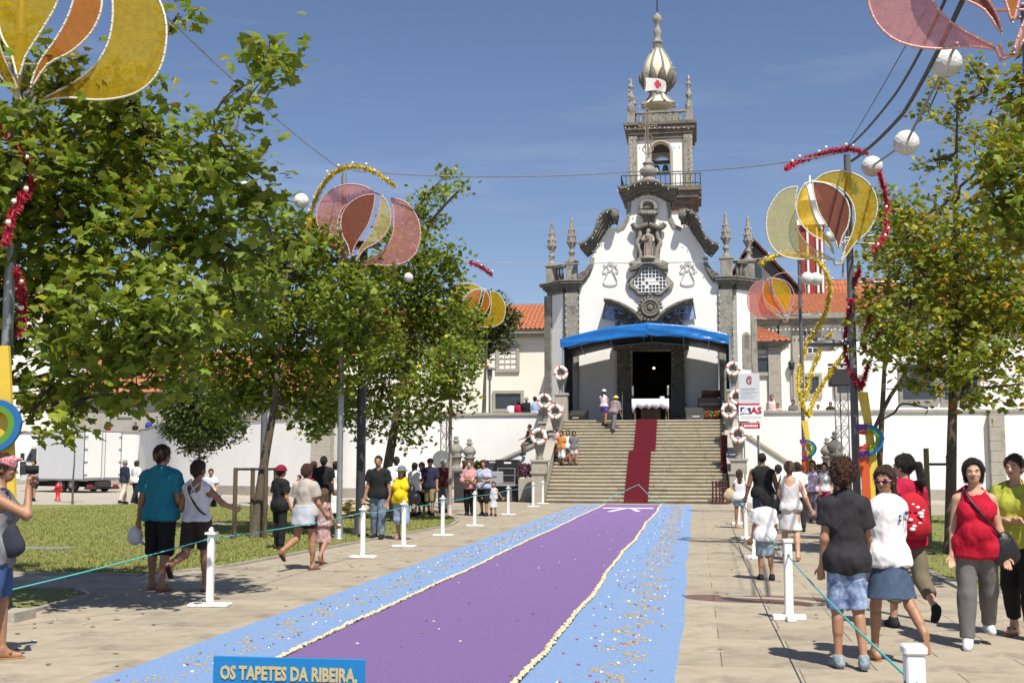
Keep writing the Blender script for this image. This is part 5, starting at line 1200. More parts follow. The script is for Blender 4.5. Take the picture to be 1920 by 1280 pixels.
# ------------------------------------------------------------------ festival globes, garlands, balls, poles
wire_p = mat('frame_wire_pink', (.55, .30, .28), .5); wire_w = mat('frame_wire_white', (.62, .60, .50), .45); bead = mat('bead_bulb', (.8, .78, .70), .2)
def film(nm, c, tp=.66): return mat(nm, c, .45, 14, .25, trans=.5, transp=tp, bump=.3, bscale=90)
f_y = film('film_yellow', (.88, .66, .05)); f_o = film('film_orange', (.88, .40, .05)); f_p = film('film_pink', (.88, .50, .46)); f_r = film('film_rust', (.42, .15, .08), .38); f_pale = film('film_pale_yellow', (.90, .78, .42), .7)
TPL = {  # outlines of the five petals of a globe, from an enlarged view of the right one; (closed outline, depth)
 'left_crescent': ([(275, 205), (230, 212), (190, 235), (152, 290), (134, 350), (138, 420), (160, 475), (210, 515), (290, 530), (370, 524), (430, 530), (360, 492), (310, 455), (276, 405), (262, 345), (262, 280), (268, 230)], .12),
 'left_petal': ([(305, 203), (278, 240), (264, 290), (266, 340), (290, 390), (335, 432), (390, 462), (428, 515), (412, 462), (372, 405), (342, 350), (324, 290), (315, 240)], -.1),
 'right_petal': ([(332, 203), (385, 208), (440, 235), (480, 280), (495, 335), (486, 400), (462, 445), (446, 500), (430, 452), (395, 395), (362, 340), (345, 285), (335, 240)], -.2),
 'right_crescent': ([(345, 188), (380, 160), (430, 145), (490, 145), (560, 175), (605, 225), (625, 295), (612, 360), (580, 415), (530, 458), (495, 505), (462, 550), (480, 490), (508, 430), (525, 360), (518, 300), (488, 245), (430, 205)], 0),
}
def globe(cx, cy, half, D, mirror, cols, wires, label, parent_px):
    s = -1 if mirror else 1
    def pt(x, y, dy): return P(cx+s*(x-378)/246*half, cy+(y-345)/246*half, D)+Vector((0, dy, 0))
    c = P(cx, cy+half*.85, D)
    t = thing('festival_globe', label, 'festival decoration', c, group='translucent festival globes on poles')
    sc = half/104*D/21.5
    for nm, (poly, dy) in TPL.items():
        pts = arcpts([pt(a, b, dy*sc) for a, b in poly]+[pt(*poly[0], dy*sc)], 3)
        col = cols.get(nm)
        o = t
        if col:
            m = MB(); m.prism([(p.x, p.z) for p in pts[:-1]], pts[0].y-.002, pts[0].y+.002); o = m.build('petal', col, t)
        w = MB(); w.tube(pts, .0135*sc, 6); w.build('wire_frame', wires, o)
        bb = MB()
        L_ = 0
        for a, b in zip(pts[:-1], pts[1:]):
            L_ += (b-a).length
            if L_ > .085: L_ = 0; bb.sphere(a+Vector((0, -.012, 0)), .0105*sc, 5, 3)
        q = bb.build('bead_lights', bead, o); q['kind'] = 'stuff'
    w = MB()
    for dy in (.12, 0): w.tube([pt(430, 530, dy*sc), pt(440, 556, dy*sc), pt(470, 553, 0), pt(478, 500, 0)], .018*sc, 6)
    w.tube([pt(300, 200, 0), pt(345, 186, 0)], .018*sc, 6); w.tube([pt(478, 440, 0), pt(610, 425, .05)], .014*sc, 5); w.tube([pt(408, 455, 0), pt(500, 452, 0)], .014*sc, 5); w.build('wire_neck', wires, t)['kind'] = 'stuff'
    return t
globe(1541, 406, 104, 21.5, False, dict(left_crescent=f_pale, left_petal=f_y, right_petal=f_r, right_crescent=f_y), wire_w, 'yellow globe with an orange heart high on the right lamp pole', 0)
globe(1456, 556, 55, 36, False, dict(left_crescent=f_p, left_petal=f_o, right_petal=f_y), wire_p, 'small pink globe with yellow petals before the right buildings', 0)
globe(1831, -71, 205, 11, False, dict(left_crescent=f_p, left_petal=f_r, right_petal=f_o, right_crescent=f_p), wire_p, 'large pink globe cut off by the top right corner', 0)
globe(690, 424, 96, 24, True, dict(left_crescent=f_p, left_petal=f_pale, right_petal=f_r, right_crescent=f_p), wire_p, 'pink globe with pale yellow petals above the left trees', 0)
globe(895, 574, 52, 35.5, True, dict(left_crescent=f_y, left_petal=f_o, right_petal=f_o, right_crescent=f_y), wire_w, 'small yellow globe half hidden behind the middle tree', 0)
globe(108, 34, 196, 11.5, True, dict(left_crescent=f_y, left_petal=f_o, right_petal=f_y, right_crescent=f_y), wire_w, 'large yellow globe cut off by the top left corner', 0)
tin_r = mat('red_tinsel', (.42, .006, .03), .6, 40, .4, metal=.1); tin_y = mat('yellow_tinsel', (.62, .46, .02), .6, 40, .35, metal=.1)
def garland(paths, D, mt, r, label, dirs=None, tilt=.35):
    t = thing('tinsel_garland', label, 'garland', P(*paths[0][0], D), group='tinsel garlands wound on the decoration poles')
    for pts in paths:
        c = arcpts([P(a, b, D)+Vector((0, tilt*math.sin(i*.9), 0)) for i, (a, b) in enumerate(pts)], 10)
        V = []; F = []; rr = random.Random(int(pts[0][0])); n = 0
        core = MB(); core.tube(c, r*.4, 6); o = core.build('tinsel_core', mt, t)
        for a, b in zip(c[:-1], c[1:]):
            k = max(2, int((b-a).length/(r*.03)))
            for i in range(k):
                p = a+(b-a)*((i+rr.random())/k); d = Vector((rr.gauss(0, 1), rr.gauss(0, 1), rr.gauss(0, 1))).normalized(); e = d.orthogonal().normalized()*r*.22
                V += [p+e, p-e, p+d*r*rr.uniform(.9, 1.5)]; F.append((n, n+1, n+2)); n += 3
        q = npmesh('tinsel', [tuple(v) for v in V], F, [mt], t, smooth=False); q['kind'] = 'stuff'
        L_ = 0; bb = MB()
        for a, b in zip(c[:-1], c[1:]):
            L_ += (b-a).length
            if L_ > .26: L_ = 0; bb.sphere(a+Vector((rr.uniform(-1, 1)*r, -r, r*.9)), .03, 5, 4)
        if bb.v: q = bb.build('bulbs', bead, t); q['kind'] = 'stuff'
    return t
garland([[(1473, 318), (1495, 298), (1530, 285), (1560, 280), (1590, 284), (1622, 297)], [(1648, 322), (1662, 350), (1670, 385), (1665, 425), (1650, 455), (1630, 480)], [(1612, 505), (1603, 532)], [(1597, 560), (1590, 610), (1590, 660), (1600, 700), (1612, 728)], [(1614, 728), (1625, 705), (1636, 675)], [(1638, 655), (1648, 632), (1660, 610)], [(1620, 660), (1628, 620), (1640, 575)], [(1680, 560), (1690, 545)], [(1715, 550), (1730, 538)]], 21.5, tin_r, .075, 'red tinsel garland spiralling round the right lamp pole')
garland([[(1425, 495), (1445, 480), (1470, 474), (1500, 476), (1530, 490), (1547, 515), (1554, 545), (1548, 585), (1530, 620), (1512, 650), (1500, 690), (1497, 730), (1505, 765), (1515, 780)], [(1515, 780), (1530, 745), (1560, 695), (1592, 653)], [(1510, 748), (1522, 700), (1545, 645), (1560, 625)]], 36, tin_y, .11, 'yellow tinsel garland opening like a flower on the far right pole')
garland([[(577, 458), (571, 420), (576, 385), (595, 355), (625, 332), (660, 321), (700, 324), (742, 350)]], 24, tin_y, .075, 'yellow tinsel arch above the pink globe on the left')
garland([[(880, 492), (900, 498), (919, 512)], [(805, 590), (820, 612), (838, 632)], [(825, 685), (832, 700)], [(840, 770), (850, 778)]], 35.5, tin_r, .10, 'red tinsel garland on the far left pole behind the tree')
garland([[(0, 235), (12, 275), (30, 310), (38, 350), (43, 400), (45, 470)], [(30, 505), (15, 560), (4, 625)]], 11.2, tin_r, .06, 'red tinsel garland on the near left pole')
ball_m = mat('cotton_ball', (.78, .77, .74), .9, 30, .35, bump=1, bscale=26)
def ball(px, py, rpx, D, where):
    r = rpx*D/FPX; c = P(px, py, D); n1, n2 = 32, 20; V = []; F = []
    for j in range(n2+1):
        th = math.pi*j/n2
        for i in range(n1):
            ph = 2*math.pi*i/n1; q = r*(1+.025*math.sin(ph*9+th*13)*math.sin(th*11-ph*5)); V.append((c.x+q*math.sin(th)*math.cos(ph), c.y+q*math.sin(th)*math.sin(ph), c.z+q*math.cos(th)))
    for j in range(n2):
        for i in range(n1): k = (i+1) % n1; F.append((j*n1+i, (j+1)*n1+i, (j+1)*n1+k, j*n1+k))
    o = npmesh('cotton_ball', V, F, [ball_m], None, origin=c); return tag(o, 'white woven ball '+where, 'hanging ball', 'white balls strung between the poles')
ball(1775, 118, 27, 16, 'largest, hanging under the pink top right globe'); ball(1699, 268, 23, 19, 'in the middle of the three-ball string at upper right'); ball(1635, 312, 19, 22, 'touching the red tinsel of the right lamp pole')
ball(1514, 522, 12, 35.5, 'left one of the close pair beside the yellow tinsel'); ball(1530, 523, 12, 36.5, 'right one of the close pair beside the yellow tinsel'); ball(1556, 443, 9, 30, 'seen through the yellow globe at right')
ball(565, 377, 15, 23.6, 'beside the yellow tinsel arch on the left'); ball(461, 353, 14, 19, 'half hidden by leaves right of the large left tree'); ball(766, 520, 9, 30, 'small, half hidden in the middle left tree')
def cable(pts, r, label, mt=iron, sag=0, nm='cable'):
    m = MB(); path = []
    for a, b in zip(pts[:-1], pts[1:]):
        for k in range(12): t = k/12; p = a+(b-a)*t; p.z -= sag*4*t*(1-t); path.append(p)
    path.append(pts[-1]); m.tube(path, r, 5); return m.build(nm, mt, None, label, 'cable')
cable([P(1795, 80, 15.5), P(1775, 118, 16), P(1699, 268, 19), P(1635, 312, 22)], .022, 'pale beaded strut linking the three white balls at upper right', steel, 0, 'beaded_strut')
cable([P(1805, 0, 11.5), P(1692, 215, 17), P(1597, 302, 21.5)], .028, 'thick black cable sweeping from top right to the right lamp pole', iron, .05)
cable([P(1772, 0, 11.5), P(1680, 175, 16), P(1588, 278, 21.5)], .018, 'thinner black cable beside the thick one at upper right', iron, .05)
cable([P(1735, 20, 12), P(1590, 272, 21.5)], .006, 'hair-thin wire left of the black cables at upper right', iron, .02)
cable([P(662, 320, 24), P(1180, 322, 23), P(1590, 284, 21.5)], .014, 'thin grey cable spanning the sky between the two nearer poles', steel, .12)
cable([P(845, 490, 35.5), P(1130, 493, 36), P(1440, 484, 36)], .014, 'thin grey cable crossing the church front between the two far poles', steel, .05)
cable([P(300, 20, 12), P(640, 318, 24)], .010, 'thin wire slanting from the large left globe to the pink globe', steel, .1)
cable([P(560, 380, 23.6), P(461, 353, 19), P(330, 230, 14)], .018, 'pale beaded strut linking white balls among the left leaves', steel, .02, 'beaded_strut')
def pole(px, py, D, ztop, r, label, mt=pole_grey, arms=()):
    q = P(px, py, D); t = thing('decoration_pole', label, 'pole', (q.x, D, 0), group='poles carrying the festival decorations')
    m = MB(); m.cyl((q.x, D, 0), (q.x, D, ztop), r, r*.8, 12); m.build('shaft', mt, t)
    m = MB(); m.lathe([(r*2.2, 0), (r*2.2, .03), (r*1.3, .05), (r*1.3, .3), (r, .32)], (q.x, D, 0), 12); m.build('base', mt, t)
    for pa, pb in arms: m = MB(); m.cyl(P(*pa, D), P(*pb, D), .018, n=6); m.build('bracket', steel, t)
    return t
pr = pole(1606, 900, 21.7, P(1590, 290, 21.7).z, .075, 'dark grey pole carrying the yellow globe and red tinsel on the right', pole_grey, [((1565, 455), (1640, 457)), ((1600, 530), (1690, 528)), ((1588, 300), (1580, 520))])
pole(1506, 800, 36.2, P(1500, 470, 36.2).z, .06, 'slim pole carrying the small pink globe on the right', pole_grey, [((1468, 592), (1520, 590))])
pole(1950, 600, 11.3, 5.9, .06, 'pole at the right edge carrying the large pink globe', pole_grey, [((1895, 35), (1950, 30))])
pole(637, 900, 24.2, P(640, 325, 24.2).z, .065, 'grey pole carrying the pink globe above the left trees', steel, [((600, 378), (650, 376)), ((640, 500), (670, 500)), ((640, 330), (652, 480))])
pole(844, 900, 35.6, P(846, 490, 35.6).z, .06, 'slim pinkish grey pole carrying the small yellow globe', mat('pole_pinkish', (.34, .27, .25), .5))
pole(8, 760, 11.7, P(30, -60, 11.7).z, .065, 'grey pole at the left edge carrying the large yellow globe', steel, [((2, 145), (60, 150)), ((30, 170), (60, 205))])
# totem boards at the feet of the poles
tm = {k: mat('totem_'+k, c, .45, 4, .08) for k, c in dict(yellow=(.70, .50, .06), orange=(.55, .09, .02), purple=(.12, .03, .22), red=(.50, .04, .03), green=(.10, .27, .03), blue=(.02, .14, .36)).items()}
ring_o = [(225, 350), (262, 357), (295, 375), (322, 405), (335, 440), (326, 485), (300, 522), (265, 545), (235, 555)]; ring_m = [(227, 372), (258, 380), (285, 396), (302, 420), (308, 445), (300, 480), (280, 508), (255, 525), (236, 533)]; ring_i = [(228, 396), (252, 402), (272, 416), (283, 440), (278, 466), (262, 490), (245, 503), (238, 508), (237, 510)]
TOT = [('yellow', [(180, 140), (245, 140), (264, 320), (290, 600), (302, 760), (290, 1000), (268, 1200), (215, 1200), (236, 900), (236, 600), (214, 330)], .0), ('orange', [(165, 572), (235, 548), (242, 800), (232, 1000), (214, 1200), (175, 1200), (190, 900), (185, 700)], -.05),
       ('purple', [(150, 350), (225, 350), (227, 388), (160, 395)], -.09), ('red', [(160, 396), (227, 389), (226, 420), (205, 418), (170, 412)], -.09), ('red', [(166, 498), (200, 488), (222, 470), (228, 518), (172, 522)], -.09), ('purple', [(172, 523), (228, 519), (235, 555), (182, 572)], -.09),
       ('green', ring_m+ring_i[::-1], -.095), ('blue', ring_o+ring_m[::-1], -.095)]
def totem(px, py, D, label):
    sc = 36/D/6.11*D/FPX; b = G(px, py); t = thing('totem_board', label, 'festival decoration', b, group='painted totem boards at the pole feet')
    sc = 36/6.11/FPX
    for col, poly, dy in TOT: m = MB(); m.prism([(b.x+(x-222)*sc, (1200-y)*sc) for x, y in poly], D+dy-.02, D+dy+.02); m.build('painted_board', tm[col], t)
    m = MB(); m.box((b.x, D+.12, .05), (.6, .4, .1)); m.build('base', granite_pale, t)
totem(1506, 865+3586/35.7, 35.7, 'yellow and orange totem board with a rainbow hook on the far right pole'); totem(1613, 865+3586/21.2, 21.2, 'larger totem board with a blue hook behind the boy in the dark shirt'); totem(-95, 865+3586/11.3, 11.3, 'totem board with a blue disc at the left edge of the photo')
# ------------------------------------------------------------------ street lamps, trusses
def lamp(px, py, z0, D, h, label, head=.42, r=.05, arm=0):
    q = P(px, py, D); t = thing('street_lamp', label, 'street lamp', (q.x, D, z0)); x = q.x
    m = MB(); m.lathe([(r*3, 0), (r*3, .1), (r*2, .3), (r*2.2, .7), (r*1.2, .8), (r, 1), (r, h-.5)], (x, D, z0), 10); m.build('column', pole_grey, t)
    m = MB(); m.lathe([(r*1.5, h-.5), (r*2.2, h-.45), (r*2.6, h-.02), (r, h)], (x, D, z0), 10); m.build('lantern', mat('lantern_grey', (.22, .22, .22), .4), t)
    m = MB(); m.lathe([(.05, h+.12), (head*.6, h+.09), (head, h+.02), (head, h), (.05, h-.01)], (x, D, z0), 18); m.build('shade', pole_grey, t)
lamp(918, 760, 2.9, 55.5, P(918, 693, 55.5).z-2.9, 'slim lamp with a flat round shade on the terrace left of the church', .32, .05)
lt = thing('street_lamp', 'flat disc street lamp on an arm from the right pole', 'street lamp', P(1552, 645, 21.9))
q = P(1552, 645, 21.9); pq = P(1606, 640, 21.7); m = MB(); m.lathe([(.03, .09), (.2, .06), (.37, 0), (.36, -.03), (.12, -.045)], q, 18); m.build('shade', pole_grey, lt)
m = MB(); m.lathe([(.12, -.03), (.1, -.12), (.03, -.13)], q, 12); m.build('lens', mat('lamp_lens', (.5, .5, .48), .2), lt); m = MB(); m.cyl(q+Vector((.3, 0, .02)), Vector((pq.x, 21.7, q.z+.04)), .022, n=6); m.build('arm', pole_grey, lt)
for px, py, h, r, lab, mt in ((675, 1004, 6.5, .11, 'thick dark lamp column left of the man in the printed black shirt', mat('dark_column', (.035, .037, .045), .5)), (492, 948, 7.5, .13, 'thick grey lamp column rising behind the staked left tree', pole_grey)):
    q = G(px, py); t = thing('lamp_column', lab, 'lamp column', q); m = MB(); m.cyl(q, q+Vector((0, 0, h)), r, r*.8, 14); m.build('shaft', mt, t); m = MB(); m.lathe([(r*1.8, 0), (r*1.8, .04), (r*1.2, .06), (r*1.2, .4), (r, .42)], q, 14); m.build('base', mt, t)
    m = MB(); m.lathe([(.05, .1), (.4, .04), (.4, 0), (.06, -.05)], q+Vector((0, 0, h)), 16); m.build('shade', mt, t)
def truss(px, D, ztop, w, label):
    x = P(px, 860, D).x; t = thing('lighting_truss', label, 'truss', (x, D, 0)); cs = [Vector((x-w/2, D, 0)), Vector((x+w/2, D, 0)), Vector((x, D+w*.8, 0))]
    for c in cs: m = MB(); m.cyl(c, c+Vector((0, 0, ztop)), .022, n=6); m.build('upright', mat('truss_metal', (.25, .24, .23), .45, metal=.5), t)
    m = MB(); z = .1; k = 0
    while z < ztop-.45:
        for i in range(3): a, b = cs[i], cs[(i+1) % 3]; m.cyl(a+Vector((0, 0, z)), b+Vector((0, 0, z+.45)) if k % 2 else b+Vector((0, 0, z)), .011, n=5); m.cyl(b+Vector((0, 0, z)), a+Vector((0, 0, z+.45)), .011, n=5)
        z += .45; k += 1
    m.build('lacing', mat('truss_metal', (.25, .24, .23)), t); return x
x = truss(1581, 40, P(1581, 724, 40).z, .42, 'slim lattice tower carrying a black loudspeaker in front of the right wall')
speaker((x, 40, P(1581, 724, 40).z), .78, .5, .62, 'black loudspeaker box on top of the right lattice tower')
q = P(1578, 678, 40.3); m = MB(); m.box((q.x, 40.3, q.z-.1), (.9, .1, .08)); m.box((q.x, 40.3, q.z-.3), (.08, .08, .45)); m.build('bracket', iron, None, 'black bracket above the tower loudspeaker', 'bracket')
x = truss(834, 41, P(834, 770, 41).z, .3, 'slim lattice tower beside the left stone finials')
q = P(828, 860, 41); t = thing('disc_sign', 'grey disc on the left lattice tower seen from behind', 'sign', P(828, 870, 40.8)); c = P(828, 862, 40.8); m = MB(); m.cyl(c, c+Vector((0, .03, 0)), .34, n=20); m.build('plate', steel, t); m = MB(); m.cyl((c.x, 40.86, 0), (c.x, 40.86, c.z+.3), .02, n=6); m.build('post', steel, t)

# ------------------------------------------------------------------ trees
bark = mat('bark', (.12, .095, .065), .9, 9, .5, (.06, .048, .035), bump=.7, bscale=35, nstretch=(1, 1, .35), stain=((.24, .21, .16), 3, .56, .6))
leaf_s = mat('tree_leaf', (.205, .262, .028), .5, trans=.45, attr=True, spec=.4)
leaf_o = mat('tree_leaf_single', (.205, .262, .03), .5, trans=.45, objrand=.38, spec=.4)
leaf_d = mat('tree_leaf_dark', (.10, .135, .035), .55, trans=.25, attr=True, spec=.4)
MAPLE = np.array([(0, 0), (.16, -.02), (.42, .02), (.34, .22), (.5, .46), (.26, .5), (.2, .66), (.0, 1.0), (-.2, .66), (-.26, .5), (-.5, .46), (-.34, .22), (-.42, .02), (-.16, -.02)])
mp3 = np.zeros((15, 3)); mp3[:14, :2] = MAPLE; mp3[14] = (0, .4, 0); mp3[:14, 2] = -np.abs(MAPLE[:, 0])*.28-np.clip(MAPLE[:, 1]-.5, 0, 1)*.3
mpF = np.array([(14, i, (i+1) % 14) for i in range(14)])
MID = np.array([(0, 0, 0), (.42, .1, -.1), (.4, .5, -.12), (0, 1, -.15), (-.4, .5, -.12), (-.42, .1, -.1), (0, .4, .03)]); MIDF = np.array([(6, i, (i+1) % 6) for i in range(6)])
FAR = np.array([(0, 0, 0), (.42, .45, -.1), (0, 1, -.05), (-.42, .45, -.1)]); FARF = np.array([(0, 1, 2), (0, 2, 3)])
def rotmats(n, rng, tilt):
    yaw = rng.uniform(0, 6.283, n); t = rng.normal(0, tilt, n); rl = rng.normal(0, tilt*.8, n)
    cy, sy, ct, st_, cr, sr = np.cos(yaw), np.sin(yaw), np.cos(t), np.sin(t), np.cos(rl), np.sin(rl); z = np.zeros(n); o = np.ones(n)
    Rz = np.stack([np.stack([cy, -sy, z], 1), np.stack([sy, cy, z], 1), np.stack([z, z, o], 1)], 1)
    Rx = np.stack([np.stack([o, z, z], 1), np.stack([z, ct, -st_], 1), np.stack([z, st_, ct], 1)], 1)
    Ry = np.stack([np.stack([cr, z, sr], 1), np.stack([z, o, z], 1), np.stack([-sr, z, cr], 1)], 1)
    return Rz @ Rx @ Ry
def tree(label, base, blobs, leaf, trunk_r, top, lod, seed, dens=1.0, group=None, single=0, mt=None, name='plane_tree', fork=None, yellow=.02, droop=.0, lean=(0, 0)):
    # blobs: (world centre, radius, density)
    rng = np.random.default_rng(seed); r = random.Random(seed); base = Vector(base); top = Vector(top)
    t = thing(name, label, 'tree', base, group=group)
    m = MB(); mid = base+(top-base)*.5+Vector((r.uniform(-.08, .08), 0, 0))
    stem = arcpts([base+Vector((0, 0, -.02)), base+(top-base)*.25, mid, base+(top-base)*.78, top], 5); ns = len(stem)
    m.tube(stem, [trunk_r*(1.25 if i == 0 else 1)*(1-.88*i/(ns-1)) for i in range(ns)], 10); m.build('trunk', bark, t)
    limbs = {}; tw = MB(); C = []
    nodes = [(stem[q], 0, None) for q in range(int(ns*.35), ns)]; todo = [(Vector(c), rad, de) for c, rad, de in blobs]
    while todo:                                   # grow limbs outward: each clump joins the nearest limb already there
        best = min(((c-nd[0]).length*(1+.12*nd[1]), a, b) for a, (c, rad, de) in enumerate(todo) for b, nd in enumerate(nodes)); c, rad, de = todo.pop(best[1]); s, dep, rt0 = nodes[best[2]]; rt0 = len(limbs) if rt0 is None else rt0; lm = limbs.setdefault(rt0, MB()); nodes.append((c, dep+1, rt0))
        r0 = max(.014, trunk_r*.34*.72**dep); ln_ = (c-s).length
        md = s+(c-s)*.5+Vector((r.uniform(-.12, .12)*ln_, r.uniform(-.12, .12)*ln_, -.10*ln_ if dep == 0 else r.uniform(-.1, .1)*ln_)); pth = arcpts([s, md, c], 5); lm.tube(pth, [r0*(1-.45*k/(len(pth)-1)) for k in range(len(pth))], 6)
        ncl = max(5, int(dens*de*105*(rad/(leaf*5))**2)); 
        for k in range(ncl):
            d = rng.normal(0, 1, 3); d /= np.linalg.norm(d); q = np.array(c)+d*rad*rng.uniform(.35, 1.0)**.6*np.array([1, 1, .92]); C.append(q)
            if k % 3 == 0: a = Vector(pth[r.randint(3, len(pth)-1)]); q2 = Vector(q); tw.tube([a, a+(q2-a)*.5+Vector((0, 0, .04)), q2], [min(r0*.4, .012), .007, .003], 4, caps=False)
    for lm in limbs.values(): lm.build('limb', bark, t)
    if tw.v: q = tw.build('twigs', bark, t); q['kind'] = 'stuff'
    C = np.array(C); per = 9; n = len(C)*per; pos = np.repeat(C, per, 0)+rng.normal(0, leaf*1.05, (n, 3))*np.array([1, 1, .6]); sz = leaf*rng.uniform(.65, 1.2, n); Rm = rotmats(n, rng, .62)
    # droop the tips outwards/downwards
    tint = np.ones((n, 3))*rng.uniform(.62, 1.35, (n, 1)); tint[:, 0] *= rng.uniform(.8, 1.12+yellow*3, n); yl = rng.random(n) < yellow; tint[yl] *= np.array([2.2, 1.7, .9]); br = rng.random(n) < yellow*.35; tint[br] *= np.array([1.9, .75, .8])
    order = np.argsort(np.linalg.norm(pos-np.array([0, 0, CAMZ]), axis=1)); 
    sel = np.zeros(n, bool)
    if single:
        # keep those in the frame
        rel = pos-np.array([0, 0, CAMZ]); Rm_ = np.array(_rot); cc = rel @ Rm_; px = 960-FPX*cc[:, 0]/cc[:, 2]; py = 640+FPX*cc[:, 1]/cc[:, 2]
        ok = (px > -20) & (px < 1940) & (py > -20) & (py < 1300); oo = [i for i in order if ok[i]][:single]; sel[oo] = True
        me = bpy.data.meshes.new('leaf'); me.from_pydata([tuple(v) for v in mp3], [], [tuple(f) for f in mpF]); me.materials.append(leaf_o)
        for i in oo:
            o = bpy.data.objects.new('leaf', me); COL.objects.link(o); o.parent = t; M = Matrix(Rm[i].tolist()).to_4x4(); o.matrix_basis = Matrix.Translation(Vector(pos[i])-base) @ M @ Matrix.Scale(sz[i], 4)
    T, TF = {0: (mp3, mpF), 1: (MID, MIDF), 2: (FAR, FARF)}[lod]; k = ~sel; pos, sz, Rm, tint = pos[k], sz[k], Rm[k], tint[k]; n = len(pos)
    V = np.einsum('nij,vj->nvi', Rm, T)*sz[:, None, None]+pos[:, None, :]; F = TF[None]+(np.arange(n)*len(T))[:, None, None]
    q = npmesh('foliage', V.reshape(-1, 3), F.reshape(-1, 3), [mt or leaf_s], t, smooth=False, tint=np.repeat(tint, len(T), 0)); q['kind'] = 'stuff'
    return t
def blobs(lst, D, spread, seed, k=1.0):
    r = random.Random(seed); o = []
    for b in lst:
        d = D+(b[4] if len(b) > 4 else r.uniform(-spread, spread)); o.append((P(b[0], b[1], d), b[2]*d/FPX*k, b[3] if len(b) > 3 else 1))
    return o
TG = 'plane trees lining the lawns'
L1 = [(40, 300, 120), (160, 250, 110), (290, 300, 110), (390, 340, 75), (130, 420, 140), (280, 450, 120), (400, 450, 75), (50, 560, 130), (190, 590, 130), (330, 580, 100), (440, 560, 60), (100, 700, 75, .8), (200, 700, 60, .7), (-80, 400, 150), (-90, 620, 130), (250, 190, 70), (120, 150, 80, .7), (20, 90, 80, .6), (335, 25, 24, 1.2), (505, 90, 26, 1), (485, 150, 26, .9), (450, 210, 35, 1), (470, 275, 30, 1), (430, 290, 40, 1), (400, 220, 35, .8), (500, 410, 50, .7), (130, 790, 30, .5), (60, 770, 40, .6), (480, 340, 45, .8), (510, 480, 45, .8), (300, 680, 80, .8), (235, 745, 45, .8), (165, 745, 45, .8), (520, 120, 20, 1)]
tree('large plane tree with big lobed leaves filling the upper left of the view', (P(-170, 900, 12.6).x, 12.6, 0), blobs(L1, 12.4, 1.0, 1), .15, .17, P(60, 150, 12.6), 0, 21, .85, TG, 300)
L2 = [(500, 470, 60), (560, 520, 80), (640, 560, 80), (470, 580, 85), (580, 620, 95), (420, 660, 70), (520, 700, 95), (640, 680, 75), (440, 750, 60, .8), (590, 760, 60, .8), (545, 440, 45), (600, 470, 50), (690, 620, 50), (480, 420, 35, .8), (660, 750, 40, .7), (370, 600, 60, .7), (330, 680, 55, .6), (610, 440, 50, .8), (430, 520, 60, .9), (680, 520, 60, .9), (530, 400, 30, .7)]
tree('staked plane tree on the left lawn inside a wooden tree guard', G(478, 1008), blobs(L2, 25, 1.6, 2), .15, .13, P(540, 500, 25), 1, 22, .62, TG, 300)
L3 = [(770, 470, 55), (810, 520, 65), (740, 560, 70), (830, 590, 70), (780, 640, 85), (700, 640, 65), (850, 680, 60), (720, 720, 65), (800, 740, 65), (865, 750, 35, .7), (700, 790, 45, .8), (770, 800, 45, .7), (800, 410, 36, .8), (822, 360, 22, .8), (840, 325, 16, 1), (862, 355, 14, .9), (770, 400, 24, .7), (880, 610, 40, .7), (840, 480, 36, .7), (640, 760, 45, .8), (600, 800, 35, .5), (700, 540, 60), (750, 430, 45, .8), (795, 365, 22, .8), (650, 620, 60)]
tree('tall plane tree behind the pink globe in the middle of the left side', (P(712, 900, 33).x, 33, 0), blobs(L3, 33, 2.0, 3), .17, .17, P(800, 430, 33), 2, 23, .72, TG)
L4 = [(372, 715, 42), (340, 750, 48), (410, 755, 50), (375, 780, 60), (330, 795, 35), (425, 800, 40), (375, 820, 45)]
tree('small dense round tree before the curved white wall', (P(371, 900, 42).x, 42, 0), blobs(L4, 42, 1.2, 4), .13, .07, P(375, 740, 42), 2, 24, 1.3, None, 0, leaf_d, 'round_tree', yellow=.01)
L5 = [(925, 570, 30), (945, 600, 30), (910, 610, 40), (895, 650, 35), (945, 640, 22, .7), (870, 600, 40), (850, 640, 40)]
tree('dark tree on the terrace behind the small yellow globe', (P(905, 860, 60).x, 60, 2.9), blobs(L5, 60, 1.6, 5), .2, .14, P(915, 600, 60), 2, 25, 1.3, None, 0, leaf_d, 'terrace_tree', yellow=.01)
L6 = [(128, 800, 16, .5), (150, 790, 14, .5), (140, 770, 14, .5)]
tree('thin young sapling standing in front of the lorry', G(136, 943), blobs(L6, 44, .3, 6), .16, .045, P(140, 775, 44), 2, 26, .8, None, 0, None, 'sapling')
L7 = [(1790, 520, 85), (1720, 520, 75), (1860, 520, 80), (1700, 600, 80), (1790, 620, 95), (1880, 620, 85), (1660, 640, 50), (1740, 690, 70), (1840, 700, 75), (1650, 560, 45), (1790, 440, 70, .7), (1700, 440, 50, .7), (1870, 430, 65, .8), (1910, 720, 50, .8), (1800, 745, 35, .6), (1800, 350, 50, .7), (1750, 300, 32, .8), (1830, 260, 50, .7), (1790, 200, 36, .8), (1850, 170, 44, .8), (1740, 210, 24, .9), (1900, 250, 50, .8), (1770, 140, 26, .8), (1820, 120, 30, .8), (1760, 390, 40, .8), (1950, 560, 80), (1950, 400, 80)]
tree('tall plane tree with a stake on the right lawn, thin yellowing crown', (P(1778, 950, 22).x, 22, 0), blobs(L7, 22, 1.6, 7), .125, .11, P(1795, 190, 22), 1, 27, .33, TG, 300, yellow=.12)
L8 = [(1905, 300, 60), (1915, 180, 50), (1900, 400, 55), (1960, 250, 80), (1880, 350, 40, .7), (1960, 420, 80), (1990, 120, 70)]
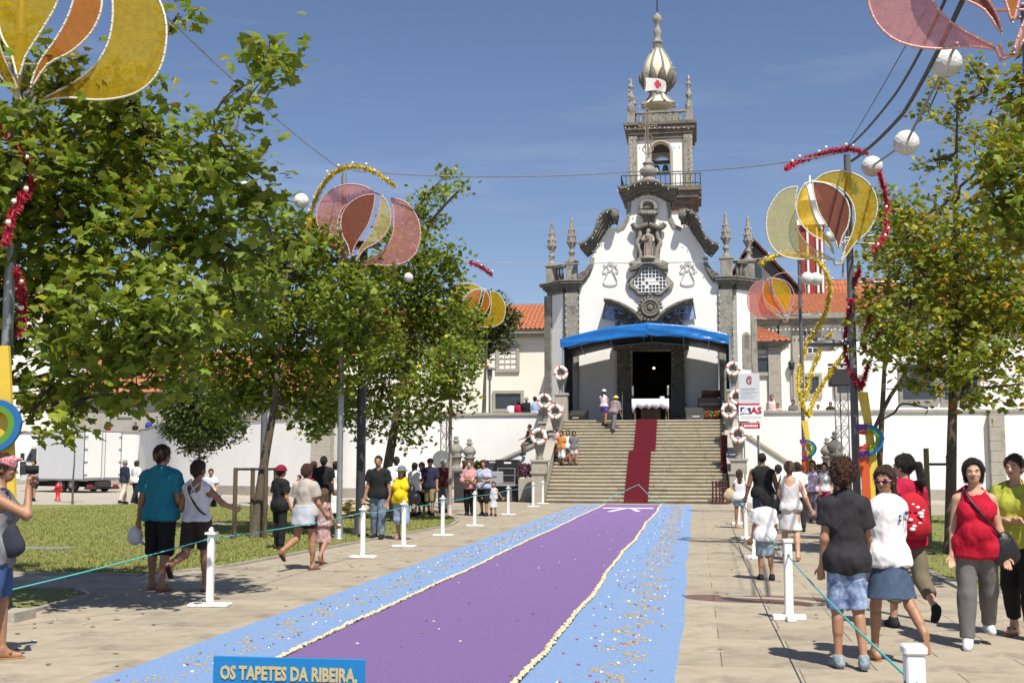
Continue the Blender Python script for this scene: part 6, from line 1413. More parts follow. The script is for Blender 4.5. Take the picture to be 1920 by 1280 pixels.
tree('plane tree beyond the right edge with only its leafy side in view', (P(2080, 900, 15).x, 15, 0), blobs(L8, 15, .6, 8), .13, .15, P(2040, 150, 15), 0, 28, .8, TG, 120, yellow=.12)
L9 = [(1655, 370, 30), (1650, 420, 42), (1690, 400, 40), (1680, 470, 50), (1640, 480, 36), (1740, 430, 55), (1640, 600, 40), (1700, 640, 60), (1720, 560, 60), (1760, 480, 60), (1840, 470, 70), (1880, 560, 70), (1800, 600, 80)]
tree('forked slim tree against the right white wall', (P(1640, 900, 31).x, 31, 0), blobs(L9, 31, 1.4, 9), .16, .10, P(1670, 450, 31), 2, 29, .55, TG, yellow=.08)
fk = MB(); fk.tube(arcpts([P(1641, 800, 31), P(1668, 745, 31), P(1694, 705, 31), P(1712, 660, 31)], 4), .05, 6); fk.build('limb', bark, bpy.data.objects.get('plane_tree.004')); fk = MB(); fk.tube(arcpts([P(1645, 790, 31), P(1675, 775, 31), P(1693, 757, 31), P(1740, 765, 31)], 4), .03, 5); fk.build('limb', bark, bpy.data.objects.get('plane_tree.004'))
# guards and stakes
tg = thing('tree_guard', 'wooden guard of four posts and a top rail round the staked left tree', 'tree guard', G(470, 1010))
q0 = G(470, 1010); 
for dx, dy in ((-.33, -.1), (-.12, .35), (.33, -.05), (.38, .4)): m = MB(); m.cyl(q0+Vector((dx, dy, 0)), q0+Vector((dx, dy, 1.5)), .05, n=8); m.build('post', wood_dark, tg)
m = MB()
for (a, b), (c, d) in (((-.33, -.1), (.33, -.05)), ((-.12, .35), (.38, .4)), ((-.33, -.1), (-.12, .35)), ((.33, -.05), (.38, .4))): m.cyl(q0+Vector((a, b, 1.47)), q0+Vector((c, d, 1.47)), .025, n=6)
m.build('rail', iron, tg)
sk = thing('tree_stake', 'pale wooden stake tied to the right plane tree', 'tree stake', G(1743, 1029)); q0 = G(1743, 1029)
m = MB(); m.cyl(q0, q0+Vector((0, 0, 1.88)), .055, .05, 9); m.build('stake_post', wood_light, sk); m = MB(); m.box(q0+Vector((.2, .1, 1.58)), (.42, .03, .05), .3); m.build('tie', iron, sk)
q1 = q0+Vector((.5, .5, 0)); m = MB(); m.cyl(q1, q1+Vector((0, 0, 1.75)), .055, .05, 9); m.build('stake_post', wood_light, sk)
# ------------------------------------------------------------------ people: one continuous body each, clothes and hair as children
class Field:
    def __init__(s, lo, hi, vox):
        s.lo = np.array(lo, float); s.v = vox; s.n = np.ceil((np.array(hi)-s.lo)/vox).astype(int)+2
        s.ax = [s.lo[i]+np.arange(s.n[i])*vox for i in range(3)]; s.F = np.full(tuple(s.n), .5, np.float32)
    def sub(s, lo, hi):
        i0 = np.clip(np.floor((np.array(lo)-s.lo)/s.v).astype(int), 0, s.n); i1 = np.clip(np.ceil((np.array(hi)-s.lo)/s.v).astype(int)+1, 0, s.n)
        sl = tuple(slice(a, b) for a, b in zip(i0, i1)); return sl, [s.ax[i][sl[i]] for i in range(3)]
    def put(s, sl, d, k, cut=None, neg=False):
        F = s.F[sl]
        if neg: s.F[sl] = np.maximum(F, -d); return
        if k > 0:
            h = np.clip(.5+.5*(F-d)/k, 0, 1); s.F[sl] = F*(1-h)+d*h-k*h*(1-h)
        else: s.F[sl] = np.minimum(F, d)
    def cap(s, a, b, ra, rb, k=.03, flat=None, cuts=(), neg=False):
        a = np.array(a, float); b = np.array(b, float); R_ = max(ra, rb)+k+s.v*2
        sl, (x, y, z) = s.sub(np.minimum(a, b)-R_, np.maximum(a, b)+R_)
        if min(len(x), len(y), len(z)) == 0: return
        X, Y, Z = x[:, None, None]-a[0], y[None, :, None]-a[1], z[None, None, :]-a[2]; ab = b-a; f = 1
        if flat is not None:
            n, fl = np.array(flat[0], float), flat[1]; dn = (X*n[0]+Y*n[1]+Z*n[2])*(fl-1); X = X+n[0]*dn; Y = Y+n[1]*dn; Z = Z+n[2]*dn; ab = ab+n*(ab@n)*(fl-1); f = fl**.5
        L2 = max(ab@ab, 1e-9); t = np.clip((X*ab[0]+Y*ab[1]+Z*ab[2])/L2, 0, 1)
        d = (np.sqrt((X-t*ab[0])**2+(Y-t*ab[1])**2+(Z-t*ab[2])**2)-(ra+(rb-ra)*t))/f
        for c, n in cuts: d = np.maximum(d, (x[:, None, None]-c[0])*n[0]+(y[None, :, None]-c[1])*n[1]+(z[None, None, :]-c[2])*n[2])
        s.put(sl, d.astype(np.float32), k, neg=neg)
    def ell(s, c, r, k=.03, M=None, cuts=(), neg=False):
        c = np.array(c, float); r = np.array(r, float); R_ = r.max()+k+s.v*2; sl, (x, y, z) = s.sub(c-R_, c+R_)
        if min(len(x), len(y), len(z)) == 0: return
        X, Y, Z = x[:, None, None]-c[0], y[None, :, None]-c[1], z[None, None, :]-c[2]
        if M is not None: X, Y, Z = (M[0][0]*X+M[1][0]*Y+M[2][0]*Z, M[0][1]*X+M[1][1]*Y+M[2][1]*Z, M[0][2]*X+M[1][2]*Y+M[2][2]*Z)
        k0 = np.sqrt((X/r[0])**2+(Y/r[1])**2+(Z/r[2])**2); k1 = np.sqrt((X/r[0]**2)**2+(Y/r[1]**2)**2+(Z/r[2]**2)**2)+1e-6; d = k0*(k0-1)/k1
        for c2, n in cuts: d = np.maximum(d, (x[:, None, None]-c2[0])*n[0]+(y[None, :, None]-c2[1])*n[1]+(z[None, None, :]-c2[2])*n[2])
        s.put(sl, d.astype(np.float32), k, neg=neg)
    def clip(s, c, n):
        s.F = np.maximum(s.F, ((s.ax[0][:, None, None]-c[0])*n[0]+(s.ax[1][None, :, None]-c[1])*n[1]+(s.ax[2][None, None, :]-c[2])*n[2]).astype(np.float32))
    def wrinkle(s, amp, f, seed=0, octaves=((1, 1, 1), (.5, .45, .5)), stretch=(1, 1, 1.6)):
        # smooth value noise: random lattice, cosine interpolation, so that no fold repeats
        rng = np.random.default_rng(abs(seed)+5); tot = 0
        for o, (cell, _, am) in enumerate(octaves):
            G_ = None; Ws = []
            for a in range(3):
                c = 2.6/f*cell*stretch[a]; u = (s.ax[a]-s.lo[a])/c; g = int(u.max())+3; i0 = np.floor(u).astype(int); t = (1-np.cos((u-i0)*math.pi))/2
                Wm = np.zeros((len(u), g), np.float32); Wm[np.arange(len(u)), i0] = 1-t; Wm[np.arange(len(u)), i0+1] = t; Ws.append(Wm)
            n = rng.uniform(-1, 1, tuple(w.shape[1] for w in Ws)).astype(np.float32)
            n = np.tensordot(Ws[0], n, (1, 0)); n = np.tensordot(n, Ws[1], (1, 1)); n = np.tensordot(n, Ws[2], (1, 1)); tot = tot+n*am
        s.F = s.F+tot*np.float32(amp)
    def mesh(s):
        F = s.F; F[0] = F[-1] = .5; F[:, 0] = F[:, -1] = .5; F[:, :, 0] = F[:, :, -1] = .5
        I = F < 0; nx, ny, nz = F.shape
        cnt = np.zeros((nx-1, ny-1, nz-1), np.int8); offs_ = [(a, b, c) for a in (0, 1) for b in (0, 1) for c in (0, 1)]
        for a, b, c in offs_: cnt += I[a:nx-1+a, b:ny-1+b, c:nz-1+c]
        idx = np.argwhere((cnt > 0) & (cnt < 8))
        if len(idx) == 0: return None
        vid = np.full((nx-1, ny-1, nz-1), -1, np.int32); vid[idx[:, 0], idx[:, 1], idx[:, 2]] = np.arange(len(idx))
        val = {o: F[idx[:, 0]+o[0], idx[:, 1]+o[1], idx[:, 2]+o[2]] for o in offs_}
        S_ = np.zeros((len(idx), 3)); N_ = np.zeros(len(idx))
        for o in offs_:
            for ax in range(3):
                if o[ax] == 0:
                    o2 = list(o); o2[ax] = 1; o2 = tuple(o2); va, vb = val[o], val[o2]; m = (va < 0) != (vb < 0)
                    t = np.where(m, va/np.where(m, va-vb, 1), 0); p = np.tile(np.array(o, float), (len(idx), 1)); p[:, ax] += t; S_ += p*m[:, None]; N_ += m
        V = (idx+S_/N_[:, None])*s.v+s.lo
        Q = []
        for ax in range(3):
            sl0 = [slice(1, -1)]*3; sl1 = [slice(1, -1)]*3; sl0[ax] = slice(0, -1); sl1[ax] = slice(1, None)
            A = I[tuple(sl0)]; B = I[tuple(sl1)]; E = np.argwhere(A != B); 
            if len(E) == 0: continue
            P_ = E.copy(); u, w = [(1, 2), (2, 0), (0, 1)][ax]; P_[:, u] += 1; P_[:, w] += 1
            fl = A[E[:, 0], E[:, 1], E[:, 2]]
            def g(du, dw): q = P_.copy(); q[:, u] += du; q[:, w] += dw; return vid[q[:, 0], q[:, 1], q[:, 2]]
            q = np.stack([g(-1, -1), g(0, -1), g(0, 0), g(-1, 0)], 1); q[~fl] = q[~fl][:, ::-1]; Q.append(q)
        Q = np.concatenate(Q); Q = Q[(Q >= 0).all(1)]
        return V, Q
def Vn(a): a = np.array(a, float); return a/np.linalg.norm(a)
SKIN = [mat('skin_light', (.50, .29, .19), .55, 30, .12, trans=0), mat('skin_tan', (.36, .185, .105), .55, 30, .12), mat('skin_dark', (.22, .11, .06), .55, 30, .12)]
EYE = mat('eye_white', (.7, .68, .65), .3); IRIS = mat('iris', (.03, .02, .015), .2); LIP = mat('lip', (.32, .10, .09), .5); BROW = mat('brow', (.04, .025, .02), .8)
def fabric(nm, c, n=0, c2=None, ns=14, **k): return mat('cloth_'+nm, c, .85, ns, n or .14, c2, bump=.25, bscale=220, spec=.25, **k)
def hairm(nm, c): return mat('hair_'+nm, c, .5, 60, .45, bump=.8, bscale=90, nstretch=(3, 3, .5), spec=.4)
H_BLACK = hairm('black', (.018, .013, .011)); H_BROWN = hairm('brown', (.06, .033, .02)); H_LIGHT = hairm('light_brown', (.16, .10, .05)); H_GREY = hairm('grey', (.35, .33, .31)); H_RED = hairm('reddish', (.085, .032, .018))
def person(label, px, py, H, rz, lod=2, sex='f', w=1.0, belly=0, bust=1.0, child=0, skin=1, hair=('short', H_BROWN), legs=((5, 5), (-5, 5)), arms=((8, 5, 15, 0), (8, 5, 15, 0)), top=None, bottom=None, shoes=('shoe', None), head=(0, 0), lean=0, sit=None, loc=None, face=False, hips=1.0, group=None, glasses=None, hat=None, extras=None, hold=None):
    """legs: (thigh pitch, knee flex) for left, right; arms: (abduction, forward pitch, elbow flex, inward twist)"""
    vox = {0: .008, 1: .011, 2: .016, 3: .024}[lod]
    base = G(px, py) if loc is None else Vector(loc)
    t = thing('person', label, 'person', base, R(rz), group)
    s = H/1.7; hs = s*(1+.18*child); w = w*(.9 if lod < 2 else .95); ww = w*s; z = lambda q: q*s
    sh = (.175 if sex == 'm' else .155)*ww*(1-.06*child); hp = (.085 if sex == 'm' else .092)*ww*hips
    pel = np.array([0, 0, z(.92)]); ln = R(lean); up = np.array([0, math.sin(ln), math.cos(ln)]); fw = np.array([0, math.cos(ln), -math.sin(ln)])
    T = lambda x, f, h: np.array([x, 0, z(.92)])+up*(z(h)-z(.92))+fw*f*s
    J = {}
    for i, sd in enumerate((-1, 1)):
        th, kn = legs[i][:2]; spread = legs[i][2] if len(legs[i]) > 2 else 2
        h = np.array([sd*hp, 0, z(.88)]); a = R(th); sp = R(spread)*sd; d = Vn([math.sin(sp), math.sin(a), -math.cos(a)]); k_ = h+d*z(.41); b = a-R(kn); d2 = Vn([math.sin(sp)*.5, math.sin(b), -math.cos(b)]); an = k_+d2*z(.40)
        pt = R(legs[i][3] if len(legs[i]) > 3 else (0 if kn < 25 else -kn*.75)); fd = np.array([sd*.12, math.cos(pt), math.sin(pt)]); J[i] = (h, k_, an, Vn(fd), Vn(np.cross(fd, [1, 0, 0])) if True else None, d2)
    lowest = min(min(J[i][2][2]-z(.085), (J[i][2]+J[i][3]*z(.17))[2]-z(.05)) for i in (0, 1)); dz = -lowest if sit is None else sit-z(.88)+z(.09)
    off = np.array([0, 0, dz]); pel = pel+off; T0 = T; T = lambda x, f, h: T0(x, f, h)+off
    for i in J: h, k_, an, fd, n, d2 = J[i]; J[i] = (h+off, k_+off, an+off, fd, n, d2)
    A = {}
    for i, sd in enumerate((-1, 1)):
        ab, fp_, el, tw = arms[i]; S0 = T(sd*sh, -.01, 1.345)
        u = np.array([math.sin(R(ab))*sd, math.sin(R(fp_))*math.cos(R(ab)), -math.cos(R(fp_))*math.cos(R(ab))]); u = Vn(u)
        wv = np.array([0, math.cos(R(fp_)), math.sin(R(fp_))]); inn = np.array([-sd, 0, 0.]); wv = Vn(wv*(1-abs(tw))+inn*tw); wv = Vn(wv-u*(wv@u)); E = S0+u*z(.285); f = Vn(u*math.cos(R(el))+wv*math.sin(R(el))); Wr = E+f*z(.24); A[i] = (S0, E, Wr, f, Vn(np.cross(f, wv)) if abs(f@wv) < .99 else np.array([1., 0, 0]), wv)
    hy, ht = R(head[0]), R(head[1]); hc = T(0, .015, 1.50)+np.array([0, 0, .0]); HM = np.array(Matrix.Rotation(hy, 3, 'Z') @ Matrix.Rotation(-ht, 3, 'X'))
    Hh = lambda x, f, h: hc+HM @ (np.array([x, f, h])*hs)
    pts = [p for i in (0, 1) for p in A[i][:3]]+[J[i][2]+J[i][3]*.2 for i in (0, 1)]+[J[i][1] for i in (0, 1)]+[Hh(0, 0, .2), Hh(0, .2, 0), Hh(0, -.2, 0), pel]+[A[i][2]+A[i][3]*z(.2) for i in (0, 1)]
    lo = np.min(pts, 0)-.24*ww; hi = np.max(pts, 0)+.24*ww; lo[2] = min(lo[2], -.03)
    X = np.array([1., 0, 0]); bl = belly*s; bu = bust*s if sex == 'f' and not child else 0
    def torso(F, g=0, k=.04, parts='pacs', cuts=()):
        if 'p' in parts:
            F.cap(T(-hp*.75, -.01, .93), T(hp*.75, -.01, .93), .105*ww*hips+g, .105*ww*hips+g, k, (fw, 1.12), cuts)
            for sd in (-1, 1): F.ell(T(sd*hp*.7, -.055, .90), np.array([.085, .085, .095])*ww*hips+g, k, None, cuts)
        if 'a' in parts:
            F.ell(T(0, .0, 1.08), np.array([(.135 if sex == 'm' else .122)*ww, .098*ww, .17*s])+g, k, None, cuts)
            if bl: F.ell(T(0, .045, 1.03), np.array([.13*ww, .09*ww+bl*.08, .14*s])+g, k, None, cuts)
        if 'c' in parts:
            F.ell(T(0, -.005, 1.25), np.array([sh*.88, .108*ww, .19*s])+g, k, None, cuts)
            if bu:
                for sd in (-1, 1): F.ell(T(sd*.07*w, .075, 1.235), np.array([.068, .066, .072])*s*bust*w**.5+g, .03, None, cuts)
        if 's' in parts:
            for sd in (-1, 1): F.cap(T(sd*.02, -.015, 1.395), T(sd*sh*.88, -.012, 1.350), .058*ww**.7*s**.3+g, .056*ww**.7*s**.3+g, k, None, cuts)
    wl_ = ww**.6*s**.4
    def leg(F, i, g=0, upto=2.0, k=.03, flare=0):
        h, k_, an, fd, n, d2 = J[i]
        t1 = min(upto, 1.0); e = h+(k_-h)*t1; cuts = [(e, Vn(k_-h))] if upto < 1 else []
        F.cap(h, k_, .088*wl_*hips+g, .056*wl_+g+flare*.6, k, None, cuts)
        if upto > 1:
            t2 = upto-1; e = k_+(an-k_)*t2; cuts = [(e, Vn(an-k_))] if t2 < 1 else []
            F.cap(k_, an, .054*wl_+g+flare*.6, .037*wl_+g+flare, k, None, cuts); c = k_+(an-k_)*.3-np.cross(d2, X)*(-.012)*s*0
            cv = np.cross(X, d2); cv = cv if cv[1] < 0 else -cv; F.cap(k_+(an-k_)*.2+cv*.014*s, k_+(an-k_)*.45+cv*.012*s, .049*wl_+g, .043*wl_+g, k, None, cuts)
    wa = ww**.5*s**.5*(1.08 if sex == 'm' else .96)
    def arm(F, i, g=0, upto=2.0, k=.025):
        S0, E, Wr, f, n, wv = A[i]; t1 = min(upto, 1.); e = S0+(E-S0)*t1; cuts = [(e, Vn(E-S0))] if upto < 1 else []
        F.cap(S0, E, .052*wa+g, .039*wa+g*1.25, k, None, cuts)
        if upto > 1: t2 = upto-1; e = E+(Wr-E)*t2; F.cap(E, Wr, .040*wa+g, .026*wa+g, k, None, [(e, f)] if t2 < 1 else [])
    def headp(F, k=.02):
        F.cap(T(0, -.015, 1.37), hc+HM@(np.array([0, -.012, .03])*hs), .058*ww**.5*s**.5, .050*hs*(1.1 if sex == 'm' else .95), .035)
        F.ell(Hh(0, -.012, .125), np.array([.074, .093, .090])*hs, k, HM); F.ell(Hh(0, .030, .075), np.array([.059, .060, .078])*hs, k, HM); F.ell(Hh(0, .052, .022), np.array([.032, .030, .026])*hs, .03, HM)
        if lod < 2:
            F.cap(Hh(0, .088, .105), Hh(0, .108, .072), .009*hs, .013*hs, .012); 
            for sd in (-1, 1): F.ell(Hh(sd*.012, .098, .069), np.array([.010, .010, .008])*hs, .01, HM); F.ell(Hh(sd*.033, .068, .075), np.array([.022, .018, .02])*hs, .02, HM); F.cap(Hh(sd*.012, .090, .117), Hh(sd*.045, .074, .117), .010*hs, .008*hs, .012); F.ell(Hh(sd*.030, .090, .098), np.array([.017, .008, .011])*hs, 0, HM, neg=True)
            F.cap(Hh(-.018, .082, .042), Hh(.018, .082, .042), .010*hs, .010*hs, .01); 
        else: F.cap(Hh(0, .088, .10), Hh(0, .105, .075), .010*hs, .014*hs, .012)
        for sd in (-1, 1): F.ell(Hh(sd*.074, -.005, .09), np.array([.013, .022, .033])*hs, .008, HM)
    def hand(F, i):
        S0, E, Wr, f, n, wv = A[i]; hl = z(.17)*(1+.1*child); sd = (-1, 1)[i]
        q = Vn(n-f*(n@f)); pn = Vn(np.cross(q, f)); curl = hold[i] if hold else 25
        # q: across the palm, pn: palm normal; thumb towards +-q
        if pn@np.array([-sd, 0, 0]) < -.2: pn = -pn
        th = np.cross(f, pn); th = th if th[1]+th[2]*.3 >= 0 else -th; q = Vn(th)
        pc = Wr+f*hl*.27
        F.cap(Wr+f*hl*.06, Wr+f*hl*.44, .024*wa+.002, .030*wa+.002, .02, (pn, 1.75))
        if lod >= 3: F.cap(pc, Wr+f*hl*.95, .03*wa, .016*wa, .02, (pn, 1.5)); return
        fr = max(.0078*s**.5, vox*.72); wid = max(.0175*s, vox*1.9)
        for j, ln_ in enumerate((.50, .56, .52, .40)):
            b0 = Wr+f*hl*.44+q*(1.5-j)*wid; c1 = R(curl*(1+.12*j)); d1 = f*math.cos(c1)+pn*math.sin(c1); b1 = b0+d1*hl*ln_*.5; c2 = c1*2.1; d2_ = f*math.cos(c2)+pn*math.sin(c2); b2 = b1+d2_*hl*ln_*.45
            F.cap(b0-f*hl*.08, b1, fr*1.1, fr, .006); F.cap(b1, b2, fr, fr*.85, .004)
        a0 = Wr+f*hl*.14+q*wid*1.3; a1 = a0+Vn(f*.75+q*.6+pn*.35)*hl*.26; a2 = a1+Vn(f+q*.15+pn*.45)*hl*.22; F.cap(a0, a1, fr*1.5, fr*1.2, .012); F.cap(a1, a2, fr*1.2, fr, .005)
    def foot(F, i, g=0):
        h, k_, an, fd, n, d2 = J[i]; dn = Vn(np.cross(fd, [1, 0, 0])); dn = dn if dn[2] < 0 else -dn
        hl_ = an+dn*z(.045)-fd*z(.035); to = an+dn*z(.058)+fd*z(.145)
        F.cap(an, hl_, .034*wl_+g, .032*wl_+g, .02); F.cap(hl_, to, .032*wl_+g, .027*wl_+g, .025); F.cap(an+fd*z(.01), to-fd*z(.05), .032*wl_+g, .022*wl_+g, .03)
    def emit(F, nm, m, sub=None, midx=None):
        r = F.mesh()
        if r is None: return None
        V, Q = r; o = npmesh(nm, V, Q, m if isinstance(m, list) else [m], None, origin=(0, 0, 0), midx=midx(V[Q].mean(1)) if midx else None); o.parent = sub or t; return o
    NF = lambda: Field(lo, hi, vox)
    # body
    F = NF(); torso(F)
    for i in (0, 1): leg(F, i); arm(F, i); hand(F, i); foot(F, i)
    headp(F); body = emit(F, 'body', SKIN[skin])
    g0 = max(.012, vox*1.05)
    # lower clothes
    if bottom:
        kind, bm = bottom[0], bottom[1]; ln_ = bottom[2] if len(bottom) > 2 else 2; F = NF(); wz = T(0, 0, bottom[3] if len(bottom) > 3 else 1.02)
        if kind in ('trousers', 'shorts'):
            gg = g0+(.012 if kind == 'shorts' else .006)*s; torso(F, g0*.7, .04, 'pa', [(wz, up)])
            for i in (0, 1): leg(F, i, gg, ln_, .04, (.02 if kind == 'shorts' else .012)*s)
        else:
            hz = z(ln_)+dz; fl = bottom[4] if len(bottom) > 4 else .2
            torso(F, g0, .04, 'pa', [(wz, up)]); mid = (J[0][1]+J[1][1])/2; c = np.array([pel[0], pel[1]*.4+mid[1]*.6, hz-.05])
            F.cap(T(0, -.005, .95), c, .15*ww*hips+.01, .15*ww*hips+fl*s, .05, ([0, 1, 0], 1.18), [(np.array([0, 0, hz]), np.array([0, 0, -1.]))])
        F.wrinkle(.006, 30/s, seed=int(px)); emit(F, {'trousers': 'trousers', 'shorts': 'shorts', 'skirt': 'skirt'}[kind], bm)
    if top:
        kind, tm_ = top[0], top[1]; hem = top[2] if len(top) > 2 else .88; sl_ = top[3] if len(top) > 3 else .6; F = NF(); ga = g0+.021; hz = T(0, 0, hem); cuts = [(hz, -up)]
        torso(F, ga, .045, 'pacs', cuts)
        if len(top) <= 5 and hem < .93:
            for i in (0, 1): F.cap(J[i][0]+np.array([0, 0, z(.03)]), J[i][0]+(J[i][1]-J[i][0])*.35, .088*wl_*hips+ga+.012*s, .084*wl_*hips+ga+.016*s, .07, None, cuts)
            F.cap(T(-hp*.6, 0, .90), T(hp*.6, 0, .90), .11*ww*hips+ga, .11*ww*hips+ga, .06, (fw, 1.1), cuts)
        if kind == 'tee': F.cap(T(0, 0, 1.24), T(0, 0, .96), .118*ww+ga, .122*ww+ga, .06, (fw, 1.3), cuts)
        if kind in ('tee', 'dress_tee'):
            for i in (0, 1): arm(F, i, ga+.004, sl_, .04)
        F.ell(T(0, .03, 1.475), np.array([.078, .085, .085])*s*w**.5*(1.25 if kind == 'tank' else 1), 0, neg=True)
        if kind == 'tank':
            for i, sd in enumerate((-1, 1)): F.cap(T(sd*sh*1.12, 0, 1.30), T(sd*sh*1.12, 0, 1.55), .062*s+.01, .10*s, 0, neg=True)
            if len(top) > 4 and top[4] == 'low': F.ell(T(0, -.11, 1.40), np.array([.10, .09, .13])*s, 0, neg=True); F.ell(T(0, .12, 1.40), np.array([.085, .08, .11])*s, 0, neg=True)
        if kind in ('dress', 'tank') and len(top) > 5: 
            hz2 = z(top[5])+dz; F.cap(T(0, -.01, 1.0), np.array([0, ((J[0][1]+J[1][1])/2)[1]*.5, hz2-.05]), .135*ww*hips, .135*ww*hips+(top[6] if len(top) > 6 else .1)*s, .06, ([0, 1, 0], 1.2), [(np.array([0, 0, hz2]), np.array([0, 0, -1.]))])
        F.wrinkle(.013 if lod == 0 else .010, 26/s, seed=int(px)+3, octaves=((1, 1, 1), (.5, .45, .5), (.27, 0, .3)) if lod == 0 else ((1, 1, 1), (.5, .45, .5))); emit(F, 'dress' if len(top) > 5 else ('shirt' if kind == 'tee' else 'tank_top'), tm_)
    # hair
    hk, hmat = hair; F = NF(); face_cut = [(Hh(0, .048, .13), HM @ np.array([0, 1., -.42]))]
    if hk != 'none':
        th_ = {'buzz': .006, 'short': .016, 'curly': .03, 'bob': .02, 'long': .018, 'tail': .012, 'bun': .012}[hk]*hs+vox*.3
        F.ell(Hh(0, -.018, .130), np.array([.076*hs+th_, .094*hs+th_, .090*hs+th_]), .02, HM, [(Hh(0, .050, .135), HM @ Vn([0, 1., -.55])), (Hh(0, -.03, .04), HM @ Vn([0, .45, -1.]))])
        if hk in ('short', 'curly'): F.cap(Hh(0, -.07, .07), Hh(0, -.055, .03), .05*hs+th_*.6, .035*hs, .03)
        if hk == 'bob':
            for sd in (-1, 1): F.cap(Hh(sd*.062, -.02, .12), Hh(sd*.066, -.018, .03), .034*hs, .026*hs, .02)
            F.cap(Hh(0, -.07, .1), Hh(0, -.07, .01), .06*hs, .05*hs, .03)
        if hk == 'long':
            for sd in (-1, 1): F.cap(Hh(sd*.058, -.03, .11), Hh(sd*.075, -.03, -.10), .034*hs, .024*hs, .02)
            F.cap(Hh(0, -.075, .1), Hh(0, -.10, -.16), .062*hs, .05*hs, .03, ([0, 1, 0], 1.3))
        if hk == 'tail':
            F.cap(Hh(0, -.115, .13), Hh(0, -.165, .115), .022*hs, .028*hs, .01); F.cap(Hh(0, -.165, .115), Hh(0, -.19, -.04), .036*hs, .04*hs, .02); F.cap(Hh(0, -.19, -.04), Hh(.01, -.18, -.13), .038*hs, .012*hs, .02)
        if hk == 'bun': F.ell(Hh(0, -.12, .13), np.array([.042, .04, .04])*hs, .01)
        F.wrinkle(.016 if hk == 'curly' else .007, 120/hs if hk == 'curly' else 90/hs, int(px), stretch=(1, 1, 1.0 if hk == 'curly' else 2.6)); ho = emit(F, 'hair', hmat)
        if lod < 2 and hk != 'buzz' and ho:
            me = ho.data; nv_ = len(me.vertices); co = np.zeros(nv_*3); me.vertices.foreach_get('co', co); co = co.reshape(-1, 3); no = np.zeros(nv_*3); me.vertices.foreach_get('normal', no); no = no.reshape(-1, 3)
            rg = np.random.default_rng(abs(int(px))); k = min(nv_, 900 if lod == 0 else 420); ii = rg.integers(0, nv_, k); p0 = co[ii]; n0 = no[ii]
            d = np.tile(np.array([0, -.15, -1.]), (k, 1))+rg.normal(0, .9 if hk == 'curly' else .28, (k, 3)); d -= n0*(d*n0).sum(1)[:, None]; d /= np.linalg.norm(d, axis=1)[:, None]+1e-6
            sd_ = np.cross(d, n0)*rg.uniform(.0012, .003, (k, 1))*hs*(1.6 if hk == 'curly' else 1); ln = rg.uniform(.018, .05, (k, 1))*hs*(.6 if hk == 'curly' else 1); lift = rg.uniform(.001, .012, (k, 1))*hs*(1.3 if hk == 'curly' else .8)
            V = np.stack([p0-sd_, p0+sd_, p0+d*ln*.5+n0*lift+sd_, p0+d*ln*.5+n0*lift-sd_, p0+d*ln+n0*lift*1.2], 1).reshape(-1, 3); b_ = np.arange(k)[:, None]*5
            Fs = np.concatenate([b_+np.array([[0, 1, 2]]), b_+np.array([[0, 2, 3]]), b_+np.array([[3, 2, 4]])]); so_ = npmesh('hair_strands', V, Fs, [hmat], None, origin=(0, 0, 0)); so_.parent = t; so_['kind'] = 'stuff'
    # shoes
    sk, smm = shoes
    if smm:
        for i in (0, 1):
            F = NF()
            if sk in ('shoe', 'boot'): foot(F, i, .007+vox*.4); emit(F, 'shoe', smm)
            else:
                h, k_, an, fd, n, d2 = J[i]; dn = Vn(np.cross(fd, [1, 0, 0])); dn = dn if dn[2] < 0 else -dn
                F.cap(an+dn*z(.082)-fd*z(.05), an+dn*z(.082)+fd*z(.155), .036*wl_, .042*wl_, .0, (dn, max(1.4, 3.2-vox*80)))
                F.cap(an+dn*z(.03)+fd*z(.075)-X*.03*s, an+dn*z(.03)+fd*z(.075)+X*.03*s, .016*s, .016*s, .0); F.cap(an+dn*z(.03)+fd*z(.075), an+dn*z(.08)+fd*z(.11), .012*s, .012*s, .01)
                emit(F, 'sandal', smm)
    # face details
    if face:
        def blob(nm, cs, rs, m, par=None):
            b = MB()
            for c, r_ in zip(cs, rs):
                q = MB(); q.sphere((0, 0, 0), 1, 10, 7); b.add([tuple(c+HM @ (np.array(v)*np.array(r_)*hs)) for v in q.v], q.f, 0, True)
            o = b.build(nm, m, None, origin=(0, 0, 0)); o.parent = par or t; return o
        for sd in (-1, 1):
            blob('eyebrow', [Hh(sd*.031, .089, .120)], [(.019, .006, .0042)], BROW)
            if not glasses: e = blob('eye', [Hh(sd*.030, .0835, .099)], [(.0115, .006, .0042)], EYE); blob('iris', [Hh(sd*.030, .0880, .099)], [(.0058, .003, .0043)], IRIS, e)
        blob('mouth', [Hh(0, .090, .0445), Hh(0, .090, .038)], [(.022, .006, .0042), (.018, .0065, .0048)], LIP)
    if glasses:
        b = MB()
        for sd in (-1, 1):
            q = MB(); q.sphere((0, 0, 0), 1, 12, 7); b.add([tuple(Hh(sd*.033, .098, .098)+HM @ (np.array(v)*np.array((.028, .008, .021))*hs)) for v in q.v], q.f, 0, True)
        o = b.build('sunglasses', mat('sunglass_lens', (.02, .015, .02), .1, spec=.8), None, origin=(0, 0, 0)); o.parent = t
        b = MB(); b.tube([Hh(-.076, .0, .105), Hh(-.072, .06, .105), Hh(-.055, .092, .108), Hh(0, .106, .108), Hh(.055, .092, .108), Hh(.072, .06, .105), Hh(.076, .0, .105)], .006*hs, 6); o2 = b.build('frame', glasses, None, origin=(0, 0, 0)); o2.parent = o
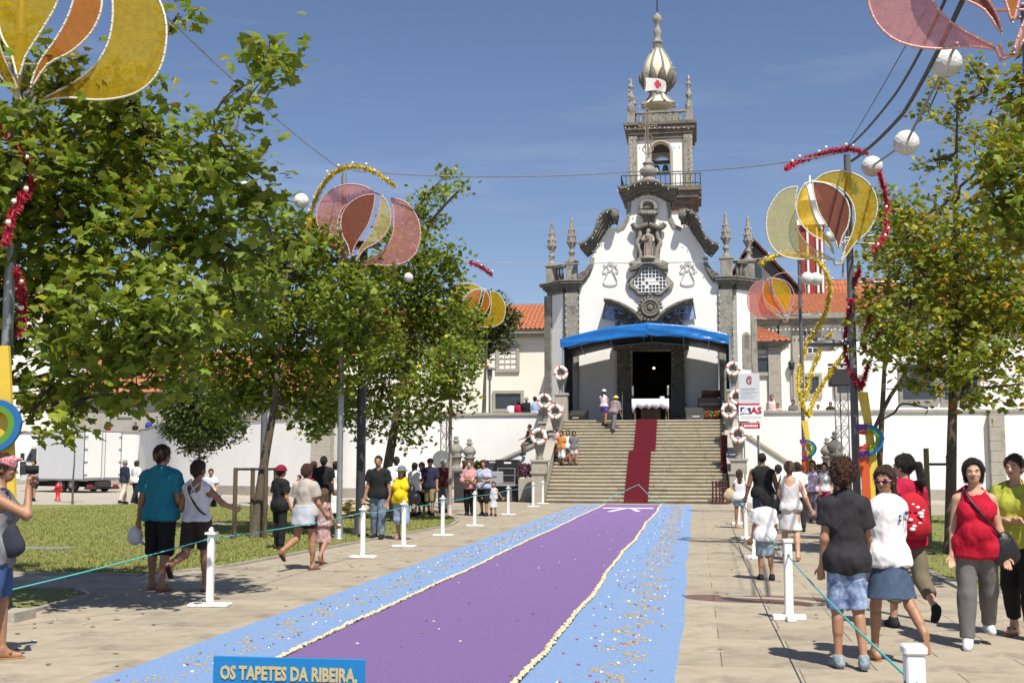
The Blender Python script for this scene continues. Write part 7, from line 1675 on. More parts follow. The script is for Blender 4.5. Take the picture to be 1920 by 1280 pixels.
    if hat:
        hkk, hm_ = hat; F = NF(); 
        if hkk == 'cap': F.ell(Hh(0, -.012, .135), np.array([.099, .117, .108])*hs+vox*.3, .01, HM, [(Hh(0, 0, .125), HM @ Vn([0, .05, -1.]))]); F.cap(Hh(0, .07, .135), Hh(0, .135, .125), .055*hs, .045*hs, .01, (HM @ np.array([0, .1, 1.]), 4.5))
        elif hkk == 'band': F.ell(Hh(0, -.014, .132), np.array([.101, .122, .114])*hs, .01, HM, [(Hh(0, .02, .128), HM @ Vn([0, -.35, -1.])), (Hh(0, .0, .195), HM @ Vn([0, -.35, 1.]))]); F.ell(Hh(.02, .115, .185), np.array([.035, .03, .016])*hs, .015, HM)
        else: 
            F.ell(Hh(0, -.014, .14), np.array([.102, .12, .105])*hs+vox*.3, .02, HM, [(Hh(0, 0, .118), HM @ np.array([0, 0, -1.]))]); br = .135 if hkk == 'bucket' else .175
            F.cap(Hh(0, -.03, .125), Hh(0, .01, .125), br*hs, br*hs, .015, (HM @ np.array([0, 0, 1.]), 9 if vox < .02 else 6))
        emit(F, {'cap': 'cap', 'band': 'headscarf', 'bucket': 'bucket_hat', 'brim': 'sun_hat'}[hkk], hm_)
    ctx = dict(t=t, T=T, J=J, A=A, Hh=Hh, NF=NF, emit=emit, s=s, torso=torso, g0=g0, pel=pel, leg=leg, arm=arm, vox=vox, up=up, hp=hp, ww=ww)
    if extras: extras(ctx)
    M = Matrix.Translation(base) @ Matrix.Rotation(R(rz), 4, 'Z')
    t['_h'] = 0; del t['_h']; ctx['world'] = lambda p: M @ Vector(p); return ctx
def held(name, label, cat, mb_parts, M=None):
    t = thing(name, label, cat, mb_parts[0][3]); 
    for nm, mb, mt, _ in mb_parts: mb.build(nm, mt, t)
    return t
def bag(label, c, sz, mt, strap=None, name='shoulder_bag', tilt=0):
    # c: world centre; soft box with flap; strap: list of world points
    t = thing(name, label, 'bag', c); F = Field(np.array(c)-max(sz)-.05, np.array(c)+max(sz)+.05, .012); F.ell(c, (sz[0]*.62, sz[1]*.62, sz[2]*.62), .02); F.cap(np.array(c)+[-sz[0]*.3, 0, -sz[2]*.2], np.array(c)+[sz[0]*.3, 0, -sz[2]*.2], sz[2]*.38, sz[2]*.38, .04, ([0, 1, 0], max(1, sz[2]*.75/sz[1]))); F.wrinkle(.004, 40, 1)
    V, Q = F.mesh(); npmesh('pouch', V, Q, [mt], t)
    if strap: m = MB(); m.tube(arcpts(strap, 5), .011, 6); m.build('strap', mt, t)
    return t
c_ = fabric
BLACK = c_('black', (.016, .016, .018)); CHAR = c_('charcoal', (.028, .027, .03)); WHITE = c_('white', (.78, .78, .80)); DENIM = c_('denim', (.075, .115, .20), .35); LDENIM = c_('light_denim', (.30, .40, .52), .3); GREY = c_('grey', (.17, .165, .165), .25); SH_B = c_('shoe_black', (.02, .02, .022)); SH_W = c_('shoe_white', (.7, .7, .7)); TAN = c_('sandal_tan', (.30, .15, .06)); PINK = c_('flipflop_pink', (.6, .2, .25)); CRIM = c_('crimson', (.42, .012, .05))
# --- right foreground
def boy_x(x): pass
person('boy seen from behind in a dark charcoal t-shirt and blue printed shorts', 1592, 1252, 1.60, 6, 0, 'm', .85, child=.2, skin=1, hair=('curly', H_RED), legs=((4, 8, 2), (-2, 14, 3)), arms=((10, -4, 18, .25), (12, 8, 35, .1)), top=('tee', CHAR, .80, .62), bottom=('shorts', mat('cloth_surf', (.045, .10, .30), .85, 16, .3, (.42, .52, .68), bump=.3, bscale=200, stain=((.02, .03, .12), 9, .5, .7)), .98), shoes=('shoe', mat('cloth_trainer', (.10, .14, .17), .8, 30, .5, (.3, .36, .38))), head=(-18, 0))
girl_skirt = c_('denim_skirt', (.065, .10, .165), .35)
g1 = person('girl in white blouse and denim skirt wearing pink sunglasses, arms crossed', 1672, 1240, 1.56, 25, 0, 'f', .84, bust=.7, child=.1, skin=1, hair=('long', H_BROWN), legs=((12, 10, 3), (-24, 16, 3)), arms=((12, 28, 100, .75), (14, 30, 95, .8)), top=('tee', WHITE, .86, 1.6), bottom=('skirt', girl_skirt, .56, 1.0, .13), shoes=('sandal', TAN), head=(128, 4), face=True, glasses=mat('pink_frame', (.6, .15, .3), .3), hips=1.02)
q = g1['T']; m = MB(); rr_ = random.Random(4)
for k in range(7): a_, h_ = rr_.uniform(.02, .11), rr_.uniform(1.24, 1.33); m.sphere(q(a_, -.135+.3*a_*a_, h_), rr_.uniform(.008, .02), 7, 5, 0, (1, .35, .9))
o = m.build('blue_print', c_('print_blue', (.05, .07, .2)), None, origin=(0, 0, 0)); o.parent = g1['t']; o['kind'] = 'stuff'
g2 = person('girl with ponytail, red top and red backpack turning her back beside the girl in sunglasses', 1705, 1180, 1.68, 10, 0, 'f', .95, skin=0, hair=('tail', H_BLACK), legs=((14, 6), (-20, 34)), arms=((10, 8, 30, .2), (12, 8, 30, .2)), top=('tee', CRIM, .84, .5), bottom=('trousers', c_('khaki', (.16, .135, .09)), 1.55), shoes=('shoe', SH_B), head=(42, 0), face=True)
# backpack
bw = g2['world']; T_ = g2['T']; F = Field((-.3, -.5, 0), (.3, .1, 1.7), .011); F.ell(T_(0, -.19, 1.13), (.165, .10, .22), .03); F.cap(T_(-.07, -.2, 1.0), T_(.07, -.2, 1.0), .10, .10, .05, ([0, 1, 0], 1.1)); F.ell(T_(0, -.27, 1.03), (.12, .06, .12), .02)
V, Q = F.mesh(); V = np.array([bw(v) for v in V]); bpk = thing('backpack', 'red backpack with a white print worn by the ponytailed girl', 'backpack', bw(T_(0, -.19, .95))); npmesh('sack', V, Q, [c_('backpack_red', (.45, .015, .03))], bpk)
m = MB(); rr_ = random.Random(1)
for k in range(9): c = bw(T_(rr_.uniform(-.07, .07), -.335+rr_.uniform(-.004, .008), 1.0+k*.03)); q = MB(); m.sphere(c, rr_.uniform(.012, .028), 7, 5, 0, (1.2, .35, .8))
m.build('white_print', WHITE, bpk)
for sd in (-1, 1): m = MB(); m.tube(arcpts([bw(T_(sd*.10, -.12, 1.33)), bw(T_(sd*.11, -.02, 1.45)), bw(T_(sd*.115, .09, 1.36)), bw(T_(sd*.125, .10, 1.22)), bw(T_(sd*.15, -.06, 1.06))], 4), .018, 6); m.build('strap', CRIM, bpk)
p3_ = person('woman in a sleeveless red top and grey trousers walking towards the camera', 1838, 1214, 1.62, 172, 0, 'f', 1.08, belly=.5, bust=1.0, skin=0, hair=('bob', H_BLACK), legs=((-16, 22, 2), (8, 4, 2)), arms=((11, 0, 14, .1), (9, 2, 16, .15)), top=('tank', c_('red_knit', (.43, .006, .028)), .84), bottom=('trousers', c_('grey_trouser', (.16, .15, .15), .2), 1.97), shoes=('shoe', SH_W), head=(-5, -4), face=True)
W_, T_ = p3_['world'], p3_['T']; LTH = mat('black_leather', (.014, .013, .014), .35, 12, .3, bump=.3, bscale=70)
bag('black leather bag slung across the woman in red', W_(T_(-.22, .02, .90)), (.17, .10, .24), LTH, [W_(T_(-.20, .06, 1.02)), W_(T_(-.10, .165, 1.15)), W_(T_(-.0, .165, 1.28)), W_(T_(.07, .115, 1.39)), W_(T_(.09, .02, 1.44)), W_(T_(.07, -.09, 1.39)), W_(T_(-.08, -.14, 1.18)), W_(T_(-.20, -.04, 1.02))])
person('woman in a lime t-shirt and dark trousers at the right edge, arms folded', 1916, 1196, 1.66, 150, 0, 'f', 1.05, belly=.3, skin=0, hair=('bun', H_BROWN), legs=((6, 4), (-8, 8)), arms=((12, 22, 95, .7), (12, 20, 100, .7)), top=('tee', c_('lime', (.42, .44, .06)), .86, .62), bottom=('trousers', BLACK, 1.8), shoes=('sandal', TAN), head=(-6, 0), face=True)
# --- right middle distance
wb = person('small boy in a white shirt and grey-blue shorts seen from behind', 1436, 1087, 1.14, 14, 1, 'm', 1.0, child=.7, skin=1, hair=('short', H_BLACK), legs=((4, 6), (-4, 8)), arms=((14, 0, 14, .1), (14, 4, 30, .2)), top=('tee', WHITE, .83, .75), bottom=('shorts', c_('short_slate', (.10, .13, .15), .5, (.3, .38, .45)), .99), shoes=('shoe', SH_B))
wd = person('woman in a white sleeveless dress walking away with a dark shoulder bag', 1484, 1050, 1.60, -4, 1, 'f', 1.08, skin=0, hair=('short', H_LIGHT), legs=((8, 4), (-10, 14)), arms=((10, 0, 12, .1), (24, -10, 16, 0)), top=('tank', c_('linen', (.62, .60, .60), .12), .88, .6, 'low', .52, .08), bottom=None, shoes=('sandal', TAN))
W_, T_ = wd['world'], wd['T']; bag('dark shoulder bag hanging from the woman in the white dress', W_(T_(-.25, -.02, .98)), (.14, .16, .3), LTH, [W_(T_(-.24, .05, 1.15)), W_(T_(-.15, .06, 1.44)), W_(T_(-.15, -.08, 1.43)), W_(T_(-.24, -.08, 1.15))])
person('broad man in a black sleeveless shirt and jeans walking to the stairs', 1432, 1012, 1.78, 4, 1, 'm', 1.25, skin=2, hair=('buzz', H_BLACK), legs=((10, 4), (-8, 14)), arms=((16, -4, 14, .1), (16, 4, 20, .1)), top=('tank', BLACK, .86), bottom=('trousers', DENIM, 1.95), shoes=('shoe', SH_B))
tb_ = person('girl with a tote bag, white strappy top and denim shorts by the last right post', 1388, 990, 1.40, 4, 2, 'f', .95, skin=1, hair=('long', H_BROWN), legs=((6, 4), (-6, 6)), arms=((12, 0, 10, 0), (10, 6, 30, .2)), top=('tank', WHITE, .86, .6, 'low'), bottom=('shorts', LDENIM, .55), shoes=('sandal', TAN))
W_, T_ = tb_['world'], tb_['T']; bag('beige tote bag on the shoulder of the girl in white', W_(T_(-.24, 0, 1.0)), (.2, .12, .24), c_('tote', (.5, .42, .26)), [W_(T_(-.2, .04, 1.15)), W_(T_(-.14, .02, 1.43)), W_(T_(-.2, -.06, 1.15))])
person('dark-haired boy in white with a backpack strap behind the broad man', 1462, 1000, 1.52, -4, 2, 'm', .95, skin=1, hair=('short', H_BLACK), top=('tee', WHITE, .86, .6), bottom=('shorts', GREY, .95), shoes=('shoe', SH_B))
person('dark-haired person in a white shirt just left of the far yellow totem', 1497, 996, 1.58, 10, 2, 'm', 1.0, skin=1, hair=('short', H_BLACK), top=('tee', WHITE, .86, .6), bottom=('trousers', CHAR, 1.95), shoes=('shoe', SH_B))
person('woman in sunglasses, lilac top and long grey skirt right of the yellow totem', 1526, 980, 1.62, 160, 2, 'f', .95, skin=1, hair=('long', H_BROWN), top=('tank', c_('lilac', (.42, .25, .5), .4, (.7, .65, .7)), .88), bottom=('skirt', c_('long_grey', (.12, .11, .14)), .14, 1.0, .08), shoes=('sandal', TAN), glasses=IRIS)
person('woman in a white t-shirt and bright pink shorts right of the yellow totem', 1549, 978, 1.58, 150, 2, 'f', .95, skin=0, hair=('long', H_BROWN), top=('tee', WHITE, .9, .4), bottom=('shorts', c_('hot_pink', (.62, .03, .18)), .5), shoes=('sandal', TAN), legs=((14, 6), (-14, 14)))
person('person with a white cap partly hidden behind the boy in the dark shirt', 1582, 985, 1.6, 0, 2, 'm', 1, skin=1, hair=('short', H_BROWN), top=('tee', BLACK, .86, .6), bottom=('trousers', CHAR, 1.95), shoes=('shoe', SH_B), hat=('cap', WHITE))
# --- left foreground
ph = person('woman photographer in a red headscarf and grey hooded vest at the left edge', -14, 1240, 1.66, -62, 0, 'f', 1.02, skin=1, hair=('bun', H_BROWN), legs=((6, 4), (-6, 8)), arms=((20, 52, 128, .15), (12, 62, 122, .25)), top=('tank', c_('grey_marl', (.20, .20, .215), .25), .80), bottom=('shorts', c_('blue_shorts', (.06, .11, .26)), .9), shoes=('sandal', TAN), head=(0, 4), hat=('band', c_('red_scarf', (.32, .01, .03), .5, (.6, .4, .4), 60)), face=True, hold=(55, 55))
W_, T_, A_ = ph['world'], ph['T'], ph['A']
hd_ = W_(ph['Hh'](.0, .155, .10)); cm = thing('camera', 'black camera held to the eye by the woman in the red headscarf', 'camera', hd_, R(-62))
m = MB(); m.box((0, 0, 0), (.13, .05, .085)); m.box((0, -.005, .052), (.06, .045, .03)); base_obj(m, 'camera_body', iron, cm, .006); m = MB(); m.cyl((0, .02, 0), (0, .12, 0), .036, .034, 14); base_obj(m, 'lens', BLACK, cm)
m = MB(); m.tube(arcpts([W_(T_(-.11, -.05, 1.42)), W_(T_(0, -.14, 1.38)), W_(T_(.11, -.05, 1.42)), W_(T_(.08, .08, 1.32)), W_(T_(0, .14, 1.2)), W_(T_(-.08, .08, 1.32)), W_(T_(-.11, -.05, 1.42))], 5), .035, 8)
hdm = m.build('grey_hood', c_('grey_marl2', (.17, .17, .185)), None, 'grey hood lying round the neck of the woman photographer', 'hood')
bag('dark bag hanging at the hip of the woman photographer', W_(T_(.15, .12, 1.0)), (.12, .10, .22), c_('navy_bag', (.03, .035, .05)), [W_(T_(.12, .12, 1.18)), W_(T_(.12, .05, 1.43)), W_(T_(.02, -.13, 1.3))])
mn = person('big man in a turquoise t-shirt and black shorts walking away', 297, 1106, 1.80, -6, 0, 'm', 1.16, belly=.4, skin=1, hair=('short', H_BROWN), legs=((5, 4, 3), (-5, 10, 3)), arms=((12, -4, 10, .05), (10, 6, 30, .15)), top=('tee', mat('cloth_turquoise', (.012, .22, .34), .85, 14, .15, bump=.25, bscale=200), .84, .68), bottom=('shorts', BLACK, 1.12), shoes=('sandal', TAN), head=(-14, 0))
W_, A_ = mn['world'], mn['A']; q = W_(A_[0][2]+A_[0][3]*.16); F = Field(np.array(q)-.25, np.array(q)+.25, .011); F.ell(np.array(q)+[-.03, 0, -.06], (.10, .085, .12), .02); F.cap(np.array(q)+[.02, 0, -.12], np.array(q)+[.09, 0, -.16], .06, .05, .02, ([.6, 0, .8], 4)); V, Q = F.mesh()
o = npmesh('white_cap', V, Q, [WHITE], None, origin=q); tag(o, 'white cap held in the left hand of the man in turquoise', 'cap')
wt = person('woman in a white strappy top and dark shorts stepping away beside the man in turquoise', 366, 1108, 1.61, -3, 0, 'f', 1.12, skin=1, hair=('short', H_BROWN), legs=((-14, 62, 2), (6, 4, 2)), arms=((20, 10, 75, .35), (46, 6, 60, .1)), top=('tank', c_('white_rib', (.74, .73, .80)), .93, .6, 'low'), bottom=('shorts', c_('brown_shorts', (.055, .042, .036), .5, (.025, .02, .018), 9), .8), shoes=('sandal', c_('brown_sandal', (.08, .04, .03))), head=(-20, 0))
W_, T_ = wt['world'], wt['T']; m = MB(); m.tube(arcpts([W_(T_(-.11, -.02, 1.45)), W_(T_(-.08, -.115, 1.36)), W_(T_(0, -.15, 1.2)), W_(T_(.1, -.145, 1.06)), W_(T_(.17, -.05, .98))], 5), .013, 6); m.build('bag_strap', LTH, None, 'dark bag strap running diagonally across the back of the woman in white', 'strap')
for sd in (-1, 1): m = MB(); m.tube(arcpts([W_(T_(sd*.085, .06, 1.43)), W_(T_(sd*.08, -.03, 1.445)), W_(T_(sd*.02, -.115, 1.37)), W_(T_(-sd*.06, -.135, 1.27))], 5), .009, 5); m.build('shoulder_strap', WHITE, wt['t'])
# --- left middle distance
person('person in black with a dark red bucket hat standing by the tree guard', 524, 1030, 1.52, -35, 1, 'f', 1.05, skin=1, hair=('short', H_BLACK), legs=((2, 2), (-2, 2)), arms=((10, -4, 8, .05), (10, 4, 20, .2)), top=('tee', BLACK, .80, .62), bottom=('trousers', BLACK, 1.95), shoes=('shoe', SH_B), hat=('bucket', c_('maroon_hat', (.20, .012, .04))))
gs = person('woman in a beige-grey t-shirt with a grey sweater tied round her waist', 572, 1068, 1.56, -16, 1, 'f', 1.08, skin=1, hair=('short', H_RED), legs=((-16, 52, 2), (6, 4, 2)), arms=((12, 0, 14, .1), (14, 10, 26, .1)), top=('tee', c_('stone_tee', (.44, .40, .35), .12), .9, .62), bottom=('shorts', BLACK, .5), shoes=('sandal', c_('brown_sandal', (.08, .04, .03))))
F = gs['NF'](); gs['torso'](F, .03, .05, 'pa'); F.cap(gs['T'](0, -.06, 1.0), gs['T'](0, -.08, .74), .16, .20, .05, ([0, 1, 0], 1.3)); F.clip(gs['T'](0, 0, 1.06), np.array([0, 0, 1.])); F.clip(gs['T'](0, 0, .73), np.array([0, 0, -1.])); F.wrinkle(.012, 26, 4); gs['emit'](F, 'tied_sweater', c_('sweater_grey', (.42, .44, .50)))
fd = person('small girl in a pink floral dress walking behind the woman with the grey sweater', 606, 1058, 1.16, -10, 1, 'f', .95, child=.6, skin=1, hair=('long', H_LIGHT), legs=((10, 4), (-14, 30)), arms=((10, 0, 10, .1), (14, 10, 30, .1)), top=('tank', mat('cloth_floral', (.58, .44, .42), .85, 26, .6, (.22, .07, .08), bump=.25, bscale=150), .9, .6, 'x', .50, .1), bottom=None, shoes=('sandal', TAN))
bt = person('man in a black t-shirt with a pale print and jeans facing the camera', 708, 1010, 1.72, 178, 1, 'm', 1.08, skin=1, hair=('buzz', H_BLACK), legs=((6, 4), (-6, 6)), arms=((14, 0, 12, .1), (12, 2, 14, .1)), top=('tee', BLACK, .86, .6), bottom=('trousers', c_('jeans_mid', (.08, .11, .17), .5, (.22, .28, .36)), 1.98), shoes=('shoe', SH_B), face=True, head=(6, 0))
T_ = bt['T']; m = MB(); m.prism([(-.12, -.05), (-.10, .05), (.02, .09), (.10, .12), (.115, .02), (.12, -.06), (.0, -.04)], 0, .006); mv = [bt['world'](T_(x, .178-(.9*x*x), 1.24)+np.array([0, y, zz])) for x, y, zz in m.v]; m.v = [tuple(v) for v in mv]; m.build('shirt_print', c_('print_pale', (.5, .6, .66), .3), bt['t'])
yw = person('woman in a yellow top and light denim capris facing the camera', 752, 1012, 1.50, 176, 1, 'f', 1.18, belly=.8, bust=1.15, skin=1, hair=('long', H_BLACK), legs=((6, 4), (-8, 10)), arms=((16, 0, 14, .1), (20, 2, 14, .1)), top=('tank', c_('yellow', (.72, .53, .01)), .88, .6), bottom=('shorts', LDENIM, 1.25), shoes=('sandal', PINK), face=True, hat=('brim', c_('green_hat', (.13, .19, .17))))
W_, T_ = yw['world'], yw['T']; bag('black bag hanging beside the woman in yellow', W_(T_(-.24, 0, 1.05)), (.12, .2, .36), LTH, [W_(T_(-.24, .04, 1.2)), W_(T_(-.15, .03, 1.43)), W_(T_(-.2, -.06, 1.2))])
far = [ # label, px, py, H, rz, kwargs
 ('man seen from behind in a black t-shirt before the granite pier', 605, 985, 1.72, 10, dict(sex='m', w=1.1, hair=('short', H_BLACK), top=('tee', BLACK, .86, .6), bottom=('shorts', CHAR, 1.1), skin=1)),
 ('person in a red shirt left of the granite pier', 587, 975, 1.6, -30, dict(sex='m', hair=('short', H_BROWN), top=('tee', CRIM, .86, .6), bottom=('trousers', CHAR, 1.95), skin=1)),
 ('woman in a long white dress holding a phone to her ear by the pier', 628, 975, 1.6, 40, dict(hair=('bob', H_BLACK), top=('tank', WHITE, .88, .6, 'x', .2, .08), arms=((10, 0, 10, 0), (20, 30, 140, .1)), skin=0)),
 ('child in red standing in front of the wall far left of the pier', 560, 950, 1.1, 150, dict(child=.7, hair=('short', H_BLACK), top=('tee', CRIM, .84, .6), bottom=('shorts', CHAR, .9))),
 ('man in a white shirt behind the woman in yellow', 742, 978, 1.72, 20, dict(sex='m', hair=('short', H_BLACK), top=('tee', WHITE, .86, .6), bottom=('trousers', CHAR, 1.95), skin=2)),
 ('woman with long dark hair and a white blouse right of the woman in yellow', 777, 968, 1.56, -20, dict(hair=('long', H_BROWN), top=('tee', WHITE, .86, .5), bottom=('skirt', BLACK, .4, 1.0, .1))),
 ('woman with curly fair hair in a long black dress left of the navy shirt', 790, 966, 1.56, 170, dict(w=1.1, hair=('curly', H_LIGHT), top=('tee', BLACK, .86, .6), bottom=('skirt', BLACK, .3, 1.0, .1))),
 ('man in a navy polo shirt, khaki shorts and dark cap', 806, 967, 1.68, 172, dict(sex='m', w=1.12, hair=('buzz', H_BLACK), top=('tee', c_('navy', (.025, .028, .06)), .85, .7), bottom=('shorts', c_('khaki_shorts', (.3, .24, .14)), 1.0), hat=('cap', CHAR), legs=((8, 4), (-10, 14)))),
 ('man in a maroon shirt and grey trousers walking to the stage', 831, 960, 1.66, 0, dict(sex='m', w=1.05, hair=('short', H_GREY), top=('tee', c_('maroon', (.09, .02, .02)), .86, .8), bottom=('trousers', GREY, 1.97), hat=('cap', c_('cream_hat', (.6, .56, .48))))),
 ('woman in a pink cardigan holding a child, left of the pair by the stage', 880, 966, 1.62, 175, dict(w=1.05, hair=('short', H_LIGHT), top=('tee', c_('pink', (.55, .28, .30)), .86, 1.5), bottom=('trousers', BLACK, 1.97), arms=((10, 20, 90, .6), (10, 20, 90, .6)))),
 ('woman in a blue and white patterned blouse, right of the pair by the stage', 907, 967, 1.64, 165, dict(w=1.12, hair=('bob', H_BROWN), top=('tee', mat('cloth_pattern', (.55, .58, .68), .85, 18, .5, (.15, .18, .35)), .86, .7), bottom=('shorts', BLACK, 1.0), arms=((12, 20, 80, .5), (16, 20, 60, .4)))),
 ('toddler in a white spotted dress holding out both arms', 925, 967, .98, 190, dict(child=1, hair=('bob', H_BROWN), top=('tank', mat('cloth_spot', (.7, .7, .7), .85, 30, .4, (.35, .36, .4)), .9, .6, 'x', .42, .12), arms=((38, 0, 10, 0), (40, 0, 10, 0)))),
 ('old man in a navy jacket and cream trousers walking past the lorry', 232, 944, 1.66, -30, dict(sex='m', hair=('short', H_GREY), top=('tee', c_('navy', (.025, .028, .06)), .86, 1.0), bottom=('trousers', c_('cream', (.62, .56, .46)), 1.97), legs=((10, 4), (-12, 12)))),
 ('woman in a white shirt and black trousers following the old man', 254, 944, 1.64, -20, dict(hair=('bob', H_BROWN), top=('tee', WHITE, .86, .8), bottom=('trousers', BLACK, 1.97), legs=((12, 4), (-12, 16)))),
 ('woman in a blue top and dark shorts in front of the lorry cab', 61, 938, 1.66, 170, dict(w=1.05, hair=('short', H_BLACK), top=('tank', c_('royal_blue', (.03, .05, .3)), .86), bottom=('shorts', CHAR, .8), arms=((14, 14, 80, .5), (14, 14, 80, .5)))),
]
for i, (lab, px, py, H, rz, kw) in enumerate(far):
    kw.setdefault('legs', ((6, 4), (-6, 8))); kw.setdefault('skin', (0, 1, 1)[i % 3]); kw.setdefault('shoes', ('shoe', SH_B)); person(lab, px, py, H, rz, 2, **kw)
# seated man on the lawn edge
person('man in a white printed t-shirt and black trousers sitting at the edge of the lawn', 394, 950, 1.72, 200, 2, 'm', 1.0, skin=1, hair=('short', H_BLACK), legs=((62, 95, 6, 0), (58, 95, 6, 0)), arms=((14, 20, 40, .3), (14, 20, 40, .3)), top=('tee', c_('white_print', (.7, .7, .72), .4, (.3, .32, .4), 8), .88, .6), bottom=('trousers', BLACK, 1.97), shoes=('shoe', SH_B), sit=.42)
bs = thing('granite_block', 'low granite block under the man sitting at the edge of the lawn', 'block', G(394, 949)); q = G(394, 949); m = MB(); m.box(q+Vector((0, .05, .2)), (.6, .45, .4)); m.build('block', granite_pale, bs, bevel=.02); m = MB(); m.box(q+Vector((0, .05, .415)), (.64, .49, .03)); m.build('top', granite_pale, bs)
# people on the steps and terrace
def onz(lab, px, py, Y, z0, H, rz, **kw):
    x = P(px, py, Y).x; kw.setdefault('legs', ((5, 4), (-5, 6))); kw.setdefault('shoes', ('shoe', SH_B)); return person(lab, px, py, H, rz, 3, loc=(x, Y, z0), **kw)
st_z = lambda i: i*rise+.002
st_y = lambda i: SY0+(i-1)*run+.16
onz('child in an orange top on the stairs by the left balustrade', 1053, 850, st_y(10), st_z(10), 1.42, 160, child=.2, hair=('short', H_BLACK), top=('tee', c_('orange', (.5, .22, .06)), .84, .6), bottom=('shorts', WHITE, 1.2), skin=1)
onz('girl in a white top between two children on the stairs', 1065, 850, st_y(10)+.05, st_z(10), 1.45, 170, child=.2, sex='f', hair=('long', H_BROWN), top=('tank', WHITE, .86), bottom=('shorts', DENIM, .6), skin=1)
onz('girl in a grey t-shirt and pale shorts, right of three on the stairs', 1076, 850, st_y(10), st_z(10), 1.42, 190, child=.2, hair=('bob', H_BLACK), top=('tee', GREY, .86, .6), bottom=('shorts', c_('pale_pink', (.65, .5, .5)), .8), skin=1)
onz('child in a red checked shirt half hidden by the left balustrade', 1043, 845, st_y(12), st_z(12), 1.25, 120, child=.4, hair=('buzz', H_BLACK), top=('tee', c_('red_check', (.4, .06, .06), .6, (.7, .65, .6), 20), .86, .8), bottom=('shorts', CHAR, .9), skin=1)
onz('woman in a white top, purple shorts and pale cap near the top of the stairs', 1133, 795, st_y(22), st_z(22), 1.62, -20, hair=('tail', H_BLACK), top=('tank', c_('blush', (.7, .62, .64)), .93), bottom=('shorts', c_('purple_shorts', (.1, .07, .35)), .5), hat=('cap', WHITE), skin=1, legs=((28, 40), (-4, 6)))
onz('man in a plaid shirt bending forward near the stair top', 1150, 812, st_y(20), st_z(20), 1.66, -30, sex='m', hair=('buzz', H_BLACK), top=('tee', c_('plaid', (.3, .24, .25), .4), .86, 1.0), bottom=('trousers', GREY, 1.97), hat=('bucket', c_('straw', (.6, .5, .12))), lean=24, skin=1, legs=((24, 30), (-8, 10)))
pb = P(994, 832, 49.6); onz('boy sitting on the sloping stone rail left of the stairs', 993, 830, 49.6, 0, 1.5, 120, sex='m', child=.2, hair=('buzz', H_BLACK), top=('tank', CHAR, .88), bottom=('shorts', GREY, .9), skin=2, sit=pb.z, legs=((70, 80, 3, 0), (66, 80, 3, 0)), arms=((16, 30, 50, .2), (14, 30, 40, .2)))
for lab, px, H, rz, kw in (('person in dark red leaning on the terrace wall left of the church', 972, 1.52, 0, dict(hair=('bob', H_BLACK), top=('tee', CRIM, .86, .6))), ('person in white beside the one in dark red on the terrace', 959, 1.5, 20, dict(hair=('short', H_BROWN), top=('tee', WHITE, .86, .6))), ('grey-haired man in black on the terrace left of the church', 987, 1.68, 10, dict(sex='m', w=1.1, hair=('short', H_GREY), top=('tee', BLACK, .86, .6))), ('man in a pale blue shirt nearest the church on the left terrace', 1003, 1.7, -10, dict(sex='m', hair=('short', H_BLACK), top=('tee', c_('pale_blue', (.4, .48, .65)), .86, .9)))):
    kw['bottom'] = ('trousers', CHAR, 1.97); onz(lab, px, 760, 54.2, 2.9, H, rz, **kw)
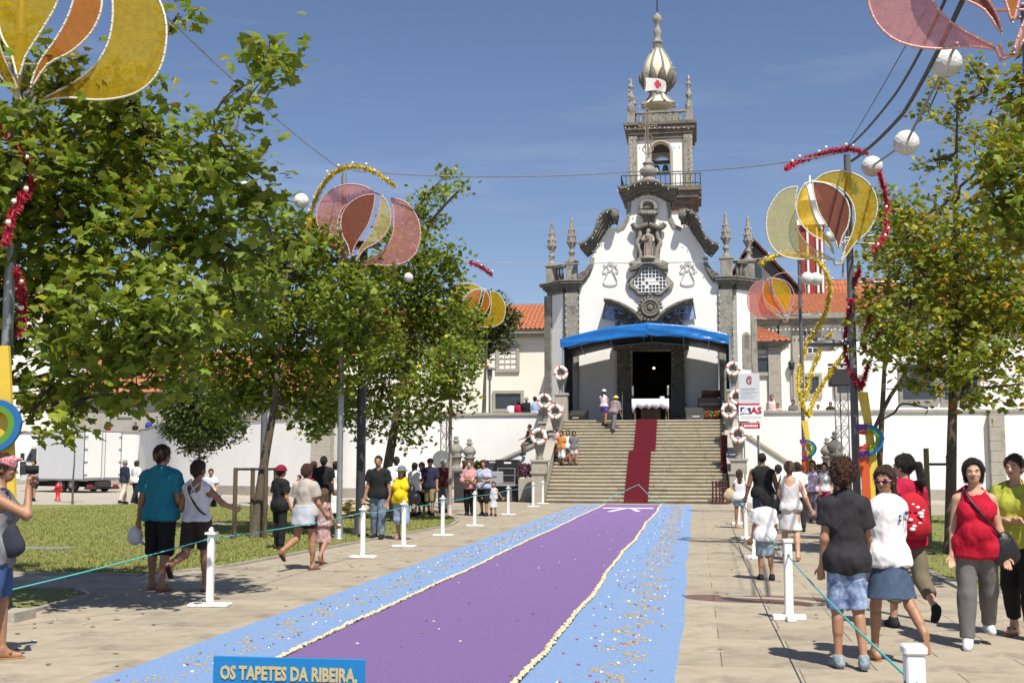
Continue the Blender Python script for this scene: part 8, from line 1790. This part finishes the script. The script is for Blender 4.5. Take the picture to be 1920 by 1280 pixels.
for lab, px, H, rz, kw in (('man in a white vest and denim shorts on the right terrace', 1447, 1.75, 180, dict(sex='m', w=1.05, hair=('buzz', H_BLACK), top=('tank', c_('pinkish_white', (.68, .58, .58)), .9), bottom=('shorts', LDENIM, 1.0))), ('child beside the man in a white vest on the right terrace', 1458, 1.35, 170, dict(child=.4, hair=('short', H_BROWN), top=('tee', c_('beige', (.5, .42, .3)), .86, .6), bottom=('shorts', GREY, 1.0))),
      ('person in a dark top and pale cardigan behind the yellow tinsel', 1487, 1.5, 150, dict(hair=('short', H_BLACK), top=('tee', GREY, .86, 1.5), bottom=('trousers', CHAR, 1.97))), ('short person whose head shows above the right wall', 1534, 1.28, 180, dict(child=.3, hair=('short', H_BROWN), top=('tee', WHITE, .86, .6), bottom=('trousers', CHAR, 1.97))), ('dark-haired person in a dark shirt left of the lattice tower', 1557, 1.40, 160, dict(hair=('short', H_BLACK), top=('tee', CHAR, .86, .6), bottom=('trousers', CHAR, 1.97)))):
    onz(lab, px, 760, 55.2, 2.9, H, rz, **kw)
for lab, px, kw in (('person in blue standing above the curved wall', 279, dict(hair=('short', H_BROWN), top=('tee', c_('royal_blue', (.03, .05, .3)), .86, .9))), ('person in black above the curved wall beside the one in blue', 254, dict(hair=('short', H_BLACK), top=('tee', BLACK, .86, .6))), ('person in dark red above the wall over the lorry', 203, dict(hair=('short', H_BLACK), top=('tee', CRIM, .86, .6)))):
    kw['bottom'] = ('trousers', CHAR, 1.97); onz(lab, px, 790, {279: 75.5, 254: 82.0, 203: 82.0}[px], 2.9, 1.6, 180, **kw)
onz('person in dark clothes sitting behind the sloping right parapet', 1398, 815, 50.4, 1.9, 1.6, 200, sex='m', hair=('buzz', H_BLACK), top=('tee', BLACK, .86, 1.4), bottom=('trousers', BLACK, 1.97), skin=2)
# timber heap on the lawn edge
hp_ = thing('heap_of_timber', 'heap of pale timber offcuts and sacks at the lawn edge left of the dark column', 'heap', G(645, 972)); r = random.Random(8); q0 = G(645, 972); pm = mat('pale_wood', (.55, .42, .24), .8, 6, .4, bump=.3)
for k in range(34):
    m = MB(); m.box(q0+Vector((r.uniform(-.75, .75), r.uniform(-.3, .4), .06+r.random()*.42)), (r.uniform(.4, .9), r.uniform(.1, .2), .04), r.uniform(0, 3), 0, r.uniform(-.5, .5), r.uniform(-.5, .5)); m.build('board', pm, hp_)
F = Field(np.array(q0)-[1.2, .8, .1], np.array(q0)+[1.2, .8, .8], .03)
for k in range(7): F.ell(np.array(q0)+[r.uniform(-.6, .6), r.uniform(-.2, .3), r.uniform(.1, .4)], (r.uniform(.15, .28), .18, .13), .05)
F.wrinkle(.015, 18, 3); V, Q = F.mesh(); npmesh('sacking', V, Q, [c_('sacking', (.6, .5, .32), .2)], hp_)
